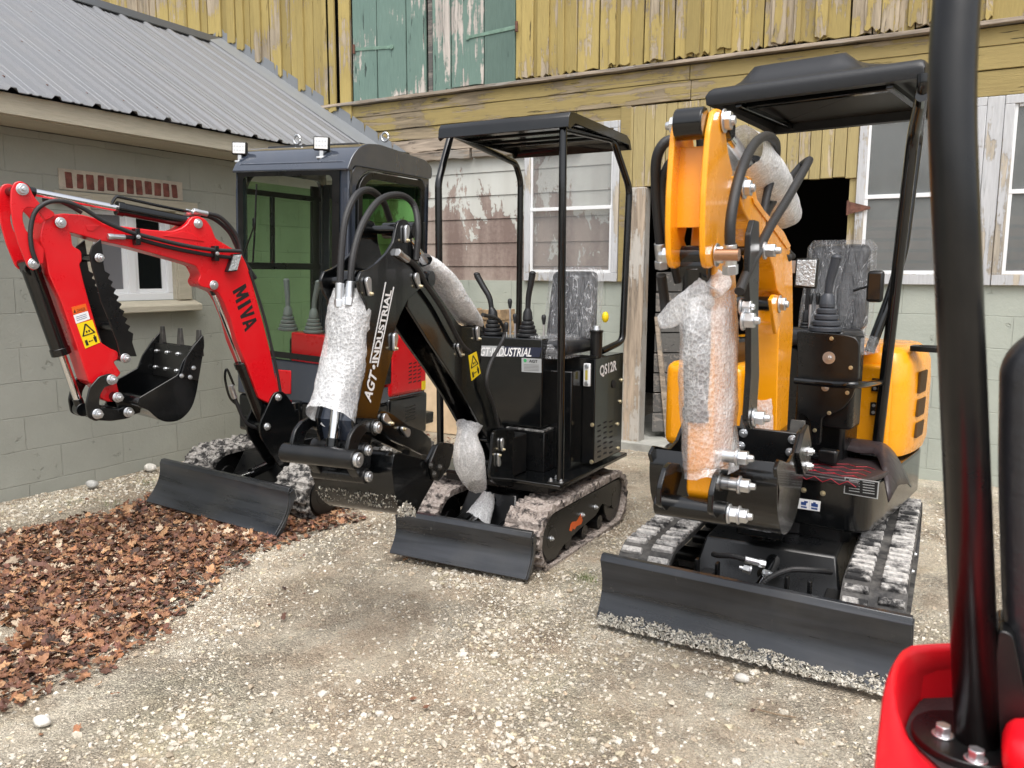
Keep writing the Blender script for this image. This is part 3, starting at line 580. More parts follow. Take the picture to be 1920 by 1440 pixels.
# narrow vertical boards over the door
m = MB(); x = -2.53; r = random.Random(5)
while x < -.80:
    wd = r.uniform(.075, .10); wd = min(wd, -.79 - x); m.box(x + .002, x + wd - .002, YB - .02 - r.uniform(0, .006), YB + .02, ZD + r.uniform(-.008, .008), 2.692); x += wd
m.build('narrow_boards', YN, bn, bevel=.003)
# upper vertical boards and battens (each board kept a little crooked)
def board(m, x0, x1, z0, z1, y, r, th=.028, jag=.02):
    n = 10; L = []; Rr = []; sk = r.uniform(-.008, .008)
    for i in range(n + 1):
        t = i / n; z = z0 + (z1 - z0) * t; L.append((x0 + sk * t + r.uniform(-.0018, .0018), z)); Rr.append((x1 + sk * t + r.uniform(-.0018, .0018), z))
    bot = [(x0 + (x1 - x0) * k / 4, z0 - r.uniform(-jag, jag)) for k in range(1, 4)]
    m.pry(L[::-1] + bot + Rr, y - th, y)
xshL, xshR = bx(664, 190, YB - .06).x, bx(966, 157, YB - .06).x
xg0, xg1 = bx(624, 150, YB - .06).x, bx(636, 150, YB - .06).x
r = random.Random(21); m = MB(); x = -9.4
def zbot(x):
    return (zr(x) if x > XR else zr(2 * XR - x)) + .13 if x < XE - .45 else 2.99
while x < 3.2:
    wd = r.uniform(.10, .19)
    if xg0 < x < xg1: x = xg1
    if x < xg0 < x + wd + .03: wd = xg0 - x
    if x + wd > xshL and x < xshR: x1 = xshL; 
    else: x1 = x + wd
    if x1 - x > .05:
        zb = zbot(min(x1, x1)) if x < XE - .45 else 2.992 + r.uniform(0, .012)
        board(m, x + .003, x1 - .003, zb, 5.2, YB - .03, r)
    if x + wd > xshL and x < xshR: x = xshR
    else:
        x = x1
        if r.random() < .62:
            zb = zbot(x) - .05 if x < XE - .45 else 2.995 + r.uniform(0, .03)
            bw = r.uniform(.035, .055) if r.random() < .6 else r.uniform(.08, .11)
            if not (xshL - .1 < x < xshR + .06): board(m, x - bw * .5, x + bw * .5, zb, 5.2, YB - .058, r, .022)
        x += r.uniform(0, .006)
m.build('upper_boards', YV, bn, bevel=.003)
# green hayloft doors
r = random.Random(8); px_edges = [(664, 709), (710, 763.5), (765, 800)], [(813, 847), (848, 908.5), (909.5, 966)]
for k, es in enumerate(px_edges):
    m = MB()
    for (a, b) in es:
        xa = bx(a, 170, YB - .06).x; xb = bx(b, 170, YB - .06).x; board(m, xa + .002, xb - .002, 2.985 + (.0 if k else .0) + r.uniform(-.01, .012), 5.1, YB - .045, r, .026, .012)
    d = m.build('hayloft_door', GRW, bn, bevel=.003); tag(d, 'green hayloft door leaf with short iron strap, %s' % ('right of the gap' if k else 'left of the gap'))
    h = bx(*((975, 132), (665, 243))[1 - k] if 0 else ((665, 243) if k == 0 else (972, 132)), YB - .085); e = bx(*((738, 238) if k == 0 else (878, 190 - 118 * 0 - 118 + 0)), YB - .085) if 0 else None
    if k == 0: A, B = bx(664, 92.5, YB - .08), bx(734, 88, YB - .08)
    else: A, B = bx(969, 50, YB - .08), bx(877, 70, YB - .08)
    hg = MB(); dz = .016; hg.hexa([(A.x, YB - .078, A.z - dz), (B.x, YB - .078, B.z - dz * .8), (B.x, YB - .07, B.z - dz * .8), (A.x, YB - .07, A.z - dz)], [(A.x, YB - .078, A.z + dz), (B.x, YB - .078, B.z + dz * .8), (B.x, YB - .07, B.z + dz * .8), (A.x, YB - .07, A.z + dz)])
    hg.cyl((B.x, YB - .083, B.z), (B.x, YB - .07, B.z), .022, n=10); hg.build('strap_hinge', simple('green_painted_iron', (.16, .26, .2), .6, bump=.4, bsc=60, var=.2), d, bevel=.002)
    MB().cyl((A.x, YB - .085, A.z - .04), (A.x, YB - .085, A.z + .04), .012, n=10).build('hinge_pin', RUSTM, d)
MB().box(bx(803, 100, YB - .05).x, bx(811, 100, YB - .05).x, YB - .05, YB - .03, 2.99, 5.1).build('gap_batten', GREYV, bn)
# door frame
wp = W.px(1167, 810, Y=YB - .04); m = MB(); wavy(wp.x, xdl + .0, .02, ZD, YB - .07, YB + .06, m, random.Random(3), 14, .0); m.build('left_door_post', WPOST, bn, bevel=.012)
xw1 = bx(1163, 400).x; xp = bx(1165, 400).x
m = MB().box(xw1, xp + .075, YB - .03, YB + .05, ZS, 2.7).box(xp + .08, xp + .13, YB - .02, YB + .05, ZS - .4, ZD); m.build('yellow_door_stud', YH, bn, bevel=.003)
m = MB().box(xdr, xdr + .05, YB - .01, YB + .08, .0, ZD).box(xdr + .052, bx(1612, 300).x - .01, YB - .02, YB + .04, ZS, 2.535); m.build('right_door_stud', YN, bn, bevel=.003)
hp = bx(1590, 390, YB - .03); he = bx(1632, 390, YB - .03)
MB().pry([(hp.x, hp.z - .045), (he.x, he.z - .008), (he.x, he.z + .008), (hp.x, hp.z + .045)], YB - .047, YB - .041).cyl((hp.x, YB - .047, hp.z - .05), (hp.x, YB - .047, hp.z + .05), .009, n=8).build('tee_hinge', RUSTM, bn)
# old door leaning inside the opening
ld = thing('old_plank_door', 'bare grey plank door leaning askew inside the dark barn opening', 'door', Fr((xdl + .22, YB + .16, .06), -8))
f = Fr((xdl + .03, YB + .12, .06), 0); m = MB(f); r = random.Random(1); z = .05
for k in range(8): hh = .165; m.hexa([(.0, .03 + .01 * r.random(), z), (.36, .25, z), (.36, .275, z), (.0, .06, z)], [(.0, .03, z + hh - .012), (.36, .25, z + hh - .006), (.36, .275, z + hh - .006), (.0, .06, z + hh - .012)]); z += hh
m.build('planks', GREYV, ld, bevel=.003)
m = MB(f).hexa([(.10, .075, -.0), (.15, .095, -.0), (.14, .12, 0), (.09, .1, 0)], [(-.0, .01, 1.0), (.03, .02, 1.0), (.03, .05, 1.0), (.0, .04, 1.0)]).hexa([(.30, .19, .0), (.35, .22, .0), (.35, .25, .0), (.3, .22, .0)], [(.2, .13, 1.3), (.24, .155, 1.3), (.24, .19, 1.3), (.2, .17, 1.3)]); m.build('batten', GREYW, ld, bevel=.003)
# windows
def bwindow(x0, x1, z0, z1, zm, glassm, lab, inner, name='window'):
    fw = .055; y0, y1 = YB - .035, YB + .0
    m = MB().box(x0, x1, y0, y1, z1 - fw, z1).box(x0, x1, y0, y1, z0, z0 + fw * 1.3).box(x0, x0 + fw, y0, y1, z0 + fw * 1.3, z1 - fw).box(x1 - fw, x1, y0, y1, z0 + fw * 1.3, z1 - fw)
    wn = m.build(name, WHT, bn, bevel=.004); tag(wn, lab)
    a, b, c, d = x0 + fw, x1 - fw, z0 + fw * 1.3, z1 - fw; g = .022
    MB().box(a, b, y0 + .008, y1 - .004, zm - .014, zm + .014).box(a, a + g, y0 + .01, y1 - .005, c, zm - .014).box(b - g, b, y0 + .01, y1 - .005, c, zm - .014).box(a + g, b - g, y0 + .01, y1 - .005, c, c + g).box(a, a + g * .8, y0 + .016, y1 - .003, zm + .014, d).box(b - g * .8, b, y0 + .016, y1 - .003, zm + .014, d).box(a + g, b - g, y0 + .016, y1 - .003, d - g * .8, d).build('sash', VINYL, wn, bevel=.002)
    MB().box(a + g, b - g, y0 + .02, y0 + .023, c + g, zm - .01).build('lower_pane', glassm, wn); MB().box(a + g * .8, b - g * .8, y0 + .024, y0 + .027, zm + .01, d - g * .8).build('upper_pane', glassm, wn)
    if inner:
        MB().box(x0 - .02, x1 + .02, YB + .30, YB + .33, z0 - .05, z1 + .05).build('dim_room_backdrop', simple('dim_room', (.07, .07, .068), .9), wn)  # sheet behind the panes, its dark colour stands for the unlit room
        m = MB(); z = c + .02; r = random.Random(6)
        while z < c + (zm - c) * .62: m.box(a, b, YB + .035 + .01 * r.random(), YB + .06, z, z + .05); z += .075
        m.build('inner_slats', simple('inner_slat_wood', (.20, .12, .09), .8, var=.4, bsc=10), wn)
    return wn
bwindow(bx(986, 400).x, bx(1162, 400).x, ZS + .0, 2.60, 1.935, STORMGL, 'white framed storm window over flaking siding left of the door', False)
xm0, xm1 = bx(1812 + 26, 300).x, bx(1862, 300).x
bwindow(bx(1610, 300).x, -.045, ZS, 2.53, 1.934, BARNGL, 'dusty double window right of the door behind the canopy post', True)
bwindow(.055, 1.0, ZS, 2.53, 1.934, BARNGL, 'dusty double window at the right edge beyond the mullion', True)
bwindow(1.1, 2.05, ZS, 2.53, 1.934, BARNGL, 'dusty double window far right', True)
MB().box(-.043, .053, YB - .028, YB + .02, ZS, 2.53).box(1.002, 1.098, YB - .028, YB + .02, ZS, 2.53).build('mullion', WHT, bn, bevel=.004)
MB().box(2.05, 6, YB - .02, YB + .1, ZS, 2.70).box(3.0, 6, YB - .02, YB + .1, 2.7, 5.2).build('end_boards', YV, bn)
# things leaning at the barn
f = Fr((0, YB - .1, 0)); m = MB(); xa = W.px(786, 700, Y=YB - .22).x; xb = W.px(893, 700, Y=YB - .22).x
m.hexa([(xa, YB - .34, 0), (xb, YB - .34, 0), (xb, YB - .322, 0), (xa, YB - .322, 0)], [(xa, YB - .05, 1.0), (xb, YB - .05, 1.0), (xb, YB - .032, 1.0), (xa, YB - .032, 1.0)])
tag(m.build('plywood_sheet', PLY, bevel=.002), 'pale plywood sheet leaning against the barn between the red and black diggers', 'plywood')
xa = W.px(884, 640, Y=YB - .3).x; xb = W.px(950, 640, Y=YB - .3).x; cr_ = thing('wooden_crate', 'rough brown wooden crate stack behind the control levers', 'crate', Fr(((xa + xb) / 2, YB - .3, 0)))
m = MB(); zt = W.px(915, 588, Y=YB - .4).z; z = .02
while z < zt: m.box(xa, xb, YB - .42, YB - .40, z, z + .085); m.box(xa, xa + .018, YB - .40, YB - .16, z, z + .085); m.box(xb - .018, xb, YB - .40, YB - .16, z, z + .085); z += .1
m.build('slats', OSB, cr_, bevel=.003); MB().box(xa + .02, xb - .02, YB - .398, YB - .16, .01, zt - .05).build('filling', PLY, cr_)
# ================================================================ machine components
def stadium(y0, y1, z0, h, n=14, fr=.5):
    r = h / 2; P = []
    for i in range(n + 1): a = math.pi * (.5 + i / n); P.append((y0 + r + r * math.cos(a), z0 + r + r * math.sin(a)))
    for i in range(n + 1): a = math.pi * (1.5 + i / n); P.append((y1 - r + r * math.cos(a), z0 + r + r * math.sin(a)))
    return P       # starts top front, goes down round the front, along the ground, up the rear
def resample(P, step, closed=True):
    P = [Vector(p) for p in P]; P2 = P + ([P[0]] if closed else []); L = [0]
    for i in range(len(P2) - 1): L.append(L[-1] + (P2[i + 1] - P2[i]).length)
    n = max(4, round(L[-1] / step)); out = []; k = 0
    for i in range(n):
        s = L[-1] * i / n
        while L[k + 1] < s: k += 1
        t = (s - L[k]) / max(1e-9, L[k + 1] - L[k]); out.append(P2[k].lerp(P2[k + 1], t))
    return out, L[-1] / n
def track(F, root, x0, x1, y0, y1, h, style, mat, z0=.0, side=1, seed=0):
    P, st = resample(stadium(y0, y1, z0, h), .0105); n = len(P); nx = 10; m = MB(F); nr = []
    for i in range(n):
        d = (P[(i + 1) % n] - P[i - 1]).normalized(); nr.append(Vector((d.y, -d.x)))
    c = sum((p for p in P), Vector((0, 0))) / n
    if (P[0] - c).dot(nr[0]) < 0: nr = [-q for q in nr]
    def off(i, j):
        if style != 'mud': return 0
        u = j / (nx - 1); s = i * st; rr = (s / .055) % 1; lug = .010 if rr < .5 else 0
        q = noise.noise(Vector((s * 16, u * 3.5 + seed, seed))) * .010 + noise.noise(Vector((s * 45, u * 9, seed + 4))) * .006
        return lug * 1.3 + q * 1.5 - (.006 if .44 < u < .56 else 0)
    v = []
    for i in range(n):
        for j in range(nx): o = off(i, j); x = x0 + (x1 - x0) * j / (nx - 1); v.append((x + (noise.noise(Vector((i * .3, j, seed))) * .006 if style == 'mud' else 0), P[i].x + nr[i].x * o, P[i].y + nr[i].y * o))
    b = len(v)
    for i in range(n):
        for x in (x0, x1): v.append((x, P[i].x - nr[i].x * .022, P[i].y - nr[i].y * .022))
    f = []
    for i in range(n):
        k = (i + 1) % n
        for j in range(nx - 1): f.append((i * nx + j, i * nx + j + 1, k * nx + j + 1, k * nx + j))
        f += [(i * nx, k * nx, b + k * 2, b + i * 2), (i * nx + nx - 1, b + i * 2 + 1, b + k * 2 + 1, k * nx + nx - 1), (b + i * 2, b + k * 2, b + k * 2 + 1, b + i * 2 + 1)]
    m.add(v, f); T = m.build('track', mat, root, sharp=50)
    if style == 'lug':
        m = MB(F); r = random.Random(seed); pitch = .058; k = int(n * st / pitch)
        for q in range(k):
            for sd in (0, 1):
                i = int((q + (.0 if sd else .5)) * n / k) % n; p = P[i]; nn = nr[i]; t = Vector((nn.y, -nn.x)); xa = x0 + (x1 - x0) * (.02 if sd == 0 else .57); xb = x0 + (x1 - x0) * (.43 if sd == 0 else .98); hh = .014; wd = .013
                def pt(x, a, o): return (x, p.x + t.x * a + nn.x * o, p.y + t.y * a + nn.y * o)
                e = .5 if sd == 0 else -.5
                m.hexa([pt(xa, -wd * 1.2, -.002), pt(xb, -wd * 1.2, -.002), pt(xb, wd * 1.2, -.002), pt(xa, wd * 1.2, -.002)], [pt(xa + .004, -wd, hh), pt(xb - .004, -wd, hh), pt(xb - .004, wd, hh), pt(xa + .004, wd, hh)])
        m.build('track_lugs', MUDL, T, bevel=.003)
    r = h / 2; xo = x1 if side > 0 else x0; xi = x0 if side > 0 else x1
    for nm, yc in (('idler_wheel', y0 + r), ('drive_sprocket', y1 - r)):
        MB(F).cyl((x0 + .03, yc, z0 + r), (x1 - .03, yc, z0 + r), r - .03, n=24).cyl((x0 + .015, yc, z0 + r), (x1 - .015, yc, z0 + r), r * .35, n=16).build(nm, BLACK2, root, bevel=.004)
    # side frame: flat plate with scalloped lower edge over the rollers
    ya, yb = y0 + .05, y1 - .05; zt = z0 + h - .035; a = (ya, zt - .10); pl = [(ya + .10, zt), (yb - .06, zt - .005), (yb, zt - .03), (yb - .005, zt - .09)]
    L = yb - ya
    pl += [(yb - .16, zt - .14), (yb - .20, zt - .13), (yb - .27, zt - .09), (yb - .35, zt - .14), (ya + L * .42, zt - .16), (ya + .22, z0 + .07), (ya + .16, z0 + .035), (ya + .07, z0 + .04), (ya + .01, z0 + .10), (ya + .0, zt - .09), (ya + .04, zt - .02)]
    pl = rpoly(pl, .03, 3); xs_ = (xo - .028, xo - .016) if side > 0 else (xo + .016, xo + .028)
    fr_ = MB(F).prx(pl, *xs_).build('track_frame', BLACK2, root, bevel=.003)
    m = MB(F)
    for yy in (ya + .09, ya + L * .45, ya + L * .62): m.nut((xs_[1] if side > 0 else xs_[0], yy, zt - .09 if yy > ya + .1 else z0 + h * .5), (side, 0, 0), .011, .012)
    m.build('frame_bolt', ZINC, fr_)
    for k in (1, 2, 3):
        yy = ya + L * (.12 + .2 * k); MB(F).cyl((x0 + .03, yy, z0 + .065), (x1 - .03, yy, z0 + .065), .036, n=16).build('track_roller', BLACK2, root)
def blade(F, root, x0, x1, yb, yt, z0, z1, curve, mat=BLADE, mud=0, arms=(-.2, .2), yback=.55, seed=0):
    P = []; n = 12
    for i in range(n + 1):
        t = i / n; y = yt + (yb - yt) * t + curve * math.sin(math.pi * t); P.append((y, z1 + (z0 - z1) * t))
    P = [(yt + .02, z1 + .012), (yt + .006, z1 + .012)] + P
    b = MB(F).strip(P[::-1], x0, x1, .013).build('dozer_blade', mat, root, bevel=.002, sharp=28)
    m = MB(F); pr = [(p[0] - .001, p[1]) for p in P[2:]] + [(yb + .05, z0 + .01), (yt + .045, z1 - .03), (yt + .03, z1 + .01)]
    for xx in (x0 - .004, x1 - .006): m.prx(pr, xx, xx + .010)
    m.build('blade_end_plate', mat, b, bevel=.002)
    MB(F).box(x0 + .01, x1 - .01, yt + .022, yt + .05, z1 - .035, z1 + .004).build('blade_top_rail', mat, b, bevel=.004)
    m = MB(F); ym = (yb + yt) / 2 + curve
    for a in arms: m.hexa([(a - .028, ym, .06), (a + .028, ym, .06), (a * .9 + .028, yback, .12), (a * .9 - .028, yback, .12)], [(a - .028, ym, .15), (a + .028, ym, .15), (a * .9 + .028, yback, .20), (a * .9 - .028, yback, .20)])
    m.build('blade_arm', BLACK2, root, bevel=.006)
    cy = MB(F).cyl((0, yback - .02, .26), (0, (ym + yback) / 2, .225), .030).cyl((0, yback - .02, .26), (0, yback + .01, .262), .036).build('blade_cylinder', BLACK, root)
    MB(F).cyl((0, (ym + yback) / 2, .225), (0, ym + .03, .20), .014).build('rod', CHROME, cy)
    if mud:
        r = random.Random(seed); m = MB(F)
        def C(x): return .5 + .5 * noise.noise(Vector((x * 5 + seed, 0, 0))) + .35 * noise.noise(Vector((x * 23, 1, 0)))
        for i in range(mud):
            x = r.uniform(x0 + .01, x1 - .01); hgt = max(.12, C(x)); t = r.random() ** 2.2 * hgt * .075; z = z0 + t; tt = 1 - (z - z0) / (z1 - z0); y = yt + (yb - yt) * tt + curve * math.sin(math.pi * tt)
            s = r.uniform(.004, .011) * (1.2 - t * 6); a = [Vector((r.uniform(-1, 1), r.uniform(-.28, .05), r.uniform(-1, 1))) * s for _ in range(6)]; c = Vector((x, y - .015, z))
            m.add([c + q for q in a], [(0, 1, 2), (0, 2, 3), (0, 3, 4), (0, 4, 5), (1, 2, 5), (2, 3, 5), (3, 4, 1), (4, 5, 1)])
        m.build('dried_mud', MUDW, b, sharp=180)
    return b
def chassis(F, root, x0, x1, y0, y1, h):
    MB(F).hexa([(x0, y0 + .12, .08), (x1, y0 + .12, .08), (x1, y1 - .1, .08), (x0, y1 - .1, .08)], [(x0 + .05, y0 + .22, h), (x1 - .05, y0 + .22, h), (x1 - .05, y1 - .15, h), (x0 + .05, y1 - .15, h)]).build('undercarriage', BLACK2, root, bevel=.01)
    c = ((x0 + x1) / 2, (y0 + y1) / 2); MB(F).cyl((c[0], c[1], h), (c[0], c[1], h + .07), .24, n=36).build('slew_ring', BLACK2, root, bevel=.004)
def cylinder(F, root, p0, p1, frac, R, r, name='hydraulic_cylinder', eye=.9):
    "barrel from p0 over frac of the way, rod to p1"
    p0 = Vector(p0); p1 = Vector(p1); q = p0.lerp(p1, frac); d = (p1 - p0).normalized()
    m = MB(F).cyl(p0, q, R, n=20).cyl(q - d * .035, q, R * 1.12, n=20).cyl(p0 - Vector((R * .9, 0, 0)), p0 + Vector((R * .9, 0, 0)), R * eye, n=16)
    c = m.build(name, BLACK, root, bevel=.002)
    MB(F).cyl(q, p1 - d * .03, r, n=16).build('rod', CHROME, c)
    MB(F).cyl(p1 - d * .055, p1, r * 1.25, n=12).cyl(p1 - Vector((r * 1.5, 0, 0)), p1 + Vector((r * 1.5, 0, 0)), r * 1.7, n=16).build('rod_eye', BLACK, c, bevel=.002)
    return c
def pin(F, root, p, hw, R=.018, nutr=.019, nuth=.028, both=True, name='pivot_pin', mat=None):
    "p=(y,z); pin across x from -hw to hw with nuts"
    y, z = p; c = MB(F).cyl((-hw, y, z), (hw, y, z), R, n=16).build(name, BLACK, root)
    m = MB(F).nut((hw, y, z), (1, 0, 0), nutr, nuth)
    if both: m.nut((-hw, y, z), (-1, 0, 0), nutr, nuth)
    m.build('nut', mat or ZINC, c, bevel=.0015)
def plates(F, root, poly, xs_, mat, name, bevel=.003, r=.006):
    pl = rpoly(poly, r, 2); out = []
    for a, b in xs_: out.append(MB(F).prx(pl, a, b).build(name, mat, root, bevel=bevel))
    return out
def lever(F, root, base, top, mat, s=1.0, bellow=True, name='joystick'):
    base = Vector(base); top = Vector(top); m = MB(F); z0 = base.z; H = .115 * s
    for k in range(5):
        a = .062 * s * (1 - .13 * k); z = z0 + H * k / 5; b = a * .86
        m.loft([[Vector((base.x + q * math.cos(t) , base.y + q * math.sin(t), zz)) for t in [2 * math.pi * (i + .5) / 12 for i in range(12)]] for q, zz in ((a * .88, z), (a, z + .004), (a, z + H / 5 - .006), (a * .84, z + H / 5 - .001))])
    j = m.build(name, mat, root, bevel=.001) if bellow else None
    u = base + Vector((0, 0, H)); mid = u.lerp(top, .45) + Vector(((u.x - top.x) * .25, 0, 0)); m = MB(F)
    m.loft([m.ring(u - Vector((0, 0, .01)), (0, 0, 1), .030 * s, 12), m.ring(u + Vector((0, 0, .022)), (0, 0, 1), .026 * s, 12), m.ring(u.lerp(mid, .45), mid - u, .015 * s, 12)])
    m.tube([u.lerp(mid, .3), mid, mid.lerp(top, .5), top], (.0145 * s, .019 * s), 12, 4); m.ell(top + Vector((0, 0, .004)), .020 * s, .020 * s, .014 * s, 12, 8)
    m.build('grip', mat, j or root, bevel=0)
    return j
def knob(F, root, base, top, r=.014, name='control_lever'):
    top = Vector(top); base = Vector(base); d = (top - base).normalized()
    l = MB(F).cyl(base, top - d * .02, .0055, n=8).build(name, ZINC, root)
    MB(F).loft([MB(F).ring(top - d * .045, d, r * .55, 12), MB(F).ring(top - d * .012, d, r, 12), MB(F).ring(top, d, r * .9, 12), MB(F).ring(top + d * .006, d, r * .4, 12)]).build('knob', PLAST, l, sharp=60)
def hose(F, root, pts, r=.011, rib=0, name='hose', fit=0, mat=None, par=None):
    k = 14 if rib else 8; h = MB(F).tube(pts, r, 10, k, rib).build(name, mat or RUBBER, root, sharp=60 if not rib else 25)
    if fit:
        P = cr(pts, 8); m = MB(F)
        for a, b in (((P[0], P[1]),) if fit == 1 else ((P[-1], P[-2]),) if fit == 2 else ((P[0], P[1]), (P[-1], P[-2]))):
            d = (b - a).normalized(); m.cyl(a - d * .03, a + d * .03, r * 1.25, n=12).cyl(a - d * .05, a - d * .025, r * 1.5, n=6)
        m.build('hose_fitting', ZINC, h, bevel=.001)
    return h
def sleeve(F, rings, name, label, mat=WRAP, n=22, amp=.006, seed=0, caps=False, k=5, cat='bubble wrap'):
    "crinkled wrap lofted through rings (x,y,z,rx,ry)"
    C = cr([Vector(r[:3]) for r in rings], k); L_ = len(C); Rx = cr([Vector((r[3], r[4], 0)) for r in rings], k); m = MB(F); R = []
    for i, (c, q) in enumerate(zip(C, Rx)):
        row = []; d = (C[min(i + 1, L_ - 1)] - C[max(i - 1, 0)]).normalized(); ax = Vector((1, 0, 0)) if abs(d.x) < .6 else Vector((0, 0, 1)); ax = (ax - d * ax.dot(d)).normalized(); bx_ = d.cross(ax)
        for j in range(n):
            a = 2 * math.pi * j / n; e = 1 + amp / .06 * noise.noise(Vector((math.cos(a) * 1.6, math.sin(a) * 1.6, i * .33 + seed * 7))) + amp / .12 * noise.noise(Vector((math.cos(a) * 4, math.sin(a) * 4, i * .9 + seed)))
            row.append(c + ax * (q.x * math.cos(a) * e) + bx_ * (q.y * math.sin(a) * e) + d * (.012 * noise.noise(Vector((math.cos(a) * 2, math.sin(a) * 2, seed + 3)))))
        R.append(row)
    m.loft(R, caps); o = m.build(name, mat, None, sharp=180); return tag(o, label, cat)
def decal(F, root, quad, X, mat, name, th=.0015):
    p = F.yz(quad, X); return MB(F).prx(p, X, X + th).build(name, mat, root)
def warning(F, root, quad, X, name='warning_sticker'):
    "yellow sticker: triangle above, standing figure and arrows below"
    d = decal(F, root, quad, X, YELST, name); p = [Vector(q) for q in F.yz(quad, X)]   # tl tr br bl
    def at(u, v): a = p[0].lerp(p[1], u); b = p[3].lerp(p[2], u); return tuple(a.lerp(b, v))
    m = MB(F); x = X + .0015; t = (x, x + .001)
    for a, b, w_ in (((.5, .08), (.12, .5), .05), ((.5, .08), (.88, .5), .05), ((.1, .5), (.9, .5), .03)):
        m.prx([at(a[0] - w_, a[1]), at(a[0] + w_, a[1]), at(b[0] + w_, b[1] + .025), at(b[0] - w_, b[1] + .025)] if a[1] != b[1] else [at(a[0], a[1] - .0), at(b[0], b[1]), at(b[0], b[1] + .04), at(a[0], a[1] + .04)], *t)
    for cx_, cy_ in ((.42, .4), (.58, .4)): m.prx([at(cx_ - .05, cy_ - .04), at(cx_ + .05, cy_ - .04), at(cx_ + .05, cy_ + .04), at(cx_ - .05, cy_ + .04)], *t)
    m.prx([at(.74, .62), at(.82, .62), at(.82, .68), at(.74, .68)], *t); m.prx([at(.68, .69), at(.88, .69), at(.86, .83), at(.83, .93), at(.73, .93), at(.70, .83)], *t)
    m.prx([at(.4, .78), at(.62, .78), at(.62, .81), at(.4, .81)], *t); m.prx([at(.4, .75), at(.33, .795), at(.4, .84)], *t); m.prx([at(.12, .7), at(.28, .7), at(.28, .92), at(.12, .92)], *t)
    m.build('pictogram', BLKINK, d)
def bucket(F, root, poly, shell, hw, lip, tdir, nt, mat=BLACK, nx=None, cutter=None, tl=.075, tw=.020, name='bucket'):
    "poly: side plate (y,z); shell: path from the mounting edge round to the lip; lip: (y,z) of lip edge; tdir: tooth direction (y,z)"
    sh = resample(cr([(a, b, 0) for a, b in shell], 4), .02, False)[0]
    sh = [(p.x, p.y) for p in cr([(a, b, 0) for a, b in shell], 4)]
    b = MB(F).strip(sh, -hw, hw, .008).build(name, mat, root, bevel=.001, sharp=50)
    for x in (-hw, hw - .012): MB(F).prx(rpoly(poly, .008, 2), x, x + .012).build('side_plate', mat, b, bevel=.002)
    d = Vector(tdir).normalized(); L = Vector(lip); q = Vector((-d.y, d.x))
    ins = -1
    for k in range(nt):
        x = -hw + .03 + (2 * hw - .06) * k / (nt - 1) if nt > 1 else 0; a = L - d * .02; c = L + d * tl
        MB(F).hexa([(x - tw, *(a - q * .016)), (x + tw, *(a - q * .016)), (x + tw, *(a + q * .016)), (x - tw, *(a + q * .016))], [(x - tw * .8, *(c - q * .006)), (x + tw * .8, *(c - q * .006)), (x + tw * .8, *(c + q * .006)), (x - tw * .8, *(c + q * .006))]).build('tooth', TEETH, b, bevel=.002)
    return b
def seat(F, root, x, y, z, w_, h, d=.09, lean=.06, film=True, lab='seat'):
    s = MB(F).hexa([(x - w_ / 2, y - .30, z), (x + w_ / 2, y - .30, z), (x + w_ / 2, y + .05, z), (x - w_ / 2, y + .05, z)], [(x - w_ / 2, y - .30, z + .08), (x + w_ / 2, y - .30, z + .08), (x + w_ / 2, y + .05, z + .07), (x - w_ / 2, y + .05, z + .07)]).build('seat_cushion', SEATV, root, bevel=.03, seg=4)
    b = MB(F).hexa([(x - w_ / 2, y, z + .06), (x + w_ / 2, y, z + .06), (x + w_ / 2, y + d, z + .06), (x - w_ / 2, y + d, z + .06)], [(x - w_ / 2 * .92, y + lean, z + h), (x + w_ / 2 * .92, y + lean, z + h), (x + w_ / 2 * .92, y + d * .7 + lean, z + h), (x - w_ / 2 * .92, y + d * .7 + lean, z + h)]).build('backrest', SEATV, root, bevel=.035, seg=4)
    return b
def film(F, x, y, z, w_, h, d, lean, label, seed=0):
    m = MB(F); nz = 26; n = 40; R = []
    for i in range(nz + 1):
        t = i / nz; row = []; cz = z + h * t; cy = y + d / 2 + lean * t; a = w_ / 2 * (1 - .05 * t) * (1 if t < .93 else 1 - (t - .93) * 2.2); bb = d / 2 * (1 - .2 * t)
        for j in range(n):
            an = 2 * math.pi * j / n; ca, sa = math.cos(an), math.sin(an); e = 4.5; k = (abs(ca) ** e + abs(sa) ** e) ** (-1 / e); wr = .006 * noise.noise(Vector((ca * 5 + seed, sa * 5, t * 2.0 + ca * 3))) + .004 * noise.noise(Vector((ca * 14, sa * 9, t * 4 + seed)))
            row.append((x + (a + wr) * k * ca, cy + (bb + wr * 1.6) * k * sa, cz))
        R.append(row)
    m.loft(R, True); return tag(m.build('plastic_film', FILM, None, sharp=180), label, 'plastic film')
# ================================================================ red cabbed digger
FR = Fr((-3.72, 3.68, 0), 0, 2.2)
rd = thing('mini_excavator', 'red mini excavator with enclosed charcoal cab and raised curled bucket', 'mini excavator', FR, 'mini excavators parked in the yard')
track(FR, rd, .28, .53, -.40, .88, .30, 'mud', MUD, side=1, seed=1); track(FR, rd, -.50, -.25, -.40, .88, .30, 'mud', MUD, side=-1, seed=2)
chassis(FR, rd, -.25, .28, -.4, .9, .30)
blade(Fr((-3.675, 3.06, 0), -1.2, 1.5), rd, -.535, .535, -.05, .055, .03, .25, .035, arms=(-.2, .2), yback=.5)
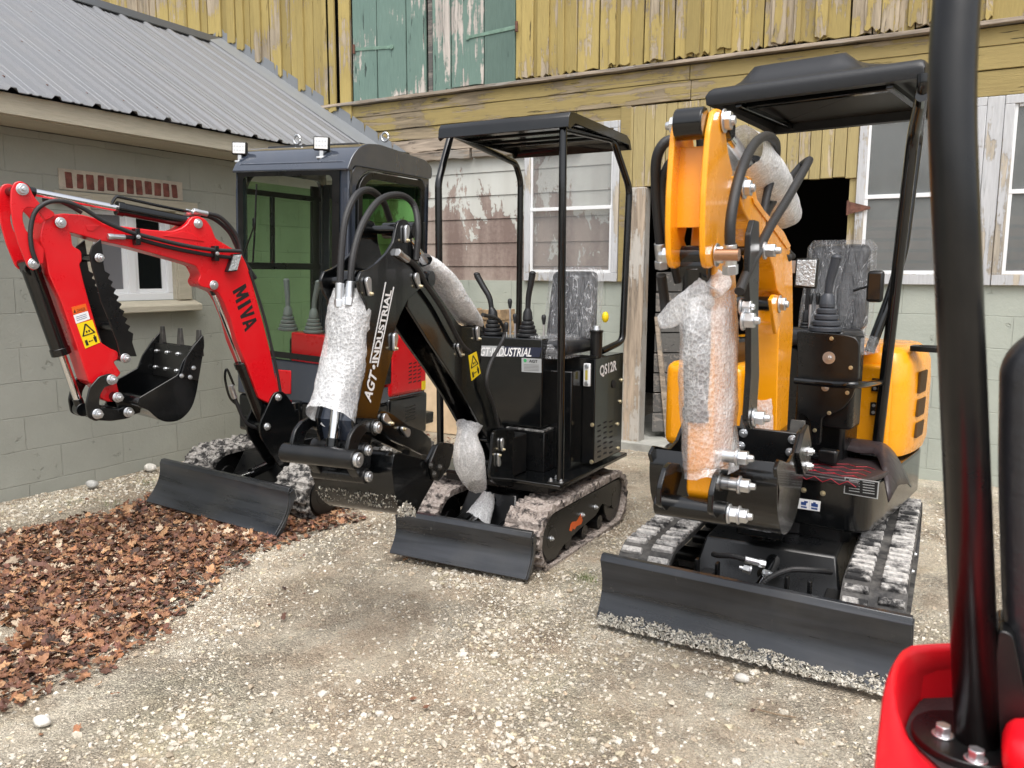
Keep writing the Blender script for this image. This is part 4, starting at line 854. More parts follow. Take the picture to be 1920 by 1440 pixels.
# house under the cab
MB(FR).box(-.44, .44, .0, .95, .38, .46).build('deck', BLACK2, rd, bevel=.01)
c4 = crop(260, 640, 3.893)
MB(FR).box(-.46, .46, .01, .50, .36, .60).build('front_panel', BLACK, rd, bevel=.02, seg=3)
MB(FR).box(-.46, .46, .015, .08, .602, .86).build('cab_lower_front', CHARC, rd, bevel=.015, seg=3)
p = FR.pxs(c4([(1000, 205), (1110, 215), (1110, 385), (1000, 385)]), Y=.008); MB(FR).pry([(q.x, q.z) for q in p], .006, .0145).build('red_access_panel', RED, rd, bevel=.004)
p = FR.pxs([(567, 758), (590, 762), (590, 784), (567, 779)], Y=.0); pl = MB(FR).pry([(q.x, q.z) for q in p], .003, .0095).build('data_plate', BLKINK, rd)
p = FR.pxs([(547, 797), (568, 799), (568, 813), (546, 811)], Y=.0); lb = MB(FR).pry([(q.x, q.z) for q in p], .003, .0095).build('white_label', WHITE, rd)
ip = FR.pxs([(550, 801), (556, 800), (557, 806), (550, 808)], Y=.0); MB(FR).pry([(q.x, q.z) for q in ip], .0015, .003).build('pictogram', BLKINK, lb)
# rear hood right side
hd = MB(FR).box(.10, .475, .40, .81, .625, 1.035).build('engine_hood', RED, rd, bevel=.03, seg=3)
MB(FR).box(.0, .475, .40, .82, .34, .62).build('counterweight', BLACK, rd, bevel=.02, seg=3); MB(FR).box(-.46, .0, .50, .82, .37, .98).build('fuel_side_cover', CHARC, rd, bevel=.02, seg=3)
MB(FR).box(.08, .47, .38, .80, 1.04, 1.09).build('hood_top', CHARC, rd, bevel=.02, seg=3)
m = MB(FR)
for i in range(3):
    for j in range(6): y = .60 + i * .05; z = .70 + j * .025; m.prx([(y, z), (y + .032, z + .006), (y + .032, z + .014), (y, z + .008)], .4752, .4765)
for j in range(5): m.prx([(.57, .545 - j * .022), (.68, .55 - j * .022), (.68, .54 - j * .022), (.57, .535 - j * .022)], .4753, .4765)
m.build('vent_slot', BLKINK, hd)
text('lettering', 'CE', BLKINK, hd, FR, (.476, .60, .95), (.476, .68, .95), (.476, .60, .99)); d_ = MB(FR).box(.4752, .477, .745, .79, .64, .70).build('yellow_label', YELST, hd)
lb2 = MB(FR).box(.4705, .472, .60, .68, 1.05, 1.085).build('white_label', WHITE, hd)
# cab shell: posts and rails with openings
ZB, ZT = .60, 2.10; y0, y1 = .0, .80; xr, xl = .46, -.46; t = .045
m = MB(FR)
m.prx(rpoly([(y1, 2.04), (.12, 2.12), (.05, 2.10), (.0, 2.06), (.03, 2.035), (y1, 2.035)][::-1], .03, 4), xl, xr)
rf = MB(FR).prx(rpoly([(y1 + .02, 2.03), (y1 + .02, 2.11), (y1 - .06, 2.145), (.28, 2.18), (.17, 2.17), (.09, 2.14), (.03, 2.08), (-.012, 2.0), (.03, 2.0), (.05, 2.03)], .03, 4), xl - .01, xr + .01).build('cab_roof', CHARC, rd, bevel=.03, seg=4)
MB(FR).box(xl + .08, xr - .08, .2, .7, 2.155, 2.185).build('roof_pad', BLACK2, rf, bevel=.01)
for yy in (.30,): pass
def frame_x(x0, x1, outer, inner, mat, name, par):
    "ring plate in a yz plane: outer and inner loops of equal length"
    n = len(outer); v = [(x0, *p) for p in outer] + [(x0, *p) for p in inner] + [(x1, *p) for p in outer] + [(x1, *p) for p in inner]; f = []
    for i in range(n):
        k = (i + 1) % n; f += [(i, k, n + k, n + i), (2 * n + i, 3 * n + i, 3 * n + k, 2 * n + k), (i, 2 * n + i, 2 * n + k, k), (n + i, n + k, 3 * n + k, 3 * n + i)]
    return MB(FR).add(v, f).build(name, mat, par, bevel=.004, sharp=40)
def rr(a, b, c, d, rs, k=6):
    "rounded rectangle loop y a..b z c..d, corner radii for (a,c),(b,c),(b,d),(a,d)"
    P = []
    for (cy_, cz_, r, s) in ((a, c, rs[0], 180), (b, c, rs[1], 270), (b, d, rs[2], 0), (a, d, rs[3], 90)):
        oy = cy_ + (r if cy_ == a else -r); oz = cz_ + (r if cz_ == c else -r)
        for i in range(k + 1): t_ = R_(s + 90 * i / k); P.append((oy + r * math.cos(t_), oz + r * math.sin(t_)))
    return P
for x0, x1, nm in ((xr - .035, xr, 'door_side'), (xl, xl + .035, 'left_cab_side')):
    o = rr(y0 + .01, y1, ZB, 2.085, (.02, .02, .05, .20)); i_ = rr(y0 + .075, y1 - .05, ZB + .10, 2.02, (.06, .06, .05, .15)); frame_x(x0, x1, o, i_, CHARC, nm if x0 > 0 else nm, rd)
dr = frame_x(xr - .012, xr + .012, rr(y0 + .085, y1 - .06, ZB + .12, 2.01, (.05, .05, .05, .14)), rr(y0 + .125, y1 - .10, ZB + .30, 1.97, (.05, .05, .04, .11)), BLACK2, 'cab_door', rd)
MB(FR).prx(rr(y0 + .127, y1 - .102, ZB + .302, 1.968, (.05, .05, .04, .11)), xr - .004, xr + .001).build('door_glass', CABGL, dr)
MB(FR).box(xr + .012, xr + .03, y1 - .085, y1 - .07, 1.55, 1.75).build('door_hinge', BLACK2, dr, bevel=.003)
# front frame
o = rr(xl, xr, .60, 2.06, (.03, .03, .05, .05)); i_ = rr(xl + .055, xr - .085, .86, 1.995, (.02, .02, .03, .03)); n = len(o)
v = [(a, .012, b) for a, b in o] + [(a, .012, b) for a, b in i_] + [(a, .055, b) for a, b in o] + [(a, .055, b) for a, b in i_]; f = []
for i in range(n): k = (i + 1) % n; f += [(i, k, n + k, n + i), (2 * n + i, 3 * n + i, 3 * n + k, 2 * n + k), (i, 2 * n + i, 2 * n + k, k), (n + i, n + k, 3 * n + k, 3 * n + i)]
ff = MB(FR).add(v, f).build('front_frame', CHARC, rd, bevel=.012, sharp=40)
g_ = MB(FR).box(xl + .03, xr - .06, .004, .010, .872, 2.01).build('windscreen', FRONTGL, ff)
o = rr(xl + .03, xr - .06, .872, 2.01, (.02,) * 4); i_ = rr(xl + .075, xr - .115, .91, 1.975, (.03,) * 4); n = len(o)
v = [(a, .0015, b) for a, b in o] + [(a, .0015, b) for a, b in i_] + [(a, .0035, b) for a, b in o] + [(a, .0035, b) for a, b in i_]; f = []
for i in range(n): k = (i + 1) % n; f += [(i, k, n + k, n + i), (2 * n + i, 3 * n + i, 3 * n + k, 2 * n + k), (i, 2 * n + i, 2 * n + k, k), (n + i, n + k, 3 * n + k, 3 * n + i)]
MB(FR).add(v, f).build('windscreen_seal', BLACK2, g_)
# window bars on the far side, traced through the windscreen
c3 = crop(420, 240, 3.13)
def sp(x, y): q = FR.px(420 + x / 3.13, 240 + y / 3.13, X=xl + .03); return q.y, q.z
ya, zc1 = sp(292, 600); yb = sp(520, 600)[0]; z1 = sp(400, 402)[1]; z2 = sp(400, 812)[1]
m = MB(FR).box(xl + .005, xl + .03, .05, y1, z1 - .018, z1 + .018).box(xl + .005, xl + .03, .05, y1, z2 - .022, z2 + .022).box(xl + .006, xl + .029, ya - .014, ya + .014, z2 + .022, z1 - .018).box(xl + .005, xl + .03, yb, yb + .07, .8, 1.98); m.build('side_window_bar', BLACK2, rd, bevel=.003)
MB(FR).box(xl + .012, xl + .016, .08, y1 - .08, .72, 1.96).build('left_side_glass', CABGL, rd)
# rear frame and rear glass
m = MB(FR).box(xl, xl + .09, y1 - .03, y1, .95, 2.0).box(xr - .09, xr, y1 - .03, y1, .95, 2.0).box(xl + .09, xr - .09, y1 - .03, y1, .95, 1.15).box(xl + .09, xr - .09, y1 - .03, y1, 1.9, 2.0); m.build('rear_frame', CHARC, rd, bevel=.004)
MB(FR).box(xl + .09, xr - .09, y1 - .018, y1 - .012, 1.15, 1.9).build('rear_glass', CABGL, rd)
MB(FR).box(xl + .04, xr - .04, .06, y1 - .03, .60, .64).build('cab_floor', BLACK2, rd); MB(FR).box(-.05, .36, .07, .16, .64, 1.03).build('lever_console', RED, rd, bevel=.01)
MB(FR).box(-.40, -.05, .40, .75, .64, .95).build('seat_base', BLACK2, rd, bevel=.02); seat(FR, rd, -.02, .55, .92, .40, .62)
for (bx_, tx_, ty) in ((542, 537, 527), (590, 597, 530)):
    b = FR.px(bx_ - 2, 618, Y=.13); tt = FR.px(tx_, ty, Y=.13); lever(FR, rd, (b.x, .13, 1.03), (tt.x, .13, tt.z), GREYPL, 1.0)
for x_ in (.05, .16): knob(FR, rd, (x_, .3, .9), (x_, .3, 1.22))
# work lights, wiper, lifting eye
for (cx_, cy_) in ((448, 279), (602, 270)):
    q = FR.px(cx_, cy_, Y=.03); FL = Fr(FR.w(q.x, .03, q.z), 28, 2.2)
    wl = MB(FL).box(-.047, .047, .0, .035, -.036, .044).build('work_light', BLACK2, rd, bevel=.008, seg=3)
    MB(FL).box(-.039, .039, -.004, .001, -.028, .036).build('light_lens', LAMPW, wl, bevel=.002); m = MB(FL)
    for i in range(4):
        for j in range(2): m.cyl((-.027 + i * .018, -.0055, -.008 + j * .024), (-.027 + i * .018, -.003, -.008 + j * .024), .006, n=8)
    m.build('light_led', ZINC, wl)
    MB(FL).box(-.012, .012, .008, .024, -.072, -.034).box(-.028, .028, .0, .05, -.082, -.07).build('light_bracket', ZINC, wl, bevel=.002)
    hose(FL, wl, [(.03, .02, -.02), (.06, .01, -.05), (.05, .008, -.08), (.01, .01, -.09)], .004, name='light_cable')
P = [FR.px(*q, Y=-.012) for q in [(481, 345), (478, 425), (474, 495)]]; wi = MB(FR).tube(P, .006, 6, 2).build('wiper', BLACK2, rd)
P = [FR.px(*q, Y=-.02) for q in [(476, 425), (458, 475)]]; MB(FR).tube(P, .005, 6, 0).build('wiper_arm', BLACK2, wi); q = FR.px(476, 418, Y=-.02); MB(FR).box(q.x - .012, q.x + .012, -.024, -.012, q.z - .03, q.z + .03).build('wiper_motor', BLACK2, wi, bevel=.004)
for (a, b) in ((722, 257), (557, 262)):
    q = FR.px(a, b, Y=.62 if a > 600 else .3); mm = MB(FR); P = [(q.x + .028 * math.cos(t_), .62 if a > 600 else .3, q.z + .028 * math.sin(t_)) for t_ in [2 * math.pi * i / 16 for i in range(17)]]; mm.tube(P, .007, 6, 0); mm.build('lifting_eye', ZINC, rd, sharp=180)
# swing post
BR = Fr((-3.53, 3.45, 0), -12)
def rp(x, y, X=0.0): q = BR.px(x, y, X=X); return (q.y, q.z)
foot = rp(522, 745, .07); cyb = rp(501, 800, .07)
pol = [(foot[0] - .03, foot[1] + .035), (foot[0] + .03, foot[1] + .035), (foot[0] + .10, foot[1] - .06), (foot[0] + .14, .30), (foot[0] - .0, .26), (cyb[0] - .05, cyb[1] - .05), (cyb[0] - .055, cyb[1] + .02)]
plates(BR, rd, pol, ((.062, .078), (-.078, -.062)), BLACK, 'swing_bracket', .003, .03)
MB(BR).box(-.06, .06, foot[0] + .06, foot[0] + .14, .30, .60).cyl((0, foot[0] + .14, .26), (0, foot[0] + .14, .64), .055, n=20).box(-.09, .09, foot[0] + .1, foot[0] + .35, .28, .42).build('swing_post', BLACK, rd, bevel=.004)
c1 = crop(0, 300, 2.879)
# boom
bo = c1([(275, 350), (280, 310), (300, 295), (335, 288), (440, 295), (520, 315), (560, 345), (680, 360), (820, 378), (930, 385), (985, 365), (1010, 345), (1030, 312), (1065, 301), (1110, 320), (1140, 360), (1165, 425), (1240, 470), (1300, 500), (1330, 560)]) + [(468, 511), (481, 559), (494, 607), (506, 655), (514, 696), (522, 730), (524, 745), (519, 757), (506, 757), (486, 747), (465, 691), (444, 640), (433, 598), (420, 566), (409, 548)] + c1([(1120, 690), (1082, 683), (1068, 655), (1085, 620), (1060, 572), (1010, 555), (850, 510), (700, 470), (540, 435), (400, 395), (330, 385), (290, 370)])
pb = rpoly(BR.yz(bo, .06), .012, 2); boom = MB(BR).prx(pb, -.06, .06).build('boom', RED, rd, bevel=.004)
# web lines on the boom side and gussets
for pts_ in ([(460, 355), (540, 350), (500, 385), (470, 380)], [(880, 410), (985, 385), (1040, 400), (1100, 440)]):
    MB(BR).prx(BR.yz(c1(pts_), .06), .06, .064).build('gusset', RED, boom, bevel=.001)
# arm with crescent cheeks
ar = c1([(235, 330), (300, 290), (345, 300), (372, 335), (360, 372), (385, 400), (392, 465), (440, 490), (445, 545), (430, 560), (450, 650), (480, 760), (545, 985), (600, 1020), (640, 1035), (640, 1080), (612, 1088), (640, 1130), (655, 1150), (640, 1168), (625, 1180), (645, 1260), (620, 1305), (575, 1305), (545, 1285), (545, 1240), (480, 1200), (400, 960), (330, 760), (265, 620), (240, 490), (215, 430), (222, 380)])
arm = MB(BR).prx(rpoly(BR.yz(ar, .072), .012, 2), -.072, .072).build('arm', RED, rd, bevel=.005)
cr_p = c1([(60, 160), (58, 250), (72, 350), (100, 450), (150, 575), (182, 600), (210, 580), (215, 560), (235, 560), (240, 480), (180, 420), (140, 380), (122, 320), (125, 275), (150, 252), (190, 262), (225, 300), (245, 330), (300, 300), (290, 280), (215, 235), (180, 190), (158, 140), (120, 113), (80, 118)])
plates(BR, arm, BR.yz(cr_p, .086), ((.072, .086), (-.086, -.072)), RED, 'arm_cheek', .003, .012)
for (a, hw, R_n) in ((rp(114 - 72.5 + 0, 355, .086), .09, .02),): pin(BR, rd, a, hw, .02, .021, .02)
for (x_, y_, hw) in ((118, 160, .088), (328, 338, .092), (1070, 343, .062), (182, 560, .088), (1155, 675, .064)):
    q = c1([(x_, y_)])[0]; pin(BR, rd, rp(*q, X=hw), hw, .02, .020, .014)
for (x_, y_) in ((522, 745), (501, 800)): pin(BR, rd, rp(x_, y_, .08), .08, .02, .017, .014)
pin(BR, rd, rp(*c1([(535, 528)])[0], X=.11), .11, .018, .017, .026); pin(BR, rd, rp(*c1([(675, 1070)])[0], X=.11), .11, .02, .019, .03)
# thumb with serrated edges
th = [(485, 505), (500, 460), (545, 425), (556, 500), (560, 560)]; x_, y_ = 560, 600
e0, e1 = Vector((565, 600)), Vector((705, 960)); n = 9
for i in range(n): a = e0.lerp(e1, i / n); b = e0.lerp(e1, (i + .62) / n); th += [(a.x + 2, a.y), (b.x + 22, b.y - 8)]
th += [(715, 985), (740, 1060), (650, 1060), (635, 990), (590, 870), (545, 760), (520, 660), (495, 570)]
plates(BR, rd, BR.yz(c1(th), .10), ((.088, .10), (-.10, -.088)), BLACK2, 'thumb', .002, .004)
MB(BR).cyl((-.088, *rp(*c1([(600, 900)])[0])), (.088, *rp(*c1([(600, 900)])[0])), .02).build('thumb_crossbar', BLACK2, rd)
# cylinders
a = rp(*c1([(165, 585)])[0]); b = rp(*c1([(438, 1345)])[0]); bcy = cylinder(BR, rd, (0, *a), (0, *b), .60, .040, .019, 'bucket_cylinder')
a = rp(*c1([(1062, 343)])[0]); b = rp(*c1([(118, 162)])[0]); acy = cylinder(BR, rd, (0, *a), (0, *b), .50, .032, .018, 'arm_cylinder')
a = rp(498, 797); b = rp(397, 534); cylinder(BR, rd, (0, *a), (0, *b), .47, .040, .018, 'boom_cylinder')
# links
H1, H2, H3, H4 = [rp(*q, X=.11) for q in c1([(600, 1185), (523, 1370), (632, 1280), (690, 1360)])]
lk = c1([(600, 1150), (535, 1168), (482, 1230), (462, 1320), (475, 1392), (520, 1412), (555, 1395), (548, 1345), (535, 1320), (540, 1270), (565, 1225), (615, 1212), (630, 1185)])
plates(BR, rd, BR.yz(lk, .11), ((.098, .112), (-.112, -.098)), BLACK, 'link_plate', .003, .012)
l2 = c1([(500, 1345), (560, 1335), (640, 1345), (690, 1325), (722, 1350), (715, 1385), (680, 1398), (600, 1410), (520, 1405)])
plates(BR, rd, BR.yz(l2, .09), ((.05, .09), (-.09, -.05)), BLACK, 'bucket_link', .003, .012)
for h in (H1, H2, H3, H4): pin(BR, rd, h, .115, .024, .020, .03)
# bucket
bs = c1([(750, 1285), (960, 1160), (985, 1090), (1040, 1005), (1092, 945), (1100, 1000), (1080, 1100), (1066, 1230), (1035, 1335), (975, 1400), (905, 1415), (850, 1395), (800, 1350), (752, 1325)])
BX = .23; bp = BR.yz(bs, BX)
lipq = rp(*c1([(1092, 1040)])[0], X=BX); shp = c1([(752, 1283), (745, 1325), (800, 1352), (850, 1395), (905, 1414), (975, 1400), (1035, 1335), (1066, 1230), (1080, 1110), (1090, 1010)])
bk = bucket(BR, rd, bp, BR.yz(shp, BX), BX, lipq, tuple(Vector(rp(*c1([(1072, 950)])[0], X=BX)) - Vector(rp(*c1([(1075, 1060)])[0], X=BX))), 3, tl=.115, tw=.020)
# lip plate with bolts, side cutters, back plates up to the mounting ears
A = Vector(rp(*c1([(1078, 1015)])[0], X=BX)); B = Vector(rp(*c1([(1062, 1200)])[0], X=BX)); nq = Vector((-(B - A).y, (B - A).x)).normalized(); nq = nq if nq.x < 0 else -nq
lp = MB(BR).prx([tuple(A), tuple(A + nq * .022), tuple(B + nq * .022), tuple(B)], -BX + .013, BX - .013).build('lip_plate', BLACK2, bk, bevel=.002); m = MB(BR)
for xx in (-.19, -.07, .05, .17):
    for tt in (.25, .75): q = A.lerp(B, tt) + nq * .022; m.nut((xx, q.x, q.y), (0, nq.x, nq.y), .009, .010, .3)
m.build('bolt', ZINC, lp)
cu = c1([(1000, 1062), (1040, 1005), (1092, 940), (1098, 1000), (1070, 1170), (1066, 1192), (970, 1165)]); sc_ = MB(BR).prx(rpoly(BR.yz(cu, BX), .01, 2), BX, BX + .012).build('side_cutter', BLACK2, bk, bevel=.002); m = MB(BR)
for q in c1([(1045, 1122), (980, 1165), (1026, 1172)]): a = rp(*q, X=BX + .012); m.nut((BX + .012, *a), (1, 0, 0), .009, .010, .3)
m.build('bolt', ZINC, sc_)
tp = c1([(640, 1250), (755, 1283), (790, 1360), (660, 1400), (640, 1330)]); MB(BR).prx(rpoly(BR.yz(tp, .09), .01, 2), .05, .068).prx(rpoly(BR.yz(tp, .09), .01, 2), -.068, -.05).cyl((-.15, *rp(*c1([(760, 1300)])[0])), (.15, *rp(*c1([(760, 1300)])[0])), .03).build('bucket_ear', BLACK, bk, bevel=.003)
# hoses and clamps
def hp(pts_, X, cc=c1): return [tuple(BR.px(*q, X=X)) for q in cc(pts_)]
hose(BR, boom, hp([(200, 560), (172, 480), (165, 380), (190, 280), (260, 228), (350, 225), (450, 262), (560, 330), (700, 388), (860, 430), (1000, 462), (1150, 485), (1300, 492)], .095), .0105)
hose(BR, boom, hp([(640, 415), (720, 420), (860, 458), (1000, 490), (1140, 515), (1260, 528)], .075), .0105, fit=1)
hose(BR, boom, hp([(230, 215), (300, 215), (380, 250), (440, 285)], -.03), .009); hose(BR, boom, hp([(1090, 285), (1180, 305), (1250, 370), (1290, 440), (1305, 520), (1340, 580), (1380, 640)], .03), .0115, fit=1); hose(BR, boom, hp([(1050, 290), (1150, 315), (1230, 380), (1270, 450), (1290, 500)], .0), .0115, fit=1)
MB(BR).tube(hp([(605, 232), (625, 203), (660, 203), (850, 245), (1050, 285)], .01), .008, 8, 5).build('pipe', BLACK, acy)
MB(BR).tube(hp([(1262, 1215), (1225, 1130), (1215, 1180), (1240, 1280), (1290, 1330)], -.03), .007, 8, 5).build('pipe', BLACK, boom)
hose(BR, boom, hp([(1260, 1260), (1285, 1330), (1330, 1420), (1400, 1450)], -.02), .011, fit=1); hose(BR, boom, [tuple(BR.px(*q, X=.065)) for q in [(468, 508), (484, 556), (497, 600), (509, 650), (520, 700), (526, 735)]], .008)
for q in c1([(730, 415), (1155, 505)]):
    a = rp(*q, X=.07); cl = MB(BR).box(.06, .105, a[0] - .012, a[0] + .012, a[1] - .04, a[1] + .04).build('hose_clamp', BLACK2, boom, bevel=.003); MB(BR).nut((.105, *a), (1, 0, 0), .008, .01, .3).build('bolt', ZINC, cl)
# boom lamp
L = BR.pxs(c1([(1262, 508), (1308, 503), (1280, 600), (1228, 605)]), X=.10); lm = MB(BR).prx([(q.y, q.z) for q in L], .062, .10).build('boom_light', BLACK2, boom, bevel=.004); L2 = [q.lerp(sum(L, Vector()) / 4, .14) for q in L]; MB(BR).prx([(q.y, q.z) for q in L2], .1, .103).build('light_lens', LENS, lm)
# stickers
d = decal(BR, arm, c1([(385, 795), (462, 775), (472, 812), (395, 835)]), .0723, ORST, 'danger_sticker'); q = BR.pxs(c1([(418, 822), (462, 810), (414, 806)]), X=.0742); text('lettering', 'DANGER', BLKINK, d, BR, *q, th=.0003)
q = BR.yz(c1([(398, 826), (410, 823), (402, 806)]), .074); MB(BR).prx(q, .0738, .0746).build('pictogram', BLKINK, d)
d = decal(BR, arm, c1([(396, 838), (473, 815), (486, 858), (410, 884)]), .0723, WHITE, 'white_sticker'); m = MB(BR)
for t_ in (.25, .5, .75): a, b, cc, dd = [Vector(v_) for v_ in BR.yz(c1([(402, 842), (474, 820), (482, 856), (412, 880)]), .0738)]; p1, p2 = a.lerp(dd, t_), b.lerp(cc, t_); p1, p2 = p1.lerp(p2, .08), p1.lerp(p2, .85); u_ = Vector((0, .0022)); m.prx([tuple(p1), tuple(p2), tuple(p2 + u_), tuple(p1 + u_)], .0738, .0744)
m.build('small_print', simple('blue_ink', (.05, .08, .2), .6), d)
warning(BR, arm, c1([(413, 885), (498, 862), (540, 985), (460, 1018)]), .0723)
text('lettering', 'MIVA', BLKINK, boom, BR, *[BR.px(*q, X=.061) for q in [(440, 538), (462, 616), (452, 533)]], bold=.02) if 0 else None
# MIVA runs down the boom, letter tops towards the cab
P0, P1, P2 = [BR.px(*k, X=.0605) for k in c3([(50, 958), (124, 1198), (126, 912)])]; GL = [(0, .30, [[(0, 0), (0, 1), (.3, 1), (.5, .5), (.7, 1), (1, 1), (1, 0), (.74, 0), (.74, .56), (.58, .14), (.42, .14), (.26, .56), (.26, 0)]]), (.375, .085, [[(0, 0), (0, 1), (1, 1), (1, 0)]]), (.52, .23, [[(0, 1), (.32, 1), (.5, .38), (.68, 1), (1, 1), (.66, 0), (.34, 0)]]), (.76, .24, [[(0, 0), (.34, 1), (.5, 1), (.5, .75), (.29, 0)], [(1, 0), (.66, 1), (.5, 1), (.5, .75), (.71, 0)], [(.346, .2), (.654, .2), (.6, .39), (.4, .39)]])]
for x_, w_, Ps in GL:
    m = MB(BR)
    for P in Ps: q = [P0 + (P1 - P0) * (x_ + w_ * u) + (P2 - P0) * v_ for u, v_ in P]; m.prx([(p.y, p.z) for p in q], .0602, .0612)
    m.build('lettering', BLKINK, boom)
# ================================================================ black open digger
FB = Fr((-2.07, 3.42, 0), 0)
bl = thing('mini_excavator', 'black mini excavator with flat black canopy on four posts, white lettering on its arm', 'mini excavator', FB, 'mini excavators parked in the yard')
track(FB, bl, .19, .39, -.20, .88, .30, 'mud', MUDP, side=1, seed=3); track(FB, bl, -.39, -.19, -.20, .88, .30, 'mud', MUDP, side=-1, seed=4)
chassis(FB, bl, -.19, .19, -.2, .9, .31)
blade(Fr((-2.06, 3.12, 0), 2.0), bl, -.375, .375, -.035, .02, .03, .215, .028, arms=(-.13, .13), yback=.32)
# orange fox-like emblem on the frame plate
lo = crop(840, 620, 3.0)([(683, 1125), (690, 1090), (700, 1075), (722, 1072), (735, 1055), (748, 1030), (752, 1045), (757, 1068), (748, 1088), (722, 1100), (712, 1118), (700, 1112), (695, 1128)])
MB(FB).prx(FB.yz(lo, .3742), .3742, .3756).build('orange_emblem', ORST, bl)
MB(FB).box(-.39, .39, .0, .86, .375, .395).build('platform', BLACK, bl, bevel=.004)
MB(FB).box(-.30, .30, .05, .80, .33, .374).build('slew_frame', BLACK2, bl)
# console
def B(x, y, Y): q = FB.px(x, y, Y=Y); return q
yc = .20; a = B(886, 636, yc); b = B(1015, 803, yc); xa, xb, zb, zt = a.x - .04, b.x, b.z, B(1015, 636, yc).z
con = MB(FB).box(xa, xb, yc, yc + .20, zb, zt).build('control_console', BLACK, bl, bevel=.006)
MB(FB).box(xa + .03, xb - .05, yc + .05, yc + .16, .395, zb).build('console_post', BLACK2, bl)
q = FB.pxs([(901, 648), (1021 - 5, 652), (1016 - 5, 670), (903, 668)], Y=yc - .002); st = MB(FB).pry([(p.x, p.z) for p in q], yc - .0018, yc - .0002).build('name_strip', simple('navy_strip', (.02, .025, .05), .3), con)
MB(FB).pry([(p.x, p.z) for p in FB.pxs([(901, 648), (945, 649), (945, 669), (903, 668)], Y=yc - .003)], yc - .0024, yc - .0018).build('silver_band', SILVER, st)
text('lettering', 'AGT\u00b7INDUSTRIAL', WHITE, st, FB, *[FB.px(*k, Y=yc - .003) for k in [(890, 667), (996, 669), (893, 651)]], th=.001, bold=.02)
q = FB.pxs([(978, 671), (1015, 673), (1015, 699), (978, 697)], Y=yc - .002); st = MB(FB).pry([(p.x, p.z) for p in q], yc - .0018, yc - .0002).build('rating_plate', SILVER, con)
text('lettering', 'AGT', BLKINK, st, FB, *[FB.px(*k, Y=yc - .003) for k in [(992, 679.5), (1008, 680.5), (992, 674)]], th=.001, bold=.02)
MB(FB).cyl((FB.px(985, 676, Y=yc).x, yc - .003, FB.px(985, 676, Y=yc).z), (FB.px(985, 676, Y=yc).x, yc - .0018, FB.px(985, 676, Y=yc).z), .009, n=12).build('green_logo', GREENST, st)
m = MB(FB)
for k in range(5): p0 = FB.px(982, 684 + k * 2.6, Y=yc - .003); p1 = FB.px(1010, 685 + k * 2.6, Y=yc - .003); m.pry([(p0.x, p0.z), (p1.x, p1.z), (p1.x, p1.z + .0022), (p0.x, p0.z + .0022)], yc - .0026, yc - .0018)
m.build('small_print', simple('grey_ink', (.15, .15, .15), .6), st)
# swing bracket and foot
MB(FB).box(-.16, .12, -.02, .16, .40, .60).build('boom_mount', BLACK2, bl, bevel=.006)
# step and tank
cB = crop(840, 620, 3.0)
p = B(1025, 812, .12); MB(FB).box(.0, .20, .20, .36, .395, .60).build('foot_step', BLACK2, bl, bevel=.006)
MB(FB).box(-.02, .20, .19, .37, .602, .612).build('step_tread', NT('x').m if 0 else paint('scuffed_step', (.03, .03, .03), .35, .9, (.5, .5, .48), dsc=40), bl, bevel=.002)
hose(FB, bl, [(.02, .14, .60), (.04, .08, .5), (-.02, .05, .46), (-.10, .05, .5)], .012); hose(FB, bl, [(-.06, .13, .60), (-.03, .09, .52), (-.08, .06, .44)], .010)
# engine box
xe = .372; e0 = FB.px(1117, 672, X=xe); e1 = FB.px(1167, 655, X=xe); eb = FB.px(1117, 873, X=xe)
ye0, ye1 = e0.y, FB.px(1165, 842, X=xe).y; EB = MB(FB).box(-.37, xe, ye0, ye1, .41, e0.z).build('engine_cover', BLACK, bl, bevel=.005)
MB(FB).box(-.37, xe + .003, ye0 - .004, ye0 + .02, e0.z - .0, e0.z + .012).build('cover_lip', BLACK2, EB)
# QS12R, vents, bolts on the right side
text('lettering', 'QS12R', WHITE, EB, FB, *[FB.px(*k, X=xe + .001) for k in cB([(853, 268), (948, 232), (853, 197)])], th=.001, bold=.03)
m = MB(FB)
for (x_, y_) in [(850 + i * 33, 530 - i * 12 + j * 29 - (0 if i != 1 else 8)) for i in range(3) for j in range(7)]:
    q = FB.yz(cB([(x_ - 9, y_ + 4), (x_ + 9, y_ - 4), (x_ + 9, y_ + 5), (x_ - 9, y_ + 13)]), xe); m.prx(rpoly(q, .003, 2), xe - .001, xe + .001)
m.build('vent_slot', DARKM, EB)
for (x_, y_) in ((975, 278), (968, 398), (952, 525), (955, 660)):
    a_ = FB.px(*cB([(x_, y_)])[0], X=xe); MB(FB).nut((xe, a_.y, a_.z), (1, 0, 0), .009, .009, 0).build('cover_bolt', BRASS, EB)
for (x_, y_) in ((740, 352), (812, 530), (808, 738)):
    a_ = FB.px(*cB([(x_, y_)])[0], Y=ye0); MB(FB).nut((a_.x, ye0, a_.z), (0, -1, 0), .009, .009, 0).build('cover_bolt', BRASS, EB)
a_ = FB.px(*cB([(930, 300)])[0], X=xe); MB(FB).cyl((xe - .001, a_.y, a_.z), (xe + .006, a_.y, a_.z), .022, n=16).build('key_recess', DARKM, EB)
g0 = FB.px(*cB([(768, 182)])[0], Y=ye0); g1 = FB.px(*cB([(803, 314)])[0], Y=ye0); sg = MB(FB).box(g0.x, g1.x, ye0 - .014, ye0, g1.z, g0.z).build('sight_glass', VINYL, EB, bevel=.004)
MB(FB).box(g0.x + .012, g1.x - .012, ye0 - .0165, ye0 - .0135, g1.z + .035, g0.z - .035).build('level_tube', simple('oil_level_yellow', (.45, .38, .08), .3), sg); m = MB(FB)
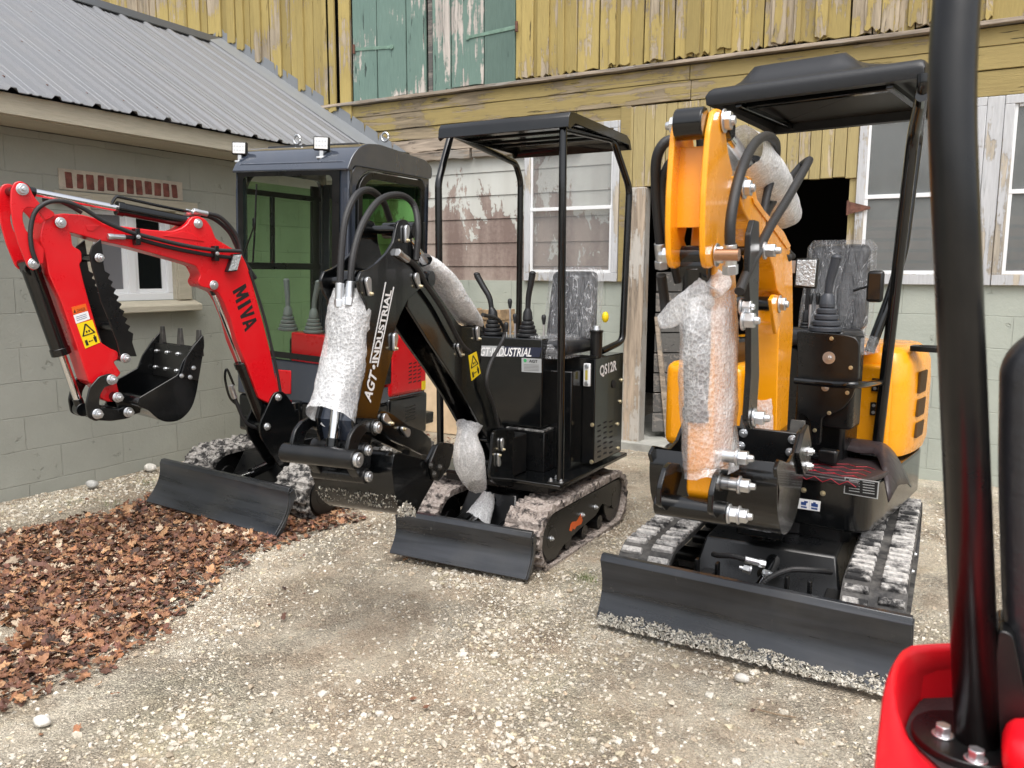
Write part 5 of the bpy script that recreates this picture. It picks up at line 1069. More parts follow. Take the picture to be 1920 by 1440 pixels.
for z_ in (g0.z - .016, g1.z + .016): m.nut(((g0.x + g1.x) / 2, ye0 - .014, z_), (0, -1, 0), .010, .006, 0)
m.build('bolt', ZINC, sg)
MB(FB).box(-.37, .30, ye0 - .13, ye0 - .004, .395, e0.z - .06).build('tank', BLACK, bl, bevel=.006)
p = B(1115, 650, ye0 + .03); MB(FB).cyl((p.x, ye0 + .05, e0.z), (p.x, ye0 + .05, e0.z + .13), .032, n=20).cyl((p.x, ye0 + .05, e0.z + .13), (p.x, ye0 + .05, e0.z + .142), .036, n=20).build('air_filter', BLACK2, bl, bevel=.002)
MB(FB).cyl((p.x, ye0 + .05, e0.z + .142), (p.x, ye0 + .05, e0.z + .165), .022, .016, n=12).build('filler_cap', ZINC, bl, bevel=.002); MB(FB).ell((p.x + .035, ye0 + .08, e0.z + .21), .018, .02, .03).build('yellow_tag', YELST, bl)
# seat
s0 = B(1010, 625, ye0 + .08); s1 = B(1115, 505, ye0 + .12); sx = (s0.x + s1.x) / 2; sw = (s1.x - s0.x)
seat(FB, bl, sx, ye0 + .12, e0.z + .02, sw * .92, s1.z - e0.z - .03); 
film(FB, sx, ye0 + .105, e0.z + .09, sw * 1.02, s1.z - e0.z - .075, .13, .06, 'creased clear plastic over the seat back of the black digger', 1)
film(FB, sx - .02, ye0 - .20, e0.z + .005, sw * .98, .11, .30, .0, 'clear plastic over the seat cushion of the black digger', 2)
# levers
for (b0_, t0_, sc_) in (((924, 632), (896, 516), 1.0), ((989, 632), (1000, 514), 1.0)):
    b = B(*b0_, yc + .10); tt = B(*t0_, yc + .10); lever(FB, con, (b.x, yc + .10, zt), (tt.x, yc + .09, tt.z), PLAST, .9)
for (b0_, t0_) in (((957, 632), (956, 562)), ((966, 632), (965.5, 590)), ((1020, 632), (1019.5, 592)), ((950, 632), (949, 606))):
    b = B(*b0_, yc + .07); tt = B(*t0_, yc + .07); knob(FB, con, (b.x, yc + .07, zt), (tt.x, yc + .07, tt.z), .012)
# canopy
cz = 2.10
def canopy_top(F, root, x0, x1, y0, y1, z, mat, drop=.06, name='canopy'):
    n = 8; P = [(y0 - .035, z - drop), (y0 - .03, z - .028), (y0 - .012, z - .006), (y0 + .02, z), (y1 - .06, z - .01), (y1 - .01, z - .03), (y1 + .015, z - .075)]
    m = MB(F).strip(P[::-1], x0, x1, .006); c_ = m.build(name, mat, root, bevel=.003, sharp=60)
    for x in (x0, x1 - .008): MB(F).prx([(y0 - .035, z - drop), (y0 - .03, z - .03), (y0 - .012, z - .008), (y0 + .02, z - .003), (y1 - .06, z - .013), (y1 - .01, z - .033), (y1 + .012, z - .078), (y1 - .01, z - .08), (y1 - .03, z - .055), (y0 + .04, z - .05), (y0 - .02, z - drop - .01)], x, x + .008).build('canopy_skirt', mat, c_, bevel=.002)
    return c_
ct = canopy_top(FB, bl, -.315, .40, .05, .78, cz + .035, BLACK, .075)
m = MB(FB)
for yy in (.2, .35, .5, .62): m.box(-.30, .385, yy, yy + .02, cz - .002, cz + .014)
m.build('roof_rib', BLACK2, ct, bevel=.003)
def T(path, r=.0185, name='canopy_post', mat=BLACK, F_=FB, root=None, **k): return MB(F_).tube(path, r, 14, 0, **k).build(name, mat, root or bl)
X1 = .375; 
def bend(pts, r=.05, k=6):
    out = []; pts = [Vector(p) for p in pts]
    for i, p in enumerate(pts):
        if i in (0, len(pts) - 1): out.append(p); continue
        a = pts[i - 1] - p; b = pts[i + 1] - p; q = min(r, a.length * .45, b.length * .45); A = p + a.normalized() * q; B_ = p + b.normalized() * q
        for j in range(k + 1): t_ = j / k; out.append(A * (1 - t_) ** 2 + p * 2 * t_ * (1 - t_) + B_ * t_ * t_)
    return out
pf = [FB.px(1050, 917, X=X1 - .01), FB.px(1055, 345, X=X1 - .01), FB.px(1056, 240, X=X1 - .02)]; T(bend([pf[0], pf[1], pf[2]], .03))
q1 = FB.px(1150, 262, X=X1 - .02); q2 = FB.px(1180, 352, X=X1 - .005); q3 = FB.px(1167, 640, X=X1 - .005); q4 = Vector((X1 - .06, q3.y - .16, q3.z - .045)); T(bend([pf[2], q1, q2, q3, q4], .045))
XL = -.36; lf = [FB.px(846, 250, X=XL), FB.px(822, 342, X=XL), FB.px(827, 500, X=XL), Vector((XL, .0, .40))]; v1 = lf[1]; T(bend([lf[0], v1, Vector((XL - .005, v1.y + .01, .40))], .03))
r1 = FB.px(972, 272, X=XL + .0); yy = max(r1.y, .68); r1 = Vector((XL, yy, 2.045)); T(bend([lf[0] + Vector((0, 0, .0)), r1 + Vector((0, -.03, 0)), Vector((XL, yy + .03, 1.95)), Vector((XL, yy + .01, .42))], .04))
for p_ in (pf[0], Vector((XL, lf[1].y, .40))):
    fl = MB(FB).box(p_.x - .05, p_.x + .035, p_.y - .045, p_.y + .045, .396, .406).build('post_foot', BLACK2, bl, bevel=.002); m = MB(FB)
    for dx, dy in ((-.035, -.03), (.02, -.03), (-.035, .03)): m.nut((p_.x + dx, p_.y + dy, .406), (0, 0, 1), .009, .012, .4)
    m.build('nut', ZINC, fl)
# -------- boom and arm of the black digger
BB = Fr((-2.03, 3.40, 0), 7.5)
k4 = crop(580, 340, 3.789); k5 = crop(560, 680, 3.4286); k8 = crop(760, 560, 3.556)
def bp_(x, y, X=.0): q = BB.px(x, y, X=X); return (q.y, q.z)
bo = [(767, 520), (769, 508), (779, 502), (791, 506), (805, 525), (818, 546), (840, 578), (860, 607), (872, 613), (890, 614), (901, 617), (904, 640), (902, 670), (908, 720), (925, 765), (945, 800), (955, 825), (951, 842), (938, 846), (924, 838), (905, 805), (873, 745), (838, 690), (806, 643), (764, 576)]
pb = rpoly(BB.yz(bo, .06), .012, 2); bm_ = MB(BB).prx(pb, .048, .06).prx(pb, -.06, -.048).build('boom', BLACK, bl, bevel=.003)
top = BB.yz([(790, 510), (818, 548), (858, 607), (868, 640), (850, 640), (805, 570), (783, 535)], .047); MB(BB).prx(top, -.048, .048).build('boom_web', BLACK, bm_)
top = BB.yz([(905, 690), (925, 765), (945, 800), (930, 800), (905, 760), (890, 700)], .047); MB(BB).prx(top, -.048, .048).build('boom_web', BLACK, bm_)
ap = [(744, 424), (748, 414), (757, 410.5), (765, 414), (771, 428), (773, 455), (781, 488), (795, 508), (797, 530), (784, 545), (765, 562), (750, 593), (739, 624), (740, 652), (727, 700), (712, 764), (702, 800), (692, 850), (672, 850), (663, 790), (675, 742), (684, 690), (688, 631), (687, 568), (676, 548), (671, 526), (677, 510), (691, 504), (707, 493), (725, 475), (738, 454)]
pa = rpoly(BB.yz(ap, .078), .008, 2); arm = MB(BB).prx(pa, .066, .078).prx(pa, -.078, -.066).build('arm', BLACK, bl, bevel=.0025)
fp = BB.yz([(688, 585), (688, 631), (684, 690), (675, 742), (663, 790), (672, 845), (680, 845), (676, 790), (690, 742), (697, 690), (700, 631), (698, 585)], .066); MB(BB).prx(fp, -.066, .066).build('arm_front_plate', CHARC, arm)
fp = BB.yz([(760, 562), (747, 593), (735, 624), (735, 652), (722, 700), (706, 764), (700, 764), (714, 700), (726, 652), (726, 624), (737, 593), (750, 560)], .066); MB(BB).prx(fp, -.066, .066).build('arm_rear_plate', BLACK, arm)
MB(BB).cyl((-.066, *bp_(750, 432, .0)), (.066, *bp_(750, 432, .0)), .030).cyl((-.066, *bp_(782, 522)), (.066, *bp_(782, 522)), .03).build('arm_bush', BLACK, arm)
q = [BB.px(*k, X=.079) for k in k4([(425, 1440 - 8), (558, 765), (400, 1432)])]
text('lettering', 'INDUSTRIAL', WHITE, arm, BB, *[BB.px(*k, X=.079) for k in c7t([(292, 722), (420, 112), (250, 714)])] if 0 else [BB.px(*k, X=.079) for k in crop(640, 520, 4.5)([(302, 722), (424, 112), (252, 722)])], th=.001, bold=.03)
c7 = crop(640, 520, 4.5)
for l_ in ([(302, 752), (440, 80), (446, 84), (308, 756)], [(240, 722), (372, 40), (379, 42), (246, 724)]): MB(BB).prx(BB.yz(c7(l_), .079), .0782, .0792).build('lettering_line', WHITE, arm)
text('lettering', 'AGT', WHITE, arm, BB, *[BB.px(*k, X=.079) for k in c7([(246, 1062), (302, 826), (186, 1012)])], th=.001, bold=.03)
a_ = BB.px(*c7([(275, 757)])[0], X=.079); MB(BB).cyl((.0782, a_.y, a_.z), (.0792, a_.y, a_.z), .008, n=12).build('lettering_dot', WHITE, arm)
# keeper plates on the pins (teardrop shaped)
def keeper(x, y, X, ang, par, s=1.0):
    c_ = Vector(bp_(x, y, X)); d_ = Vector((math.cos(R_(ang)), math.sin(R_(ang)))); n_ = Vector((-d_.y, d_.x)); P = []
    for i in range(9): t_ = R_(90 + 180 * i / 8); P.append(tuple(c_ + (d_ * math.cos(t_) + n_ * math.sin(t_)) * .019 * s))
    e_ = c_ + d_ * .048 * s
    for i in range(7): t_ = R_(-90 + 180 * i / 6); P.append(tuple(e_ + (d_ * math.cos(t_) + n_ * math.sin(t_)) * .010 * s))
    k = MB(BB).prx(P, X, X + .012).build('pin_keeper', ZINC, par, bevel=.003); MB(BB).nut((X + .012, *e_), (1, 0, 0), .007 * s, .009, .2).build('bolt', BRASS, k)
    MB(BB).cyl((-X, *c_), (X + .001, *c_), .018 * s, n=16).build('pivot_pin', BLACK, par)
for (x_, y_, X_, an, pr_) in ((760, 430, .079, -100, arm), (687, 528, .079, -80, arm), (778, 519, .079, -60, arm), (738, 632, .079, -100, arm), (893, 618, .061, -85, bm_), (858, 650, .061, -60, bm_), (939, 827, .085, -85, bm_), (933, 868, .085, 100, bm_)): keeper(x_, y_, X_, an, pr_, .85)
# bracket plates at the foot
bk_ = cB([(255, 570), (280, 555), (340, 548), (372, 556), (380, 600), (372, 880), (300, 872), (250, 850), (235, 800), (250, 700)])
plates(BB, bl, BB.yz(bk_, .084), ((.068, .084), (-.084, -.068)), BLACK, 'swing_bracket', .003, .02)
# cylinders
a = bp_(935, 868); b = bp_(838, 642); a2 = Vector(a); cylinder(BB, bl, (0, *a), (0, *b), .52, .036, .017, 'boom_cylinder')
a = bp_(893, 618); b = bp_(752, 432); acy = cylinder(BB, bl, (0, a[0] , a[1] + .0), (0, *b), .70, .034, .017, 'arm_cylinder')
a = bp_(657, 525); b = bp_(622, 852); bcy = cylinder(BB, bl, (0, *a), (0, *b), .60, .037, .019, 'bucket_cylinder')
# hoses
hose(BB, bl, [BB.px(x_, y_, X=X_) for x_, y_, X_ in ((637, 548, .0), (640, 480, .0), (648, 410, .0), (668, 366, .0), (694, 357, -.01), (718, 378, -.02), (731, 412, -.03))], .0125, rib=.9, fit=1)
hose(BB, bl, [BB.px(x_, y_, X=X_) for x_, y_, X_ in ((656, 545, .03), (662, 480, .03), (680, 420, .03), (712, 375, .03), (750, 366, .04), (776, 385, .06), (784, 430, .09), (780, 488, .09))], .0125, rib=.92, fit=1)
hose(BB, bl, [BB.px(x_, y_, X=.085) for x_, y_ in ((757, 482), (780, 500), (800, 535), (830, 580), (862, 640), (880, 660))], .010, fit=1)
hose(BB, bl, [BB.px(x_, y_, X=.09) for x_, y_ in ((905, 590), (935, 600), (945, 630), (920, 680), (912, 720), (925, 760), (935, 800))], .009, rib=.9)
# linkage: crescents, link, bucket, thumb
cre = k5([(500, 372), (440, 372), (375, 410), (335, 470), (315, 560), (325, 640), (345, 655), (385, 640), (380, 560), (400, 490), (440, 440), (480, 455), (515, 430)])
plates(BB, bl, BB.yz(cre, .115), ((.100, .115), (-.115, -.100)), BLACK2, 'link_plate', .003, .012)
P1 = bp_(*k5([(488, 415)])[0], .115); P2 = bp_(*k5([(352, 622)])[0], .13); P3 = bp_(*k5([(428, 562)])[0], .10); P4 = bp_(*k5([(430, 730)])[0], .10)
for pp_, hw, R_n in ((P1, .12, .020), (P2, .14, .024), (P3, .105, .018), (P4, .105, .018)):
    pn = MB(BB).cyl((-hw, *pp_), (hw, *pp_), R_n + .008, n=20).build('pivot_pin', BLACK2, bl, bevel=.002); MB(BB).cyl((hw, *pp_), (hw + .014, *pp_), R_n, n=20).cyl((hw + .014, *pp_), (hw + .018, *pp_), R_n * .5, n=16).build('pin_cap', ZINC, pn, bevel=.003)
ln = k5([(345, 655), (380, 600), (440, 540), (470, 560), (460, 690), (465, 760), (430, 780), (390, 740)]); plates(BB, bl, BB.yz(ln, .095), ((.06, .095), (-.095, -.06)), BLACK2, 'bucket_link', .003, .02)
BXB = .165
sd = k5([(605, 640), (615, 590), (640, 578), (830, 628), (880, 525), (930, 560), (900, 700), (868, 762), (800, 880), (755, 978), (700, 985), (650, 940), (618, 850), (605, 740)]); shb = k5([(612, 600), (600, 680), (606, 760), (618, 850), (650, 930), (690, 975), (748, 980), (800, 885), (868, 765), (900, 700)])
bkt = bucket(BB, bl, BB.yz(sd, BXB), BB.yz(shb, BXB), BXB, bp_(*k5([(905, 690)])[0], BXB), tuple(Vector(bp_(*k5([(960, 520)])[0], BXB)) - Vector(bp_(*k5([(905, 690)])[0], BXB))), 3, tl=.07, tw=.018)
cu = k5([(828, 640), (875, 525), (905, 510), (978, 520), (978, 560), (950, 670), (880, 762), (850, 750)]); sc_ = MB(BB).prx(rpoly(BB.yz(cu, BXB), .01, 2), BXB + .0005, BXB + .014).build('side_cutter', BLACK2, bkt, bevel=.003); m = MB(BB)
for q in k5([(846, 660), (905, 672), (868, 716)]): m.nut((BXB + .014, *bp_(*q, BXB + .014)), (1, 0, 0), .010, .008, .3)
m.build('bolt', TEETH, sc_)
r = random.Random(5); m = MB(BB)      # mud on the bucket corner and back
for i in range(420):
    x = r.uniform(-BXB, BXB); t_ = r.random()
    if i % 2: q = Vector(bp_(*k5([(640 + 110 * t_, 985 - 90 * r.random() * (1 - abs(t_ - .5)))])[0], BXB + .014)); x = BXB + .013; 
    else: u_ = r.random(); q = Vector(BB.yz(k5([(618 + 40 * u_, 850 + 90 * u_)]), BXB)[0]) + Vector((-.004, 0))
    s = r.uniform(.003, .009); c_ = Vector((x, q.x, q.y)); m.add([c_ + Vector((r.uniform(-.5, .5), r.uniform(-1, 1), r.uniform(-1, 1))) * s for _ in range(5)], [(0, 1, 2), (0, 2, 3), (0, 3, 4), (1, 2, 4), (2, 3, 4), (3, 4, 1)])
m.build('dried_mud', MUDW, bkt, sharp=180)
MB(BB).cyl((-.12, *bp_(*k5([(560, 640)])[0], .1)), (.12, *bp_(*k5([(560, 640)])[0], .1)), .04).prx(BB.yz(k5([(400, 720), (480, 590), (600, 590), (610, 760), (520, 800), (430, 770)]), .08), .03, .05).prx(BB.yz(k5([(400, 720), (480, 590), (600, 590), (610, 760), (520, 800), (430, 770)]), .08), -.05, -.03).build('bucket_ear', BLACK2, bkt, bevel=.003)
# thumb bar
tb = k5([(490, 350), (510, 318), (545, 305), (600, 325), (700, 400), (800, 440), (850, 490), (862, 545), (840, 600), (790, 590), (700, 545), (600, 500), (530, 430)])
plates(BB, bl, BB.yz(tb, .05), ((.035, .05), (-.05, -.035)), BLACK, 'thumb', .003, .02)
MB(BB).prx(BB.yz(k5([(560, 350), (700, 430), (820, 480), (820, 560), (700, 500), (560, 420)]), .035), -.035, .035).build('thumb_web', BLACK, bl)
keeper(*k5([(545, 355)])[0], .052, -35, bl, .9); keeper(*k5([(690, 450)])[0], .052, 150, bl, .9)
warning(BB, bm_, [(878, 667), (893, 659), (901, 700), (884, 714)], .0603)
# wraps
def wr(F, pts, name, label, **k): 
    R = []
    for (x_, y_, X_, rx, ry) in pts: q = F.px(x_, y_, X=X_); R.append((q.x, q.y, q.z, rx, ry))
    return sleeve(F, R, name, label, **k)
wr(BB, [(657, 543, 0, .055, .055), (655, 580, 0, .075, .07), (650, 640, 0, .08, .072), (640, 700, 0, .08, .07), (627, 760, 0, .082, .075), (618, 785, 0, .088, .08)], 'bubble_wrap', 'crinkled bubble wrap sleeve round the bucket ram beside the white lettering', seed=1)
wr(BB, [(790, 488, 0, .05, .03), (815, 515, 0, .075, .05), (838, 550, 0, .08, .055), (862, 580, 0, .07, .05), (888, 602, 0, .045, .035), (900, 612, 0, .02, .02)], 'bubble_wrap', 'bubble wrap round the slanting ram on top of the black boom', seed=2, mat=WRAP2)
wr(BB, [(880, 795, .0, .065, .05), (876, 815, .0, .05, .045), (877, 845, .0, .07, .06), (883, 880, 0, .072, .06), (895, 912, 0, .05, .04)], 'bubble_wrap', 'torn bubble wrap bunched round the foot of the lower boom ram', seed=3)
fb = FB.px(920, 965, Y=-.08); sleeve(FB, [(fb.x, -.10, .34, .03, .03), (fb.x - .01, -.12, .28, .05, .04), (fb.x - .03, -.15, .22, .07, .05)], 'bubble_wrap', 'small scrap of bubble wrap behind the blade of the black digger', seed=4)
# ================================================================ orange-yellow digger
FU = Fr((-.675, 2.86, 0), -2.5)                   # undercarriage
FT = Fr((-.67, 2.86, 0), 1.2)
FY = Fr((-.72, 3.72, 0), -8)                      # slewed upper body
yl = thing('mini_excavator', 'orange-yellow mini excavator with moulded black roof and a wide blade caked with dried clay', 'mini excavator', FY, 'mini excavators parked in the yard')
track(FT, yl, .315, .53, .10, 1.60, .31, 'lug', TRUB, side=1, seed=6); track(FT, yl, -.53, -.315, .10, 1.60, .31, 'lug', TRUB, side=-1, seed=7)
chassis(FT, yl, -.31, .31, .25, 1.58, .30)
blade(FU, yl, -.56, .56, -.02, .01, .035, .275, .035, mud=2600, arms=(-.26, .26), yback=.62, seed=9)
for x_ in (-.21, -.13, .13, .21): MB(FU).box(x_ - .006, x_ + .006, .12, .15, .12, .31).build('upright_bracket', BLACK2, yl, bevel=.002)
MB(FU).tube([(-.21, .13, .24), (.0, .16, .24)], .006, 6, 0).build('cross_rod', BLACK2, yl); MB(FU).tube([(.0, .16, .24), (.21, .13, .24)], .006, 6, 0).build('cross_rod', BLACK2, yl)
hose(FU, yl, [(-.03, .25, .30), (-.10, .22, .315), (-.16, .24, .30), (-.20, .30, .28)], .011, rib=.88, fit=1); hose(FU, yl, [(.03, .13, .22), (.05, .15, .27), (.12, .2, .31), (.20, .25, .31), (.24, .35, .28)], .012, rib=.88, fit=1)
MB(FU).nut((-.02, .2, .28), (-1, -.3, .2), .014, .03).nut((.03, .2, .28), (1, -.3, .2), .012, .025).build('hose_union', ZINC, yl)
# house base
zb0, zb1 = .36, .565; HW = .43
base = rpoly([(-.43, -.20), (.41, -.20), (.435, .0), (.43, .75), (.3, 1.08), (-.4, 1.08), (-.6, .8), (-.6, .0)], .09, 6)
MB(FY).prz(base, zb0, zb1).build('house_base', BLACK, yl, bevel=.01, seg=3)
MB(FY).prz(rpoly([(-.36, -.15), (.34, -.15), (.36, .6), (-.4, .6)], .05, 4), .30, zb0 - .001).build('slew_frame', BLACK2, yl)
def Y_(x, y, **k): return FY.px(x, y, **k)
# floor mat
fm = thing('floor_mat', 'quilted dark brown floor mat with red stitching laid over the footwell, its edge curling over', 'mat', Fr((-.45, 3.7, zb1), -8))
m = MB(FY); m.prz(rpoly([(-.12, -.19), (.40, -.19), (.44, .0), (.44, .22), (-.12, .22)], .06, 5), zb1 + .001, zb1 + .022); m.box(-.10, .385, -.214, -.2012, zb1 - .008, zb1 + .016); m.build('mat', VINYLR, fm, bevel=.009, seg=3)
sc_ = paint('scuffed_mat_film', (.06, .05, .05), .25, .8, (.45, .43, .42), dsc=14)
n = 14; v = []; f = []; r = random.Random(3)
for i in range(n + 1):
    for j in range(7):
        u = i / n; w_ = j / 6; x = .02 + .50 * u; y = .20 + .24 * w_ - .05 * u; z = zb1 + .045 + .05 * math.sin(w_ * 3 + .3) + .015 * noise.noise(Vector((u * 5, w_ * 4, 1))); dr_ = max(0, u - .66); z -= dr_ * dr_ * 1.15; y -= dr_ * (.75 - .5 * w_); v.append((x - dr_ * .12, y, z))
for i in range(n):
    for j in range(6): a = i * 7 + j; f.append((a, a + 1, a + 8, a + 7))
mm = MB(FY).add(v, f).build('curled_flap', VINYLR, fm, sharp=180); so_ = mm.modifiers.new('solid', 'SOLIDIFY'); so_.thickness = .006
mt = MB(FY)
for k in range(7):
    xx = -.08 + k * .078
    for a, b in (((xx, -.185), (xx + .039, -.155)), ((xx + .039, -.155), (xx + .078, -.185))):
        if b[0] < .41: mt.tube([(a[0], a[1], zb1 + .024), (b[0], b[1], zb1 + .024)], .0013, 5, 0)
    if xx < .38: mt.ell((xx + .039, -.155, zb1 + .024), .006, .006, .002, 8, 4)
    for q in range(1, 4):
        if xx < .36: mt.tube([(xx, -.185 + q * .07, zb1 + .0235), (xx + .039, -.155 + q * .07, zb1 + .0235), (xx + .078, -.185 + q * .07, zb1 + .0235)], .0012, 5, 0)
for k in range(7):
    xx = -.085 + k * .066
    for a, b in (((xx, zb1 - .006), (xx + .033, zb1 + .013)), ((xx + .033, zb1 + .013), (xx + .066, zb1 - .006))): mt.tube([(a[0], -.2152, a[1]), (b[0], -.2152, b[1])], .0012, 5, 0)
mt.build('red_stitching', REDTH, fm)
# data plate and pictogram label on the front of the base
ys = -.2015
pt = [Y_(*q, Y=ys) for q in [(1584, 894), (1649, 903), (1646, 936), (1582, 925)]]; dp = MB(FY).pry([(q.x, q.z) for q in pt], ys - .0015, ys).build('data_plate', SILVER, yl)
c_ = sum(pt, Vector()) / 4; MB(FY).pry([((q.x - c_.x) * .93 + c_.x, (q.z - c_.z) * .88 + c_.z) for q in pt], ys - .0025, ys - .0015).build('plate_field', BLKINK, dp); m = MB(FY)
for k in range(5):
    for (a, b) in ((1592, 1612), (1618, 1640)):
        p0 = Y_(a, 900 + k * 5 + (a - 1592) * .14, Y=ys); p1 = Y_(b, 900 + k * 5 + (b - 1592) * .14, Y=ys); m.pry([(p0.x, p0.z), (p1.x, p1.z), (p1.x, p1.z + .0028), (p0.x, p0.z + .0028)], ys - .0032, ys - .0025)
m.build('small_print', SILVER, dp)
pt = [Y_(*q, Y=ys) for q in [(1498, 934), (1539, 940), (1537, 959), (1496, 953)]]; lb = MB(FY).pry([(q.x, q.z) for q in pt], ys - .0015, ys).build('pictogram_label', WHITE, yl); m = MB(FY)
for (a, b, c, d) in ((1502, 942, 1512, 946), (1508, 940, 1515, 942), (1521, 945, 1534, 949), (1525, 942, 1530, 945), (1502, 950, 1513, 951), (1521, 953, 1533, 954), (1517.5, 938, 1518.3, 955)):
    p0, p1 = Y_(a, d, Y=ys), Y_(c, b, Y=ys); m.pry([(p0.x, p0.z), (p1.x, p0.z), (p1.x, p1.z), (p0.x, p1.z)], ys - .0023, ys - .0015)
m.build('pictogram', simple('blue_ink2', (.02, .06, .22), .5), lb); m = MB(FY)
for q in ((1507, 919), (1543, 925)): p0 = Y_(*q, Y=ys); m.nut((p0.x, ys, p0.z), (0, -1, 0), .009, .008, .2)
m.build('base_bolt', BRASS, yl)
# hood and tank in orange-yellow
hw0 = -.02
hd = MB(FY)
prof = [(-.56, 0), (.37, 0), (.415, .06), (.438, .2), (.438, .45), (.37, .60), (-.50, .60), (-.6, .45), (-.6, .15), (-.59, .05)]; 
rings = []
for (z, s_, dy) in ((zb1 + .01, .97, 0), (zb1 + .06, 1.0, 0), (.90, 1.0, 0), (1.0, .985, .01), (1.05, .94, .03), (1.075, .86, .06)):
    P = rpoly(prof, .10, 4); rings.append([Vector((x * s_, .37 + dy + y * s_, z)) for x, y in P])
hd.loft(rings); hood = hd.build('engine_hood', ORANGE, yl, bevel=.0, sharp=60); hood.modifiers.new('b', 'BEVEL').width = .01
MB(FY).box(.02, .36, .33, .368, zb1 + .02, 1.0).build('side_cover', ORANGE, yl, bevel=.03, seg=4); MB(FY).box(.08, .28, .20, .42, 1.076, 1.10).build('seat_side_panel', ORANGE, yl, bevel=.012, seg=3)
MB(FY).box(-.60, -.2, .0, .45, zb1 + .0, .985).build('left_side_cover', ORANGE, yl, bevel=.05, seg=4)
a_ = Y_(1680, 672, Z=1.078); a_.y = .50; MB(FY).prz(rpoly([(a_.x - .075, a_.y - .05), (a_.x + .06, a_.y - .05), (a_.x + .085, a_.y), (a_.x + .065, a_.y + .055), (a_.x - .075, a_.y + .055)], .015, 3), 1.060, 1.085).build('fuel_recess', BLACK2, hood, bevel=.008)
MB(FY).cyl((a_.x - .005, a_.y, 1.085), (a_.x - .005, a_.y, 1.0865), .038, n=24).build('recess_hole', DARKM, hood)
m = MB(FY)
for k, (z0_, z1_) in enumerate(((.86, .96), (.75, .83), (.65, .72))):
    m.prx(rpoly([(.52, z0_), (.66, z0_), (.68, z1_), (.53, z1_)], .01, 2), .432, .441)
m.build('hood_vent', simple('vent_mesh', (.10, .05, .01), .8, bump=1, bsc=300), hood)
for z_ in (.80, .91):
    q = Y_(1612, 745 if z_ > .85 else 805, Y=.345) if 0 else Vector((.30, .12, z_)); h_ = MB(FY).box(.28, .352, .318, .329, z_ - .03, z_ + .03).build('hood_hinge', BLACK2, yl, bevel=.003); MB(FY).nut((.295, .318, z_ + .016), (0, -1, 0), .006, .005, 0).nut((.295, .318, z_ - .016), (0, -1, 0), .006, .005, 0).build('bolt', ZINC, h_)
sx_ = (Y_(1494, 590, Y=.30).x + Y_(1636, 452, Y=.33).x) / 2
# console plates
c2 = crop(1440, 420, 2.7706); yc = -.05
cp = [(150, 560), (165, 555), (400, 575), (455, 590), (475, 620), (470, 800), (435, 900), (390, 960), (340, 985), (300, 995), (280, 1010), (270, 1150), (230, 1150), (215, 1020), (190, 990), (150, 985)]
q = FY.pxs(c2(cp), Y=yc); con = MB(FY).pry(rpoly([(p.x, p.z) for p in q], .015, 3), yc, yc + .02).build('control_console', BLACK2, yl, bevel=.004)
q0 = Y_(*c2([(150, 560)])[0], Y=yc); q1 = Y_(*c2([(455, 600)])[0], Y=yc); zc_ = q0.z
MB(FY).box(q0.x, q1.x, yc + .021, yc + .16, .75, zc_ - .005).build('console_box', BLACK2, con, bevel=.02, seg=3)
for (a, b, s_) in ((317, 695, 1), (298, 850, .6)): p = Y_(*c2([(a, b)])[0], Y=yc); MB(FY).cyl((p.x, yc, p.z), (p.x, yc - .004, p.z), .026 * s_, n=24).nut((p.x, yc - .004, p.z), (0, -1, 0), .010, .008, .2).build('big_washer', ZINC, con)
for (a, b) in ((330, 595), (430, 747), (412, 877), (318, 982), (243, 1072)): p = Y_(*c2([(a, b)])[0], Y=yc); MB(FY).nut((p.x, yc, p.z), (0, -1, 0), .007, .007, 0).build('bolt', BRASS, con)
b_ = Y_(*c2([(295, 572)])[0], Y=yc + .07); t_ = Y_(*c2([(355, 180)])[0], Y=yc + .07); lever(FY, con, (b_.x, yc + .08, zc_ - .0), (t_.x, yc + .07, t_.z), DGREYPL, 1.12)
b2 = Y_(*c2([(190, 560)])[0], Y=yc + .14); lever(FY, con, (b2.x, yc + .15, zc_ - .02), (b2.x + .01, yc + .15, zc_ + .25), PLAST, .6)
for x_ in (.02, .05): knob(FY, con, (q0.x + x_, yc + .1, zc_), (q0.x + x_, yc + .1, zc_ + .16), .011)
MB(FY).box(sx_ - .2, sx_ + .14, .12, .366, zb1, 1.085).build('seat_box', BLACK2, yl, bevel=.02)
# left (far) console
MB(FY).box(-.45, -.28, .05, .3, zb1, 1.1).build('left_console', BLACK2, yl, bevel=.02); lever(FY, yl, (-.36, .12, 1.1), (-.36, .1, 1.32), DGREYPL, 1.0)
# hand rail
p0 = Y_(*c2([(140, 808)])[0], Y=yc - .02)
# seat with film
s0 = Y_(1494, 590, Y=.30); s1 = Y_(1636, 452, Y=.33); sx = (s0.x + s1.x) / 2; sw = s1.x - s0.x
seat(FY, yl, sx, .32, 1.09, sw * .93, s1.z - 1.10, .10, .05)
film(FY, sx, .30, 1.12, sw * 1.03, s1.z - 1.11, .15, .05, 'creased clear plastic over the seat back of the orange digger', 5)
film(FY, sx + .10, -.0, 1.07, sw * .95, .07, .28, 0, 'loose clear plastic over the seat cushion of the orange digger', 6)
# mirrors
a_ = Y_(1642, 537, Y=.12); mr = MB(FY).box(a_.x - .034, a_.x + .034, .10, .13, a_.z - .067, a_.z + .067).build('rear_mirror', BLACK2, yl, bevel=.018, seg=4)
MB(FY).box(a_.x - .025, a_.x + .025, .0975, .101, a_.z - .055, a_.z + .055).build('mirror_face', MIRR2, mr, bevel=.004); MB(FY).tube([(a_.x - .03, .115, a_.z), (a_.x - .09, .12, a_.z - .02)], .006, 6, 0).build('mirror_stalk', BLACK2, mr)
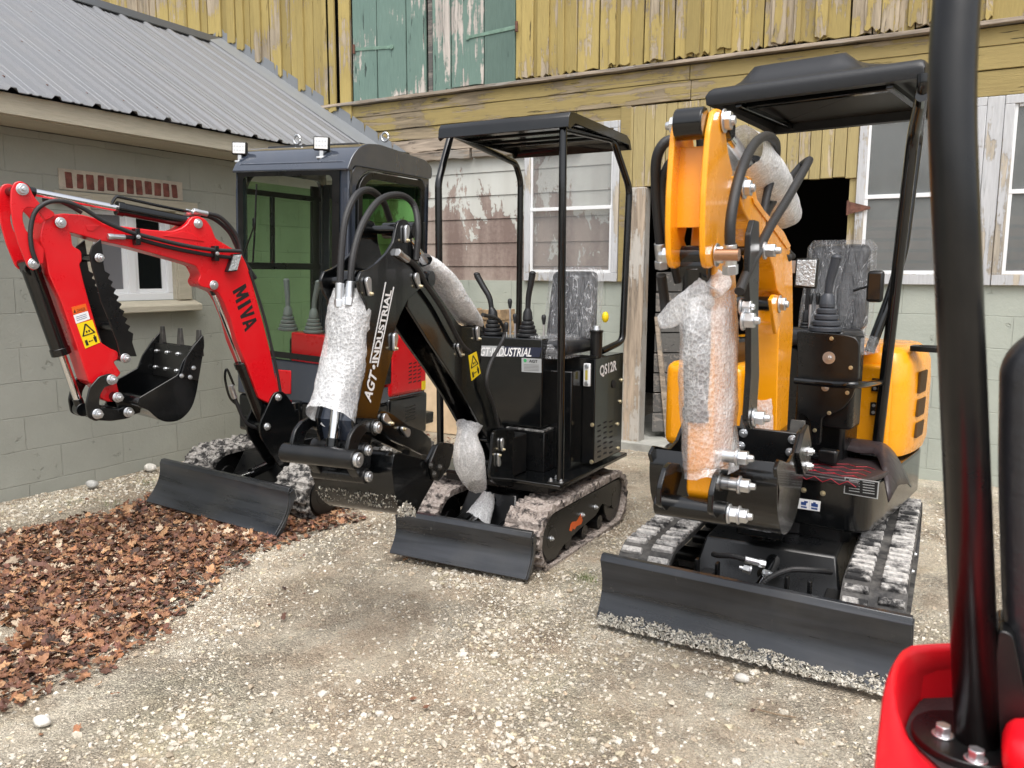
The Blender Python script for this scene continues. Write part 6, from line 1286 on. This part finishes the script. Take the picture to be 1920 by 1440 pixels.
# canopy posts
def P_(pts, r=.024, nm='canopy_post', k=.06): return MB(FY).tube(bend(pts, k), r, 14, 0).build(nm, BLACK, yl)
pb0 = Y_(1643, 850, Z=.60); pb0.z = .60; tp = Y_(1720, 200, Y=-.06); xr_ = pb0.x
mid = Y_(1722, 300, Y=-.04)
P_([pb0, Y_(1712, 255, Y=pb0.y - .12), Y_(1731, 165, Y=-.10), Y_(1731, 165, Y=-.10) + Vector((0, 0, .05))], .024)
rp0 = Y_(1652, 590, Y=.30); P_([Y_(1728, 180, Y=-.1), Y_(1722, 250, Y=.38), Y_(1694, 470, Y=.33), Y_(1668, 560, Y=.26), Y_(1630, 660, Y=.2)], .022)
fl = MB(FY).box(pb0.x - .06, pb0.x + .05, pb0.y - .04, pb0.y + .04, .592, .602).build('post_foot', ZINC, yl, bevel=.003); m = MB(FY)
for dx in (-.045, .036): m.nut((pb0.x + dx, pb0.y - .01, .602), (0, 0, 1), .011, .016, .3)
m.build('bolt', ZINC, fl)
a0 = Y_(*c2([(140, 812)])[0], Y=yc - .03); a1 = Y_(*c2([(330, 832)])[0], Y=yc - .04); a2 = Y_(*c2([(470, 835)])[0], Y=yc - .03); a3 = Y_(*c2([(600, 822)])[0], Y=pb0.y - .01); MB(FY).tube([a0, a1, a2, a3], .015, 12, 5).build('hand_rail', BLACK, yl)
MB(FY).box(.02, .20, -.02, .02, .60, .63).build('pedal', BLACK2, yl, bevel=.006); MB(FY).tube([(.0, -.03, .625), (.18, -.03, .622)], .012, 8, 0).build('pedal_bar', BLACK2, yl); MB(FY).box(.17, .25, -.05, .0, .60, .66).build('pedal', BLACK2, yl, bevel=.012, seg=3)
xl_ = -.42; P_([(xl_, .02, .58), (xl_, -.04, 1.9), (xl_ + .01, -.10, 2.13)], .022); zz_ = 2.13
P_([(xl_ + .01, -.10, 2.10), (xl_, .30, 2.06), (xl_, .36, 1.7), (xl_, .33, .9)], .020)
# moulded roof
fl_ = Y_(1322, 190, Z=2.17); fr_ = Y_(1745, 135, Z=2.19)
x0, x1 = fl_.x, min(fr_.x, .50); yf = min(fl_.y, fr_.y); bk0 = Y_(1370, 243, Z=2.10).y; 
def roof_sec(y, t):
    "cross profile at depth fraction t"
    P = []; zc = 2.208 - .03 * t * t; hx = (x1 - x0) / 2; xc = (x0 + x1) / 2
    k = 28
    for i in range(k + 1):
        u = math.sin(math.pi / 2 * (-1 + 2 * i / k)); e = min(1, (1 - abs(u)) / .05); edge = math.sqrt(max(0, 1 - (1 - e) ** 2)); hump = 0
        s = min(1, max(0, (t - .05) / .16)) * min(1, max(0, (1.02 - t) / .12)); a = min(1, max(0, (.74 - abs(u + .06)) / .16)); a = a * a * (3 - 2 * a); s = s * s * (3 - 2 * s); k1 = min(1, max(0, (u - .22) / .25)); k1 = k1 * k1 * (3 - 2 * k1); k2 = min(1, max(0, (.55 - t) / .2)); k2 = k2 * k2 * (3 - 2 * k2); hump = .105 * a * s * (1 - .92 * k1 * k2); et = min(1, t / .06, (1 - t) / .06 + .02); et = math.sqrt(max(0, 1 - (1 - et) ** 2)); P.append((xc + hx * u, y, zc - .02 + .042 * edge * et + hump))
    return P
ny_ = 22; rows = []; dep = .78
for i in range(ny_ + 1):
    t = .5 - .5 * math.cos(math.pi * i / ny_); rows.append(roof_sec(yf + dep * t, t))
v = [p for r_ in rows for p in r_]; k = len(rows[0]); f = [(i * k + j, i * k + j + 1, (i + 1) * k + j + 1, (i + 1) * k + j) for i in range(ny_) for j in range(k - 1)]
b = len(v); hz = .055
def low(p, t, sh): return (p[0] + sh[0], p[1] + sh[1], 2.208 - .03 * t * t - hz)
per = [(0, j) for j in range(k)] + [(i, k - 1) for i in range(1, ny_ + 1)] + [(ny_, j) for j in range(k - 2, -1, -1)] + [(i, 0) for i in range(ny_ - 1, 0, -1)]
lowv = []; 
for (i, j) in per:
    p = rows[i][j]; lowv.append((p[0] + (.006 if j == 0 else -.006 if j == k - 1 else 0), p[1] + (.008 if i == 0 else -.008 if i == ny_ else 0), 2.208 - .03 * (i / ny_) ** 2 - hz))
v += lowv; inn = [((x - (x0 + x1) / 2) * .90 + (x0 + x1) / 2, (y - yf - dep / 2) * .88 + yf + dep / 2, z + .0) for x, y, z in lowv]; v += inn; inn2 = [(x, y, z + .04) for x, y, z in inn]; v += inn2
n = len(per)
for q in range(n):
    w_ = (q + 1) % n; A = per[q][0] * k + per[q][1]; B_ = per[w_][0] * k + per[w_][1]; f.append((A, B_, b + w_, b + q)); f.append((b + q, b + w_, b + n + w_, b + n + q)); f.append((b + n + q, b + n + w_, b + 2 * n + w_, b + 2 * n + q))
f.append(tuple(b + 2 * n + q for q in range(n)))
roof_ = MB(FY).add(v, f).build('canopy_roof', PLAST, yl, sharp=75)
m = MB(FY).box(x0 + .12, x0 + .15, yf + .05, yf + dep - .06, 2.135, 2.16).box(x1 - .15, x1 - .12, yf + .05, yf + dep - .06, 2.135, 2.16); m.build('roof_rail', BLACK, roof_, bevel=.004)
MB(FY).box(x0 + .15, x1 - .15, yf + .10, yf + .14, 2.14, 2.17).build('roof_cross_member', BLACK, roof_, bevel=.004)
# ---------------- boom, arm, bucket
BY = Fr((-.70, 3.45, 0), 0)
d1 = crop(1200, 180, 3.272); d2 = crop(1220, 500, 2.88)
def yp(x, y, X=.0): q = BY.px(x, y, X=X); return (q.y, q.z)
# near side outline of boom
bo = [(1388, 342), (1396, 329), (1408, 331), (1416, 345), (1420, 372), (1442, 407), (1469, 433), (1482, 462), (1486, 500), (1487, 620), (1481, 708), (1475, 830), (1455, 835), (1457, 740), (1460, 628), (1462, 605), (1466, 590), (1474, 570), (1466, 555), (1458, 545), (1452, 505), (1436, 460), (1418, 428), (1404, 412), (1394, 395), (1388, 365)]
boY = MB(BY).prx(rpoly(BY.yz(bo, .062), .012, 2), -.034, .062).build('boom', ORANGE, yl, bevel=.004)
MB(BY).prx(rpoly(BY.yz([(1446, 562), (1452, 552), (1466, 555), (1474, 570), (1468, 590), (1462, 612), (1456, 628), (1452, 600)], .075), .01, 2), .062, .075).build('cylinder_lug', ORANGE, boY, bevel=.003)
MB(BY).prx(rpoly(BY.yz(d1([(690, 620), (800, 745), (880, 830), (925, 920), (905, 940), (850, 860), (700, 660)]), .066), .006, 2), .062, .067).build('boom_rib', ORANGE, boY, bevel=.002)
ft = yp(1466, 830, .06); MB(BY).box(-.09, .09, ft[0] - .06, ft[0] + .20, .36, ft[1] + .06).cyl((0, ft[0] + .05, .33), (0, ft[0] + .05, .70), .06, n=20).build('swing_post', BLACK, yl, bevel=.006)
# arm cheeks (crescent links at the top)
ck = d1([(455, 95), (480, 75), (505, 88), (515, 115), (528, 230), (540, 330), (560, 420), (573, 480), (560, 500), (548, 520), (520, 640), (500, 760), (475, 880), (490, 920), (492, 985), (470, 1035), (430, 1060), (410, 1050), (398, 980), (396, 800), (402, 600), (415, 400), (430, 220)])
ckp = rpoly(BY.yz(ck, .058), .01, 2)
for a, b in ((.042, .058), (-.052, -.036)): MB(BY).prx(ckp, a, b).build('arm_cheek', ORANGE, yl, bevel=.004)
wb = d1([(435, 310), (440, 310), (425, 500), (412, 700), (406, 805), (400, 805), (404, 600), (420, 400)])
p0 = BY.yz(d1([(430, 310)]), .042)[0]; p1 = BY.yz(d1([(406, 805)]), .042)[0]; pm = BY.yz(d1([(414, 560)]), .042)[0]
MB(BY).strip([p1, pm, p0], -.038, .044, .012).build('arm_cheek_web', ORANGE, yl, bevel=.001)
am = d1([(520, 520), (550, 492), (590, 490), (625, 500), (655, 540), (650, 600), (600, 640), (582, 700), (580, 900)]) + [(1382, 560), (1383, 640), (1380, 760), (1370, 880), (1356, 945), (1342, 952), (1334, 930), (1338, 760), (1340, 640)] + d1([(455, 1200), (465, 1000), (490, 700), (505, 600)])
arY = MB(BY).prx(rpoly(BY.yz(am, .052), .012, 2), -.025, .052).build('arm', ORANGE, yl, bevel=.006)
for (x_, y_, hw) in ((1357, 227, .060), (1395, 353, .066), (1343, 478, .060), (1461, 570, .076)):
    pin(BY, yl, yp(x_, y_, hw), hw, .026, .026, .022)
t0 = yp(1357, 227, .09); MB(BY).cyl((-.036, *t0), (.042, *t0), .042, n=24).build('top_bush', BLACK, yl, bevel=.004)
m = MB(BY)
for (x_, y_, hw) in ((1357, 227, .056), (1395, 353, .075), (1343, 478, .058)): m.nut((-hw, *yp(x_, y_, .058)), (-1, 0, 0), .024, .036, .4)
m.build('nut', ZINC, yl, bevel=.002)
# cylinders
a = yp(1475, 405, 0); b = yp(1355, 240, 0); cylinder(BY, yl, (0, *a), (0, *b), .62, .040, .020, 'arm_cylinder')
a = yp(1428, 830, 0); b = yp(1440, 565, 0); cylinder(BY, yl, (0, *a), (0, *b), .34, .042, .019, 'boom_cylinder')
a = yp(1306, 500, 0); b = yp(1312, 945, 0); cylinder(BY, yl, (0, *a), (0, *b), .62, .042, .021, 'bucket_cylinder')
# thumb: long toothed bar hanging in front of the boom
tp_ = yp(1441, 470, .15); MB(BY).cyl((.088, *yp(1343, 478, .09)), (.15, *yp(1343, 478, .09)), .016).build('thumb_pin', simple('copper_shaft', (.45, .25, .15), .25, .9), yl)
tb = [(1415, 412), (1424, 415), (1424, 480), (1422, 600), (1424, 700), (1418, 800), (1408, 806), (1402, 790), (1408, 700), (1408, 600), (1404, 520), (1408, 440)]
plates(BY, yl, BY.yz(tb, .13), ((.112, .13),), BLACK2, 'thumb', .003, .006); hx_ = yp(1412, 782, .13); MB(BY).nut((.13, *hx_), (1, 0, 0), .023, .034, .5).build('nut', ZINC, yl, bevel=.002); pin(BY, yl, yp(1432, 470, .13), .13, .014, .021, .034, False)
MB(BY).nut((.11, *yp(1385, 600, .1)), (1, 0, 0), .024, .036, .4).nut((.10, *yp(1388, 575, .1)), (1, 0, 0), .020, .032, .3).build('nut', ZINC, yl, bevel=.002)
# links at the bottom
lk = d2([(180, 1090), (195, 1075), (225, 1090), (215, 1180), (180, 1290), (170, 1310), (130, 1310), (120, 1280), (150, 1200)])
lkn = [(1346, 892), (1354, 880), (1368, 880), (1372, 900), (1362, 940), (1358, 965), (1345, 972), (1336, 962), (1338, 925)]
lp_ = rpoly(BY.yz(lkn, .085), .008, 2)
for a, b in ((.068, .085), (-.085, -.068)): MB(BY).prx(lp_, a, b).build('link_plate', BLACK, yl, bevel=.003)
L1 = yp(*d2([(230, 1305)])[0], 0); pn = MB(BY).cyl((-.115, *L1), (.105, *L1), .034, n=24).build('link_pin', BLACK, yl, bevel=.004)
MB(BY).nut((.105, *L1), (1, 0, 0), .024, .028, 0).nut((.133, *L1), (1, 0, 0), .022, .028, .5).build('nut', ZINC, pn, bevel=.002)
for (x_, y_, X_) in ((1378, 908, .10), (1374, 856, .10)): MB(BY).nut((X_ + .01, *yp(x_, y_, X_)), (1, 0, 0), .022, .034, .5).cyl((.03, *yp(x_, y_, X_)), (X_ + .01, *yp(x_, y_, X_)), .02).build('pivot_nut', ZINC, yl, bevel=.002)
# bucket
BW = .205
bp0 = [(1462, 862), (1456, 880), (1462, 920), (1458, 960), (1466, 1002), (1476, 1000), (1490, 975), (1500, 930), (1508, 880), (1512, 835), (1508, 800), (1500, 812), (1490, 850), (1480, 868)]
shY = [(1462, 868), (1458, 900), (1457, 940), (1459, 972), (1466, 1000), (1478, 998), (1492, 968), (1502, 920), (1509, 870), (1511, 835)]
bkY = bucket(BY, yl, BY.yz(bp0, BW), BY.yz(shY, BW), BW, yp(1509, 845, BW), (.12, .9), 3, BLACK, tl=.105, tw=.030)
ly = yp(1509, 845, BW)[0] - .05; q = BY.pxs([(1300, 790), (1385, 800), (1499, 813), (1489, 896), (1385, 884), (1300, 874)], Y=ly); q = [p for p in q]; q[0].x = q[5].x = -BW + .013
lp2 = MB(BY).pry([(p.x, p.z) for p in q], ly, ly + .02).build('lip_plate', BLACK2, bkY, bevel=.003); m = MB(BY)
for a_, b_ in ((1394, 812), (1389, 836), (1486, 824), (1481, 848)): p = BY.px(a_, b_, Y=ly); m.nut((p.x, ly, p.z), (0, -1, 0), .0125, .014, .4)
m.build('bolt', ZINC, lp2, bevel=.001)
cu = [(1490, 850), (1500, 812), (1508, 795), (1514, 830), (1511, 880), (1500, 890)]; sc2 = MB(BY).prx(rpoly(BY.yz(cu, BW), .006, 2), BW, BW + .014).build('side_cutter', BLACK2, bkY, bevel=.002)
m = MB(BY)
for q in ((1505, 872), (1507, 845)): m.nut((BW + .014, *yp(*q, BW)), (1, 0, 0), .014, .016, .4)
m.build('bolt', ZINC, sc2)
q = yp(*d2([(420, 1200)])[0], .1); ea = [(1378, 880), (1400, 862), (1462, 866), (1458, 985), (1380, 985), (1366, 950)]
# hoses: traced in the plane of the arm
def hy(pts_, r=.0135, rib=0, fit=0): return hose(BY, yl, [tuple(BY.px(*d1([(a, b)])[0], X=c)) for a, b, c in pts_], r, rib, fit=fit)
hy([(130, 960, -.16), (120, 850, -.16), (100, 600, -.16), (100, 400, -.15), (140, 300, -.13), (200, 268, -.11), (265, 288, -.09)], .0155, fit=1)
hy([(235, 1140, -.12), (185, 930, -.13), (150, 700, -.14), (140, 540, -.14), (165, 440, -.12), (210, 390, -.10), (262, 382, -.09)], .0135)
hy([(553, 980, .11), (553, 800, .11), (575, 640, .11), (620, 460, .11), (690, 310, .10), (760, 248, .09), (815, 262, .08), (838, 320, .06), (825, 440, .05), (780, 600, .05), (755, 760, .05), (752, 820, .05)], .0145, fit=1)
hy([(610, 1200, .12), (650, 1100, .12), (720, 960, .12), (800, 800, .12), (900, 640, .13), (980, 500, .14), (1030, 410, .14), (1035, 395, .10), (985, 430, .04), (880, 560, .03), (790, 690, .03), (750, 780, .03)], .0145)
hy([(790, 860, .03), (840, 930, .04), (890, 990, .05), (915, 990, .06)], .016); hy([(800, 800, .03), (850, 880, .04), (900, 950, .05), (935, 985, .06)], .013)
hy([(130, 1100, -.16), (150, 1250, -.16), (160, 1420, -.15)], .016)
# work lamp beside the boom
lp4 = [(1492, 484), (1535, 484), (1530, 542), (1488, 538)]; q = BY.pxs(lp4, Y=.02); wl = MB(BY).pry([(p.x, p.z) for p in q], .02, .05).build('work_lamp', BLACK2, yl, bevel=.008, seg=3); c_ = sum(q, Vector()) / 4
MB(BY).pry([((p.x - c_.x) * .86 + c_.x, (p.z - c_.z) * .88 + c_.z) for p in q], .016, .021).build('lamp_lens', LENS, wl, bevel=.004); MB(BY).box(q[0].x - .05, q[0].x + .01, .03, .045, c_.z + .0, c_.z + .05).build('lamp_bracket', ZINC, wl)
# wraps
def WY(pts): return [(lambda q: (q.x, q.y, q.z, rx, ry))(BY.px(x_, y_, Y=Y__)) for x_, y_, Y__, rx, ry in pts]
yA = yp(1306, 600, 0)[0]
sleeve(BY, WY([(1331, 545, -1.07, .062, .15), (1331, 600, -1.06, .072, .175), (1330, 680, -1.05, .074, .175), (1331, 770, -1.03, .074, .165), (1332, 850, -1.0, .076, .15), (1336, 885, -1.0, .078, .145)]), 'bubble_wrap', 'long bubble wrap sleeve round the hanging arm of the orange digger', seed=11, n=30, amp=.005)
sleeve(BY, WY([(1236, 604, -1.16, .02, .006), (1258, 592, -1.18, .034, .010), (1296, 562, -1.20, .036, .016), (1325, 548, -1.19, .045, .022), (1342, 530, -1.15, .045, .026), (1334, 518, -1.12, .022, .016)]), 'bubble_wrap', 'torn tongue of bubble wrap sticking out left at the top of the long sleeve', seed=12, amp=.009, caps=True)
R = []
for (x_, y_, rx, rz) in ((1372, 275, .05, .05), (1388, 285, .072, .05), (1415, 318, .085, .06), (1445, 360, .08, .055), (1472, 405, .065, .05)): q = BY.px(x_, y_, X=0); R.append((q.x, q.y + .0, q.z + .01, rx, rx))
sleeve(BY, R[1:], 'bubble_wrap', 'bubble wrap round the slanting ram above the orange boom', mat=WRAP2, seed=13, amp=.006)
q0 = BY.px(1430, 745, X=0); sleeve(BY, [(0, q0.y, q0.z, .06, .06), (0, q0.y + .0, q0.z - .07, .058, .058), (0, q0.y, q0.z - .16, .055, .055)], 'bubble_wrap', 'bubble wrap round the upright ram low beside the orange boom', seed=14)
# ================================================================ red machine at the right edge
FG = Fr((.05, 1.45, 0), 0)
fg = thing('mini_excavator', 'red machine cut off at the right edge, nearest the camera, with a leaning black post', 'mini excavator', FG, 'mini excavators parked in the yard')
def G_(x, y, **k): return FG.px(x, y, **k)
zf = .60
# red tub: rim, inner wall and floor stations traced round the post
RED2 = paint('red_moulded_body', (.80, .006, .016), .36, .02, (.6, .12, .1)); zr_ = .742; zf = .635
ST = [((2300, 1225), (2300, 1243), (2250, 1310)), ((2100, 1205), (2100, 1220), (2080, 1292)), ((1950, 1200), (1950, 1212), (1950, 1284)), ((1800, 1203), (1800, 1213), (1800, 1285)), ((1740, 1205), (1750, 1216), (1770, 1288)), ((1700, 1208), (1722, 1218), (1748, 1298)), ((1682, 1219), (1702, 1227), (1724, 1320)), ((1668, 1243), (1689, 1243), (1708, 1342)), ((1659, 1270), (1683, 1264), (1702, 1356)), ((1653, 1300), (1680, 1292), (1698, 1370)), ((1648, 1345), (1685, 1328), (1706, 1388)), ((1641, 1400), (1699, 1372), (1724, 1408)), ((1634, 1455), (1728, 1415), (1752, 1434)), ((1626, 1530), (1775, 1462), (1790, 1470)), ((1610, 1640), (1870, 1540), (1875, 1550))]
v = []
for o_, i_, f_ in ST:
    O = G_(*o_, Z=zr_); I = G_(*i_, Z=zr_); F_ = G_(*f_, Z=zf - .01); d_ = (I - O).normalized()
    v += [(O.x - d_.x * .0, O.y - d_.y * .0, .28), (O.x, O.y, zr_ - .03), (O.x + d_.x * .002, O.y + d_.y * .002, zr_ - .010), (O.x + d_.x * .008, O.y + d_.y * .008, zr_), (O.x * .5 + I.x * .5, O.y * .5 + I.y * .5, zr_ + .003), (I.x - d_.x * .006, I.y - d_.y * .006, zr_), (I.x, I.y, zr_ - .008), (I.x * .75 + F_.x * .25, I.y * .75 + F_.y * .25, zr_ - .05), (F_.x, F_.y, zf - .01), (F_.x, F_.y, .28)]
n = len(ST); f = [(i * 10 + j, i * 10 + (j + 1) % 10, (i + 1) * 10 + (j + 1) % 10, (i + 1) * 10 + j) for i in range(n - 1) for j in range(10)] + [tuple(range(10)), tuple(range((n - 1) * 10 + 9, (n - 1) * 10 - 1, -1))]
MB(FG).add(v, f).build('body_skirt', RED2, fg, sharp=60)
MATT = simple('rubber_floor_mat', (.035, .030, .031), .45, bump=.3, bsc=140, var=.2)
fl_ = [G_(*q[2], Z=zf - .004) for q in ST]; MB(FG).prz([(p.x, p.y) for p in fl_], zf - .03, zf).build('floor_plate', MATT, fg)
q = G_(1762, 1288, Z=zf + .002)
pbx = G_(1800, 1385, Z=zf + .012); cx0, cy0 = pbx.x + .012, pbx.y + .01
MB(FG).cyl((cx0, cy0, zf + .001), (cx0, cy0, zf + .014), .085, n=48).build('post_flange', BLACK2, fg, bevel=.002)
for (x_, y_) in ((1768, 1372), (1830, 1418)): q = G_(x_, y_, Z=zf + .02); MB(FG).cyl((q.x, q.y, zf + .0145), (q.x, q.y, zf + .017), .017, n=24).cyl((q.x, q.y, zf + .017), (q.x, q.y, zf + .032), .0125, n=6).build('flange_bolt', ZINC, fg, bevel=.002)
p0 = Vector((cx0, cy0, zf + .014)); pA = G_(1838, 1330, Y=cy0); pB = G_(1782, 160, Y=cy0 - .0); pC = G_(1795, -40, Y=cy0 + .02); pC2 = G_(1830, -500, Y=cy0 + .06)
MB(FG).tube(bend([Vector((G_(1832, 1400, Y=cy0).x, cy0, zf + .014)), pB, pC2], .10, 10), .0375, 28, 0, r2=.034).build('canopy_post', BLACK2, fg, sharp=180)
# black seat back / panel
cl = cr([(0, 0, 0)], 1)
bkp = [(1875, 700), (1888, 668), (1915, 640), (1990, 600), (2150, 590), (2260, 620), (2290, 760), (2280, 1150), (2230, 1500), (1960, 1440), (1905, 1300), (1880, 1180), (1872, 900)]
q = [G_(a, b, Y=.02) for a, b in bkp]; MB(FG).pry(rpoly([(p.x, p.z) for p in q], .06, 5), .02, .12).build('seat_back', SEATV, fg, bevel=.03, seg=4)
q = [G_(a, b, Y=.0) for a, b in [(1872, 1180), (1900, 1190), (1960, 1500), (1872, 1500), (1850, 1400), (1862, 1270)]]; MB(FG).pry(rpoly([(p.x, p.z) for p in q], .01, 3), .0, .10).build('seat_pillar', BLACK2, fg, bevel=.01)
q0 = G_(1895, 1205, Y=-.02); MB(FG).box(q0.x - .0, q0.x + .5, -.10, .01, zf, q0.z - .12).build('red_console', RED2, fg, bevel=.03, seg=3)
m = MB(FG).box(.03, .78, -.6, .05, .28, .56); m.build('house_base', BLACK2, fg, bevel=.02)
track(FG, fg, .02, .22, -.95, .16, .27, 'lug', TRUB, side=-1, seed=8)
tag(bpy.data.objects['mini_excavator'], group='mini excavators parked in the yard')
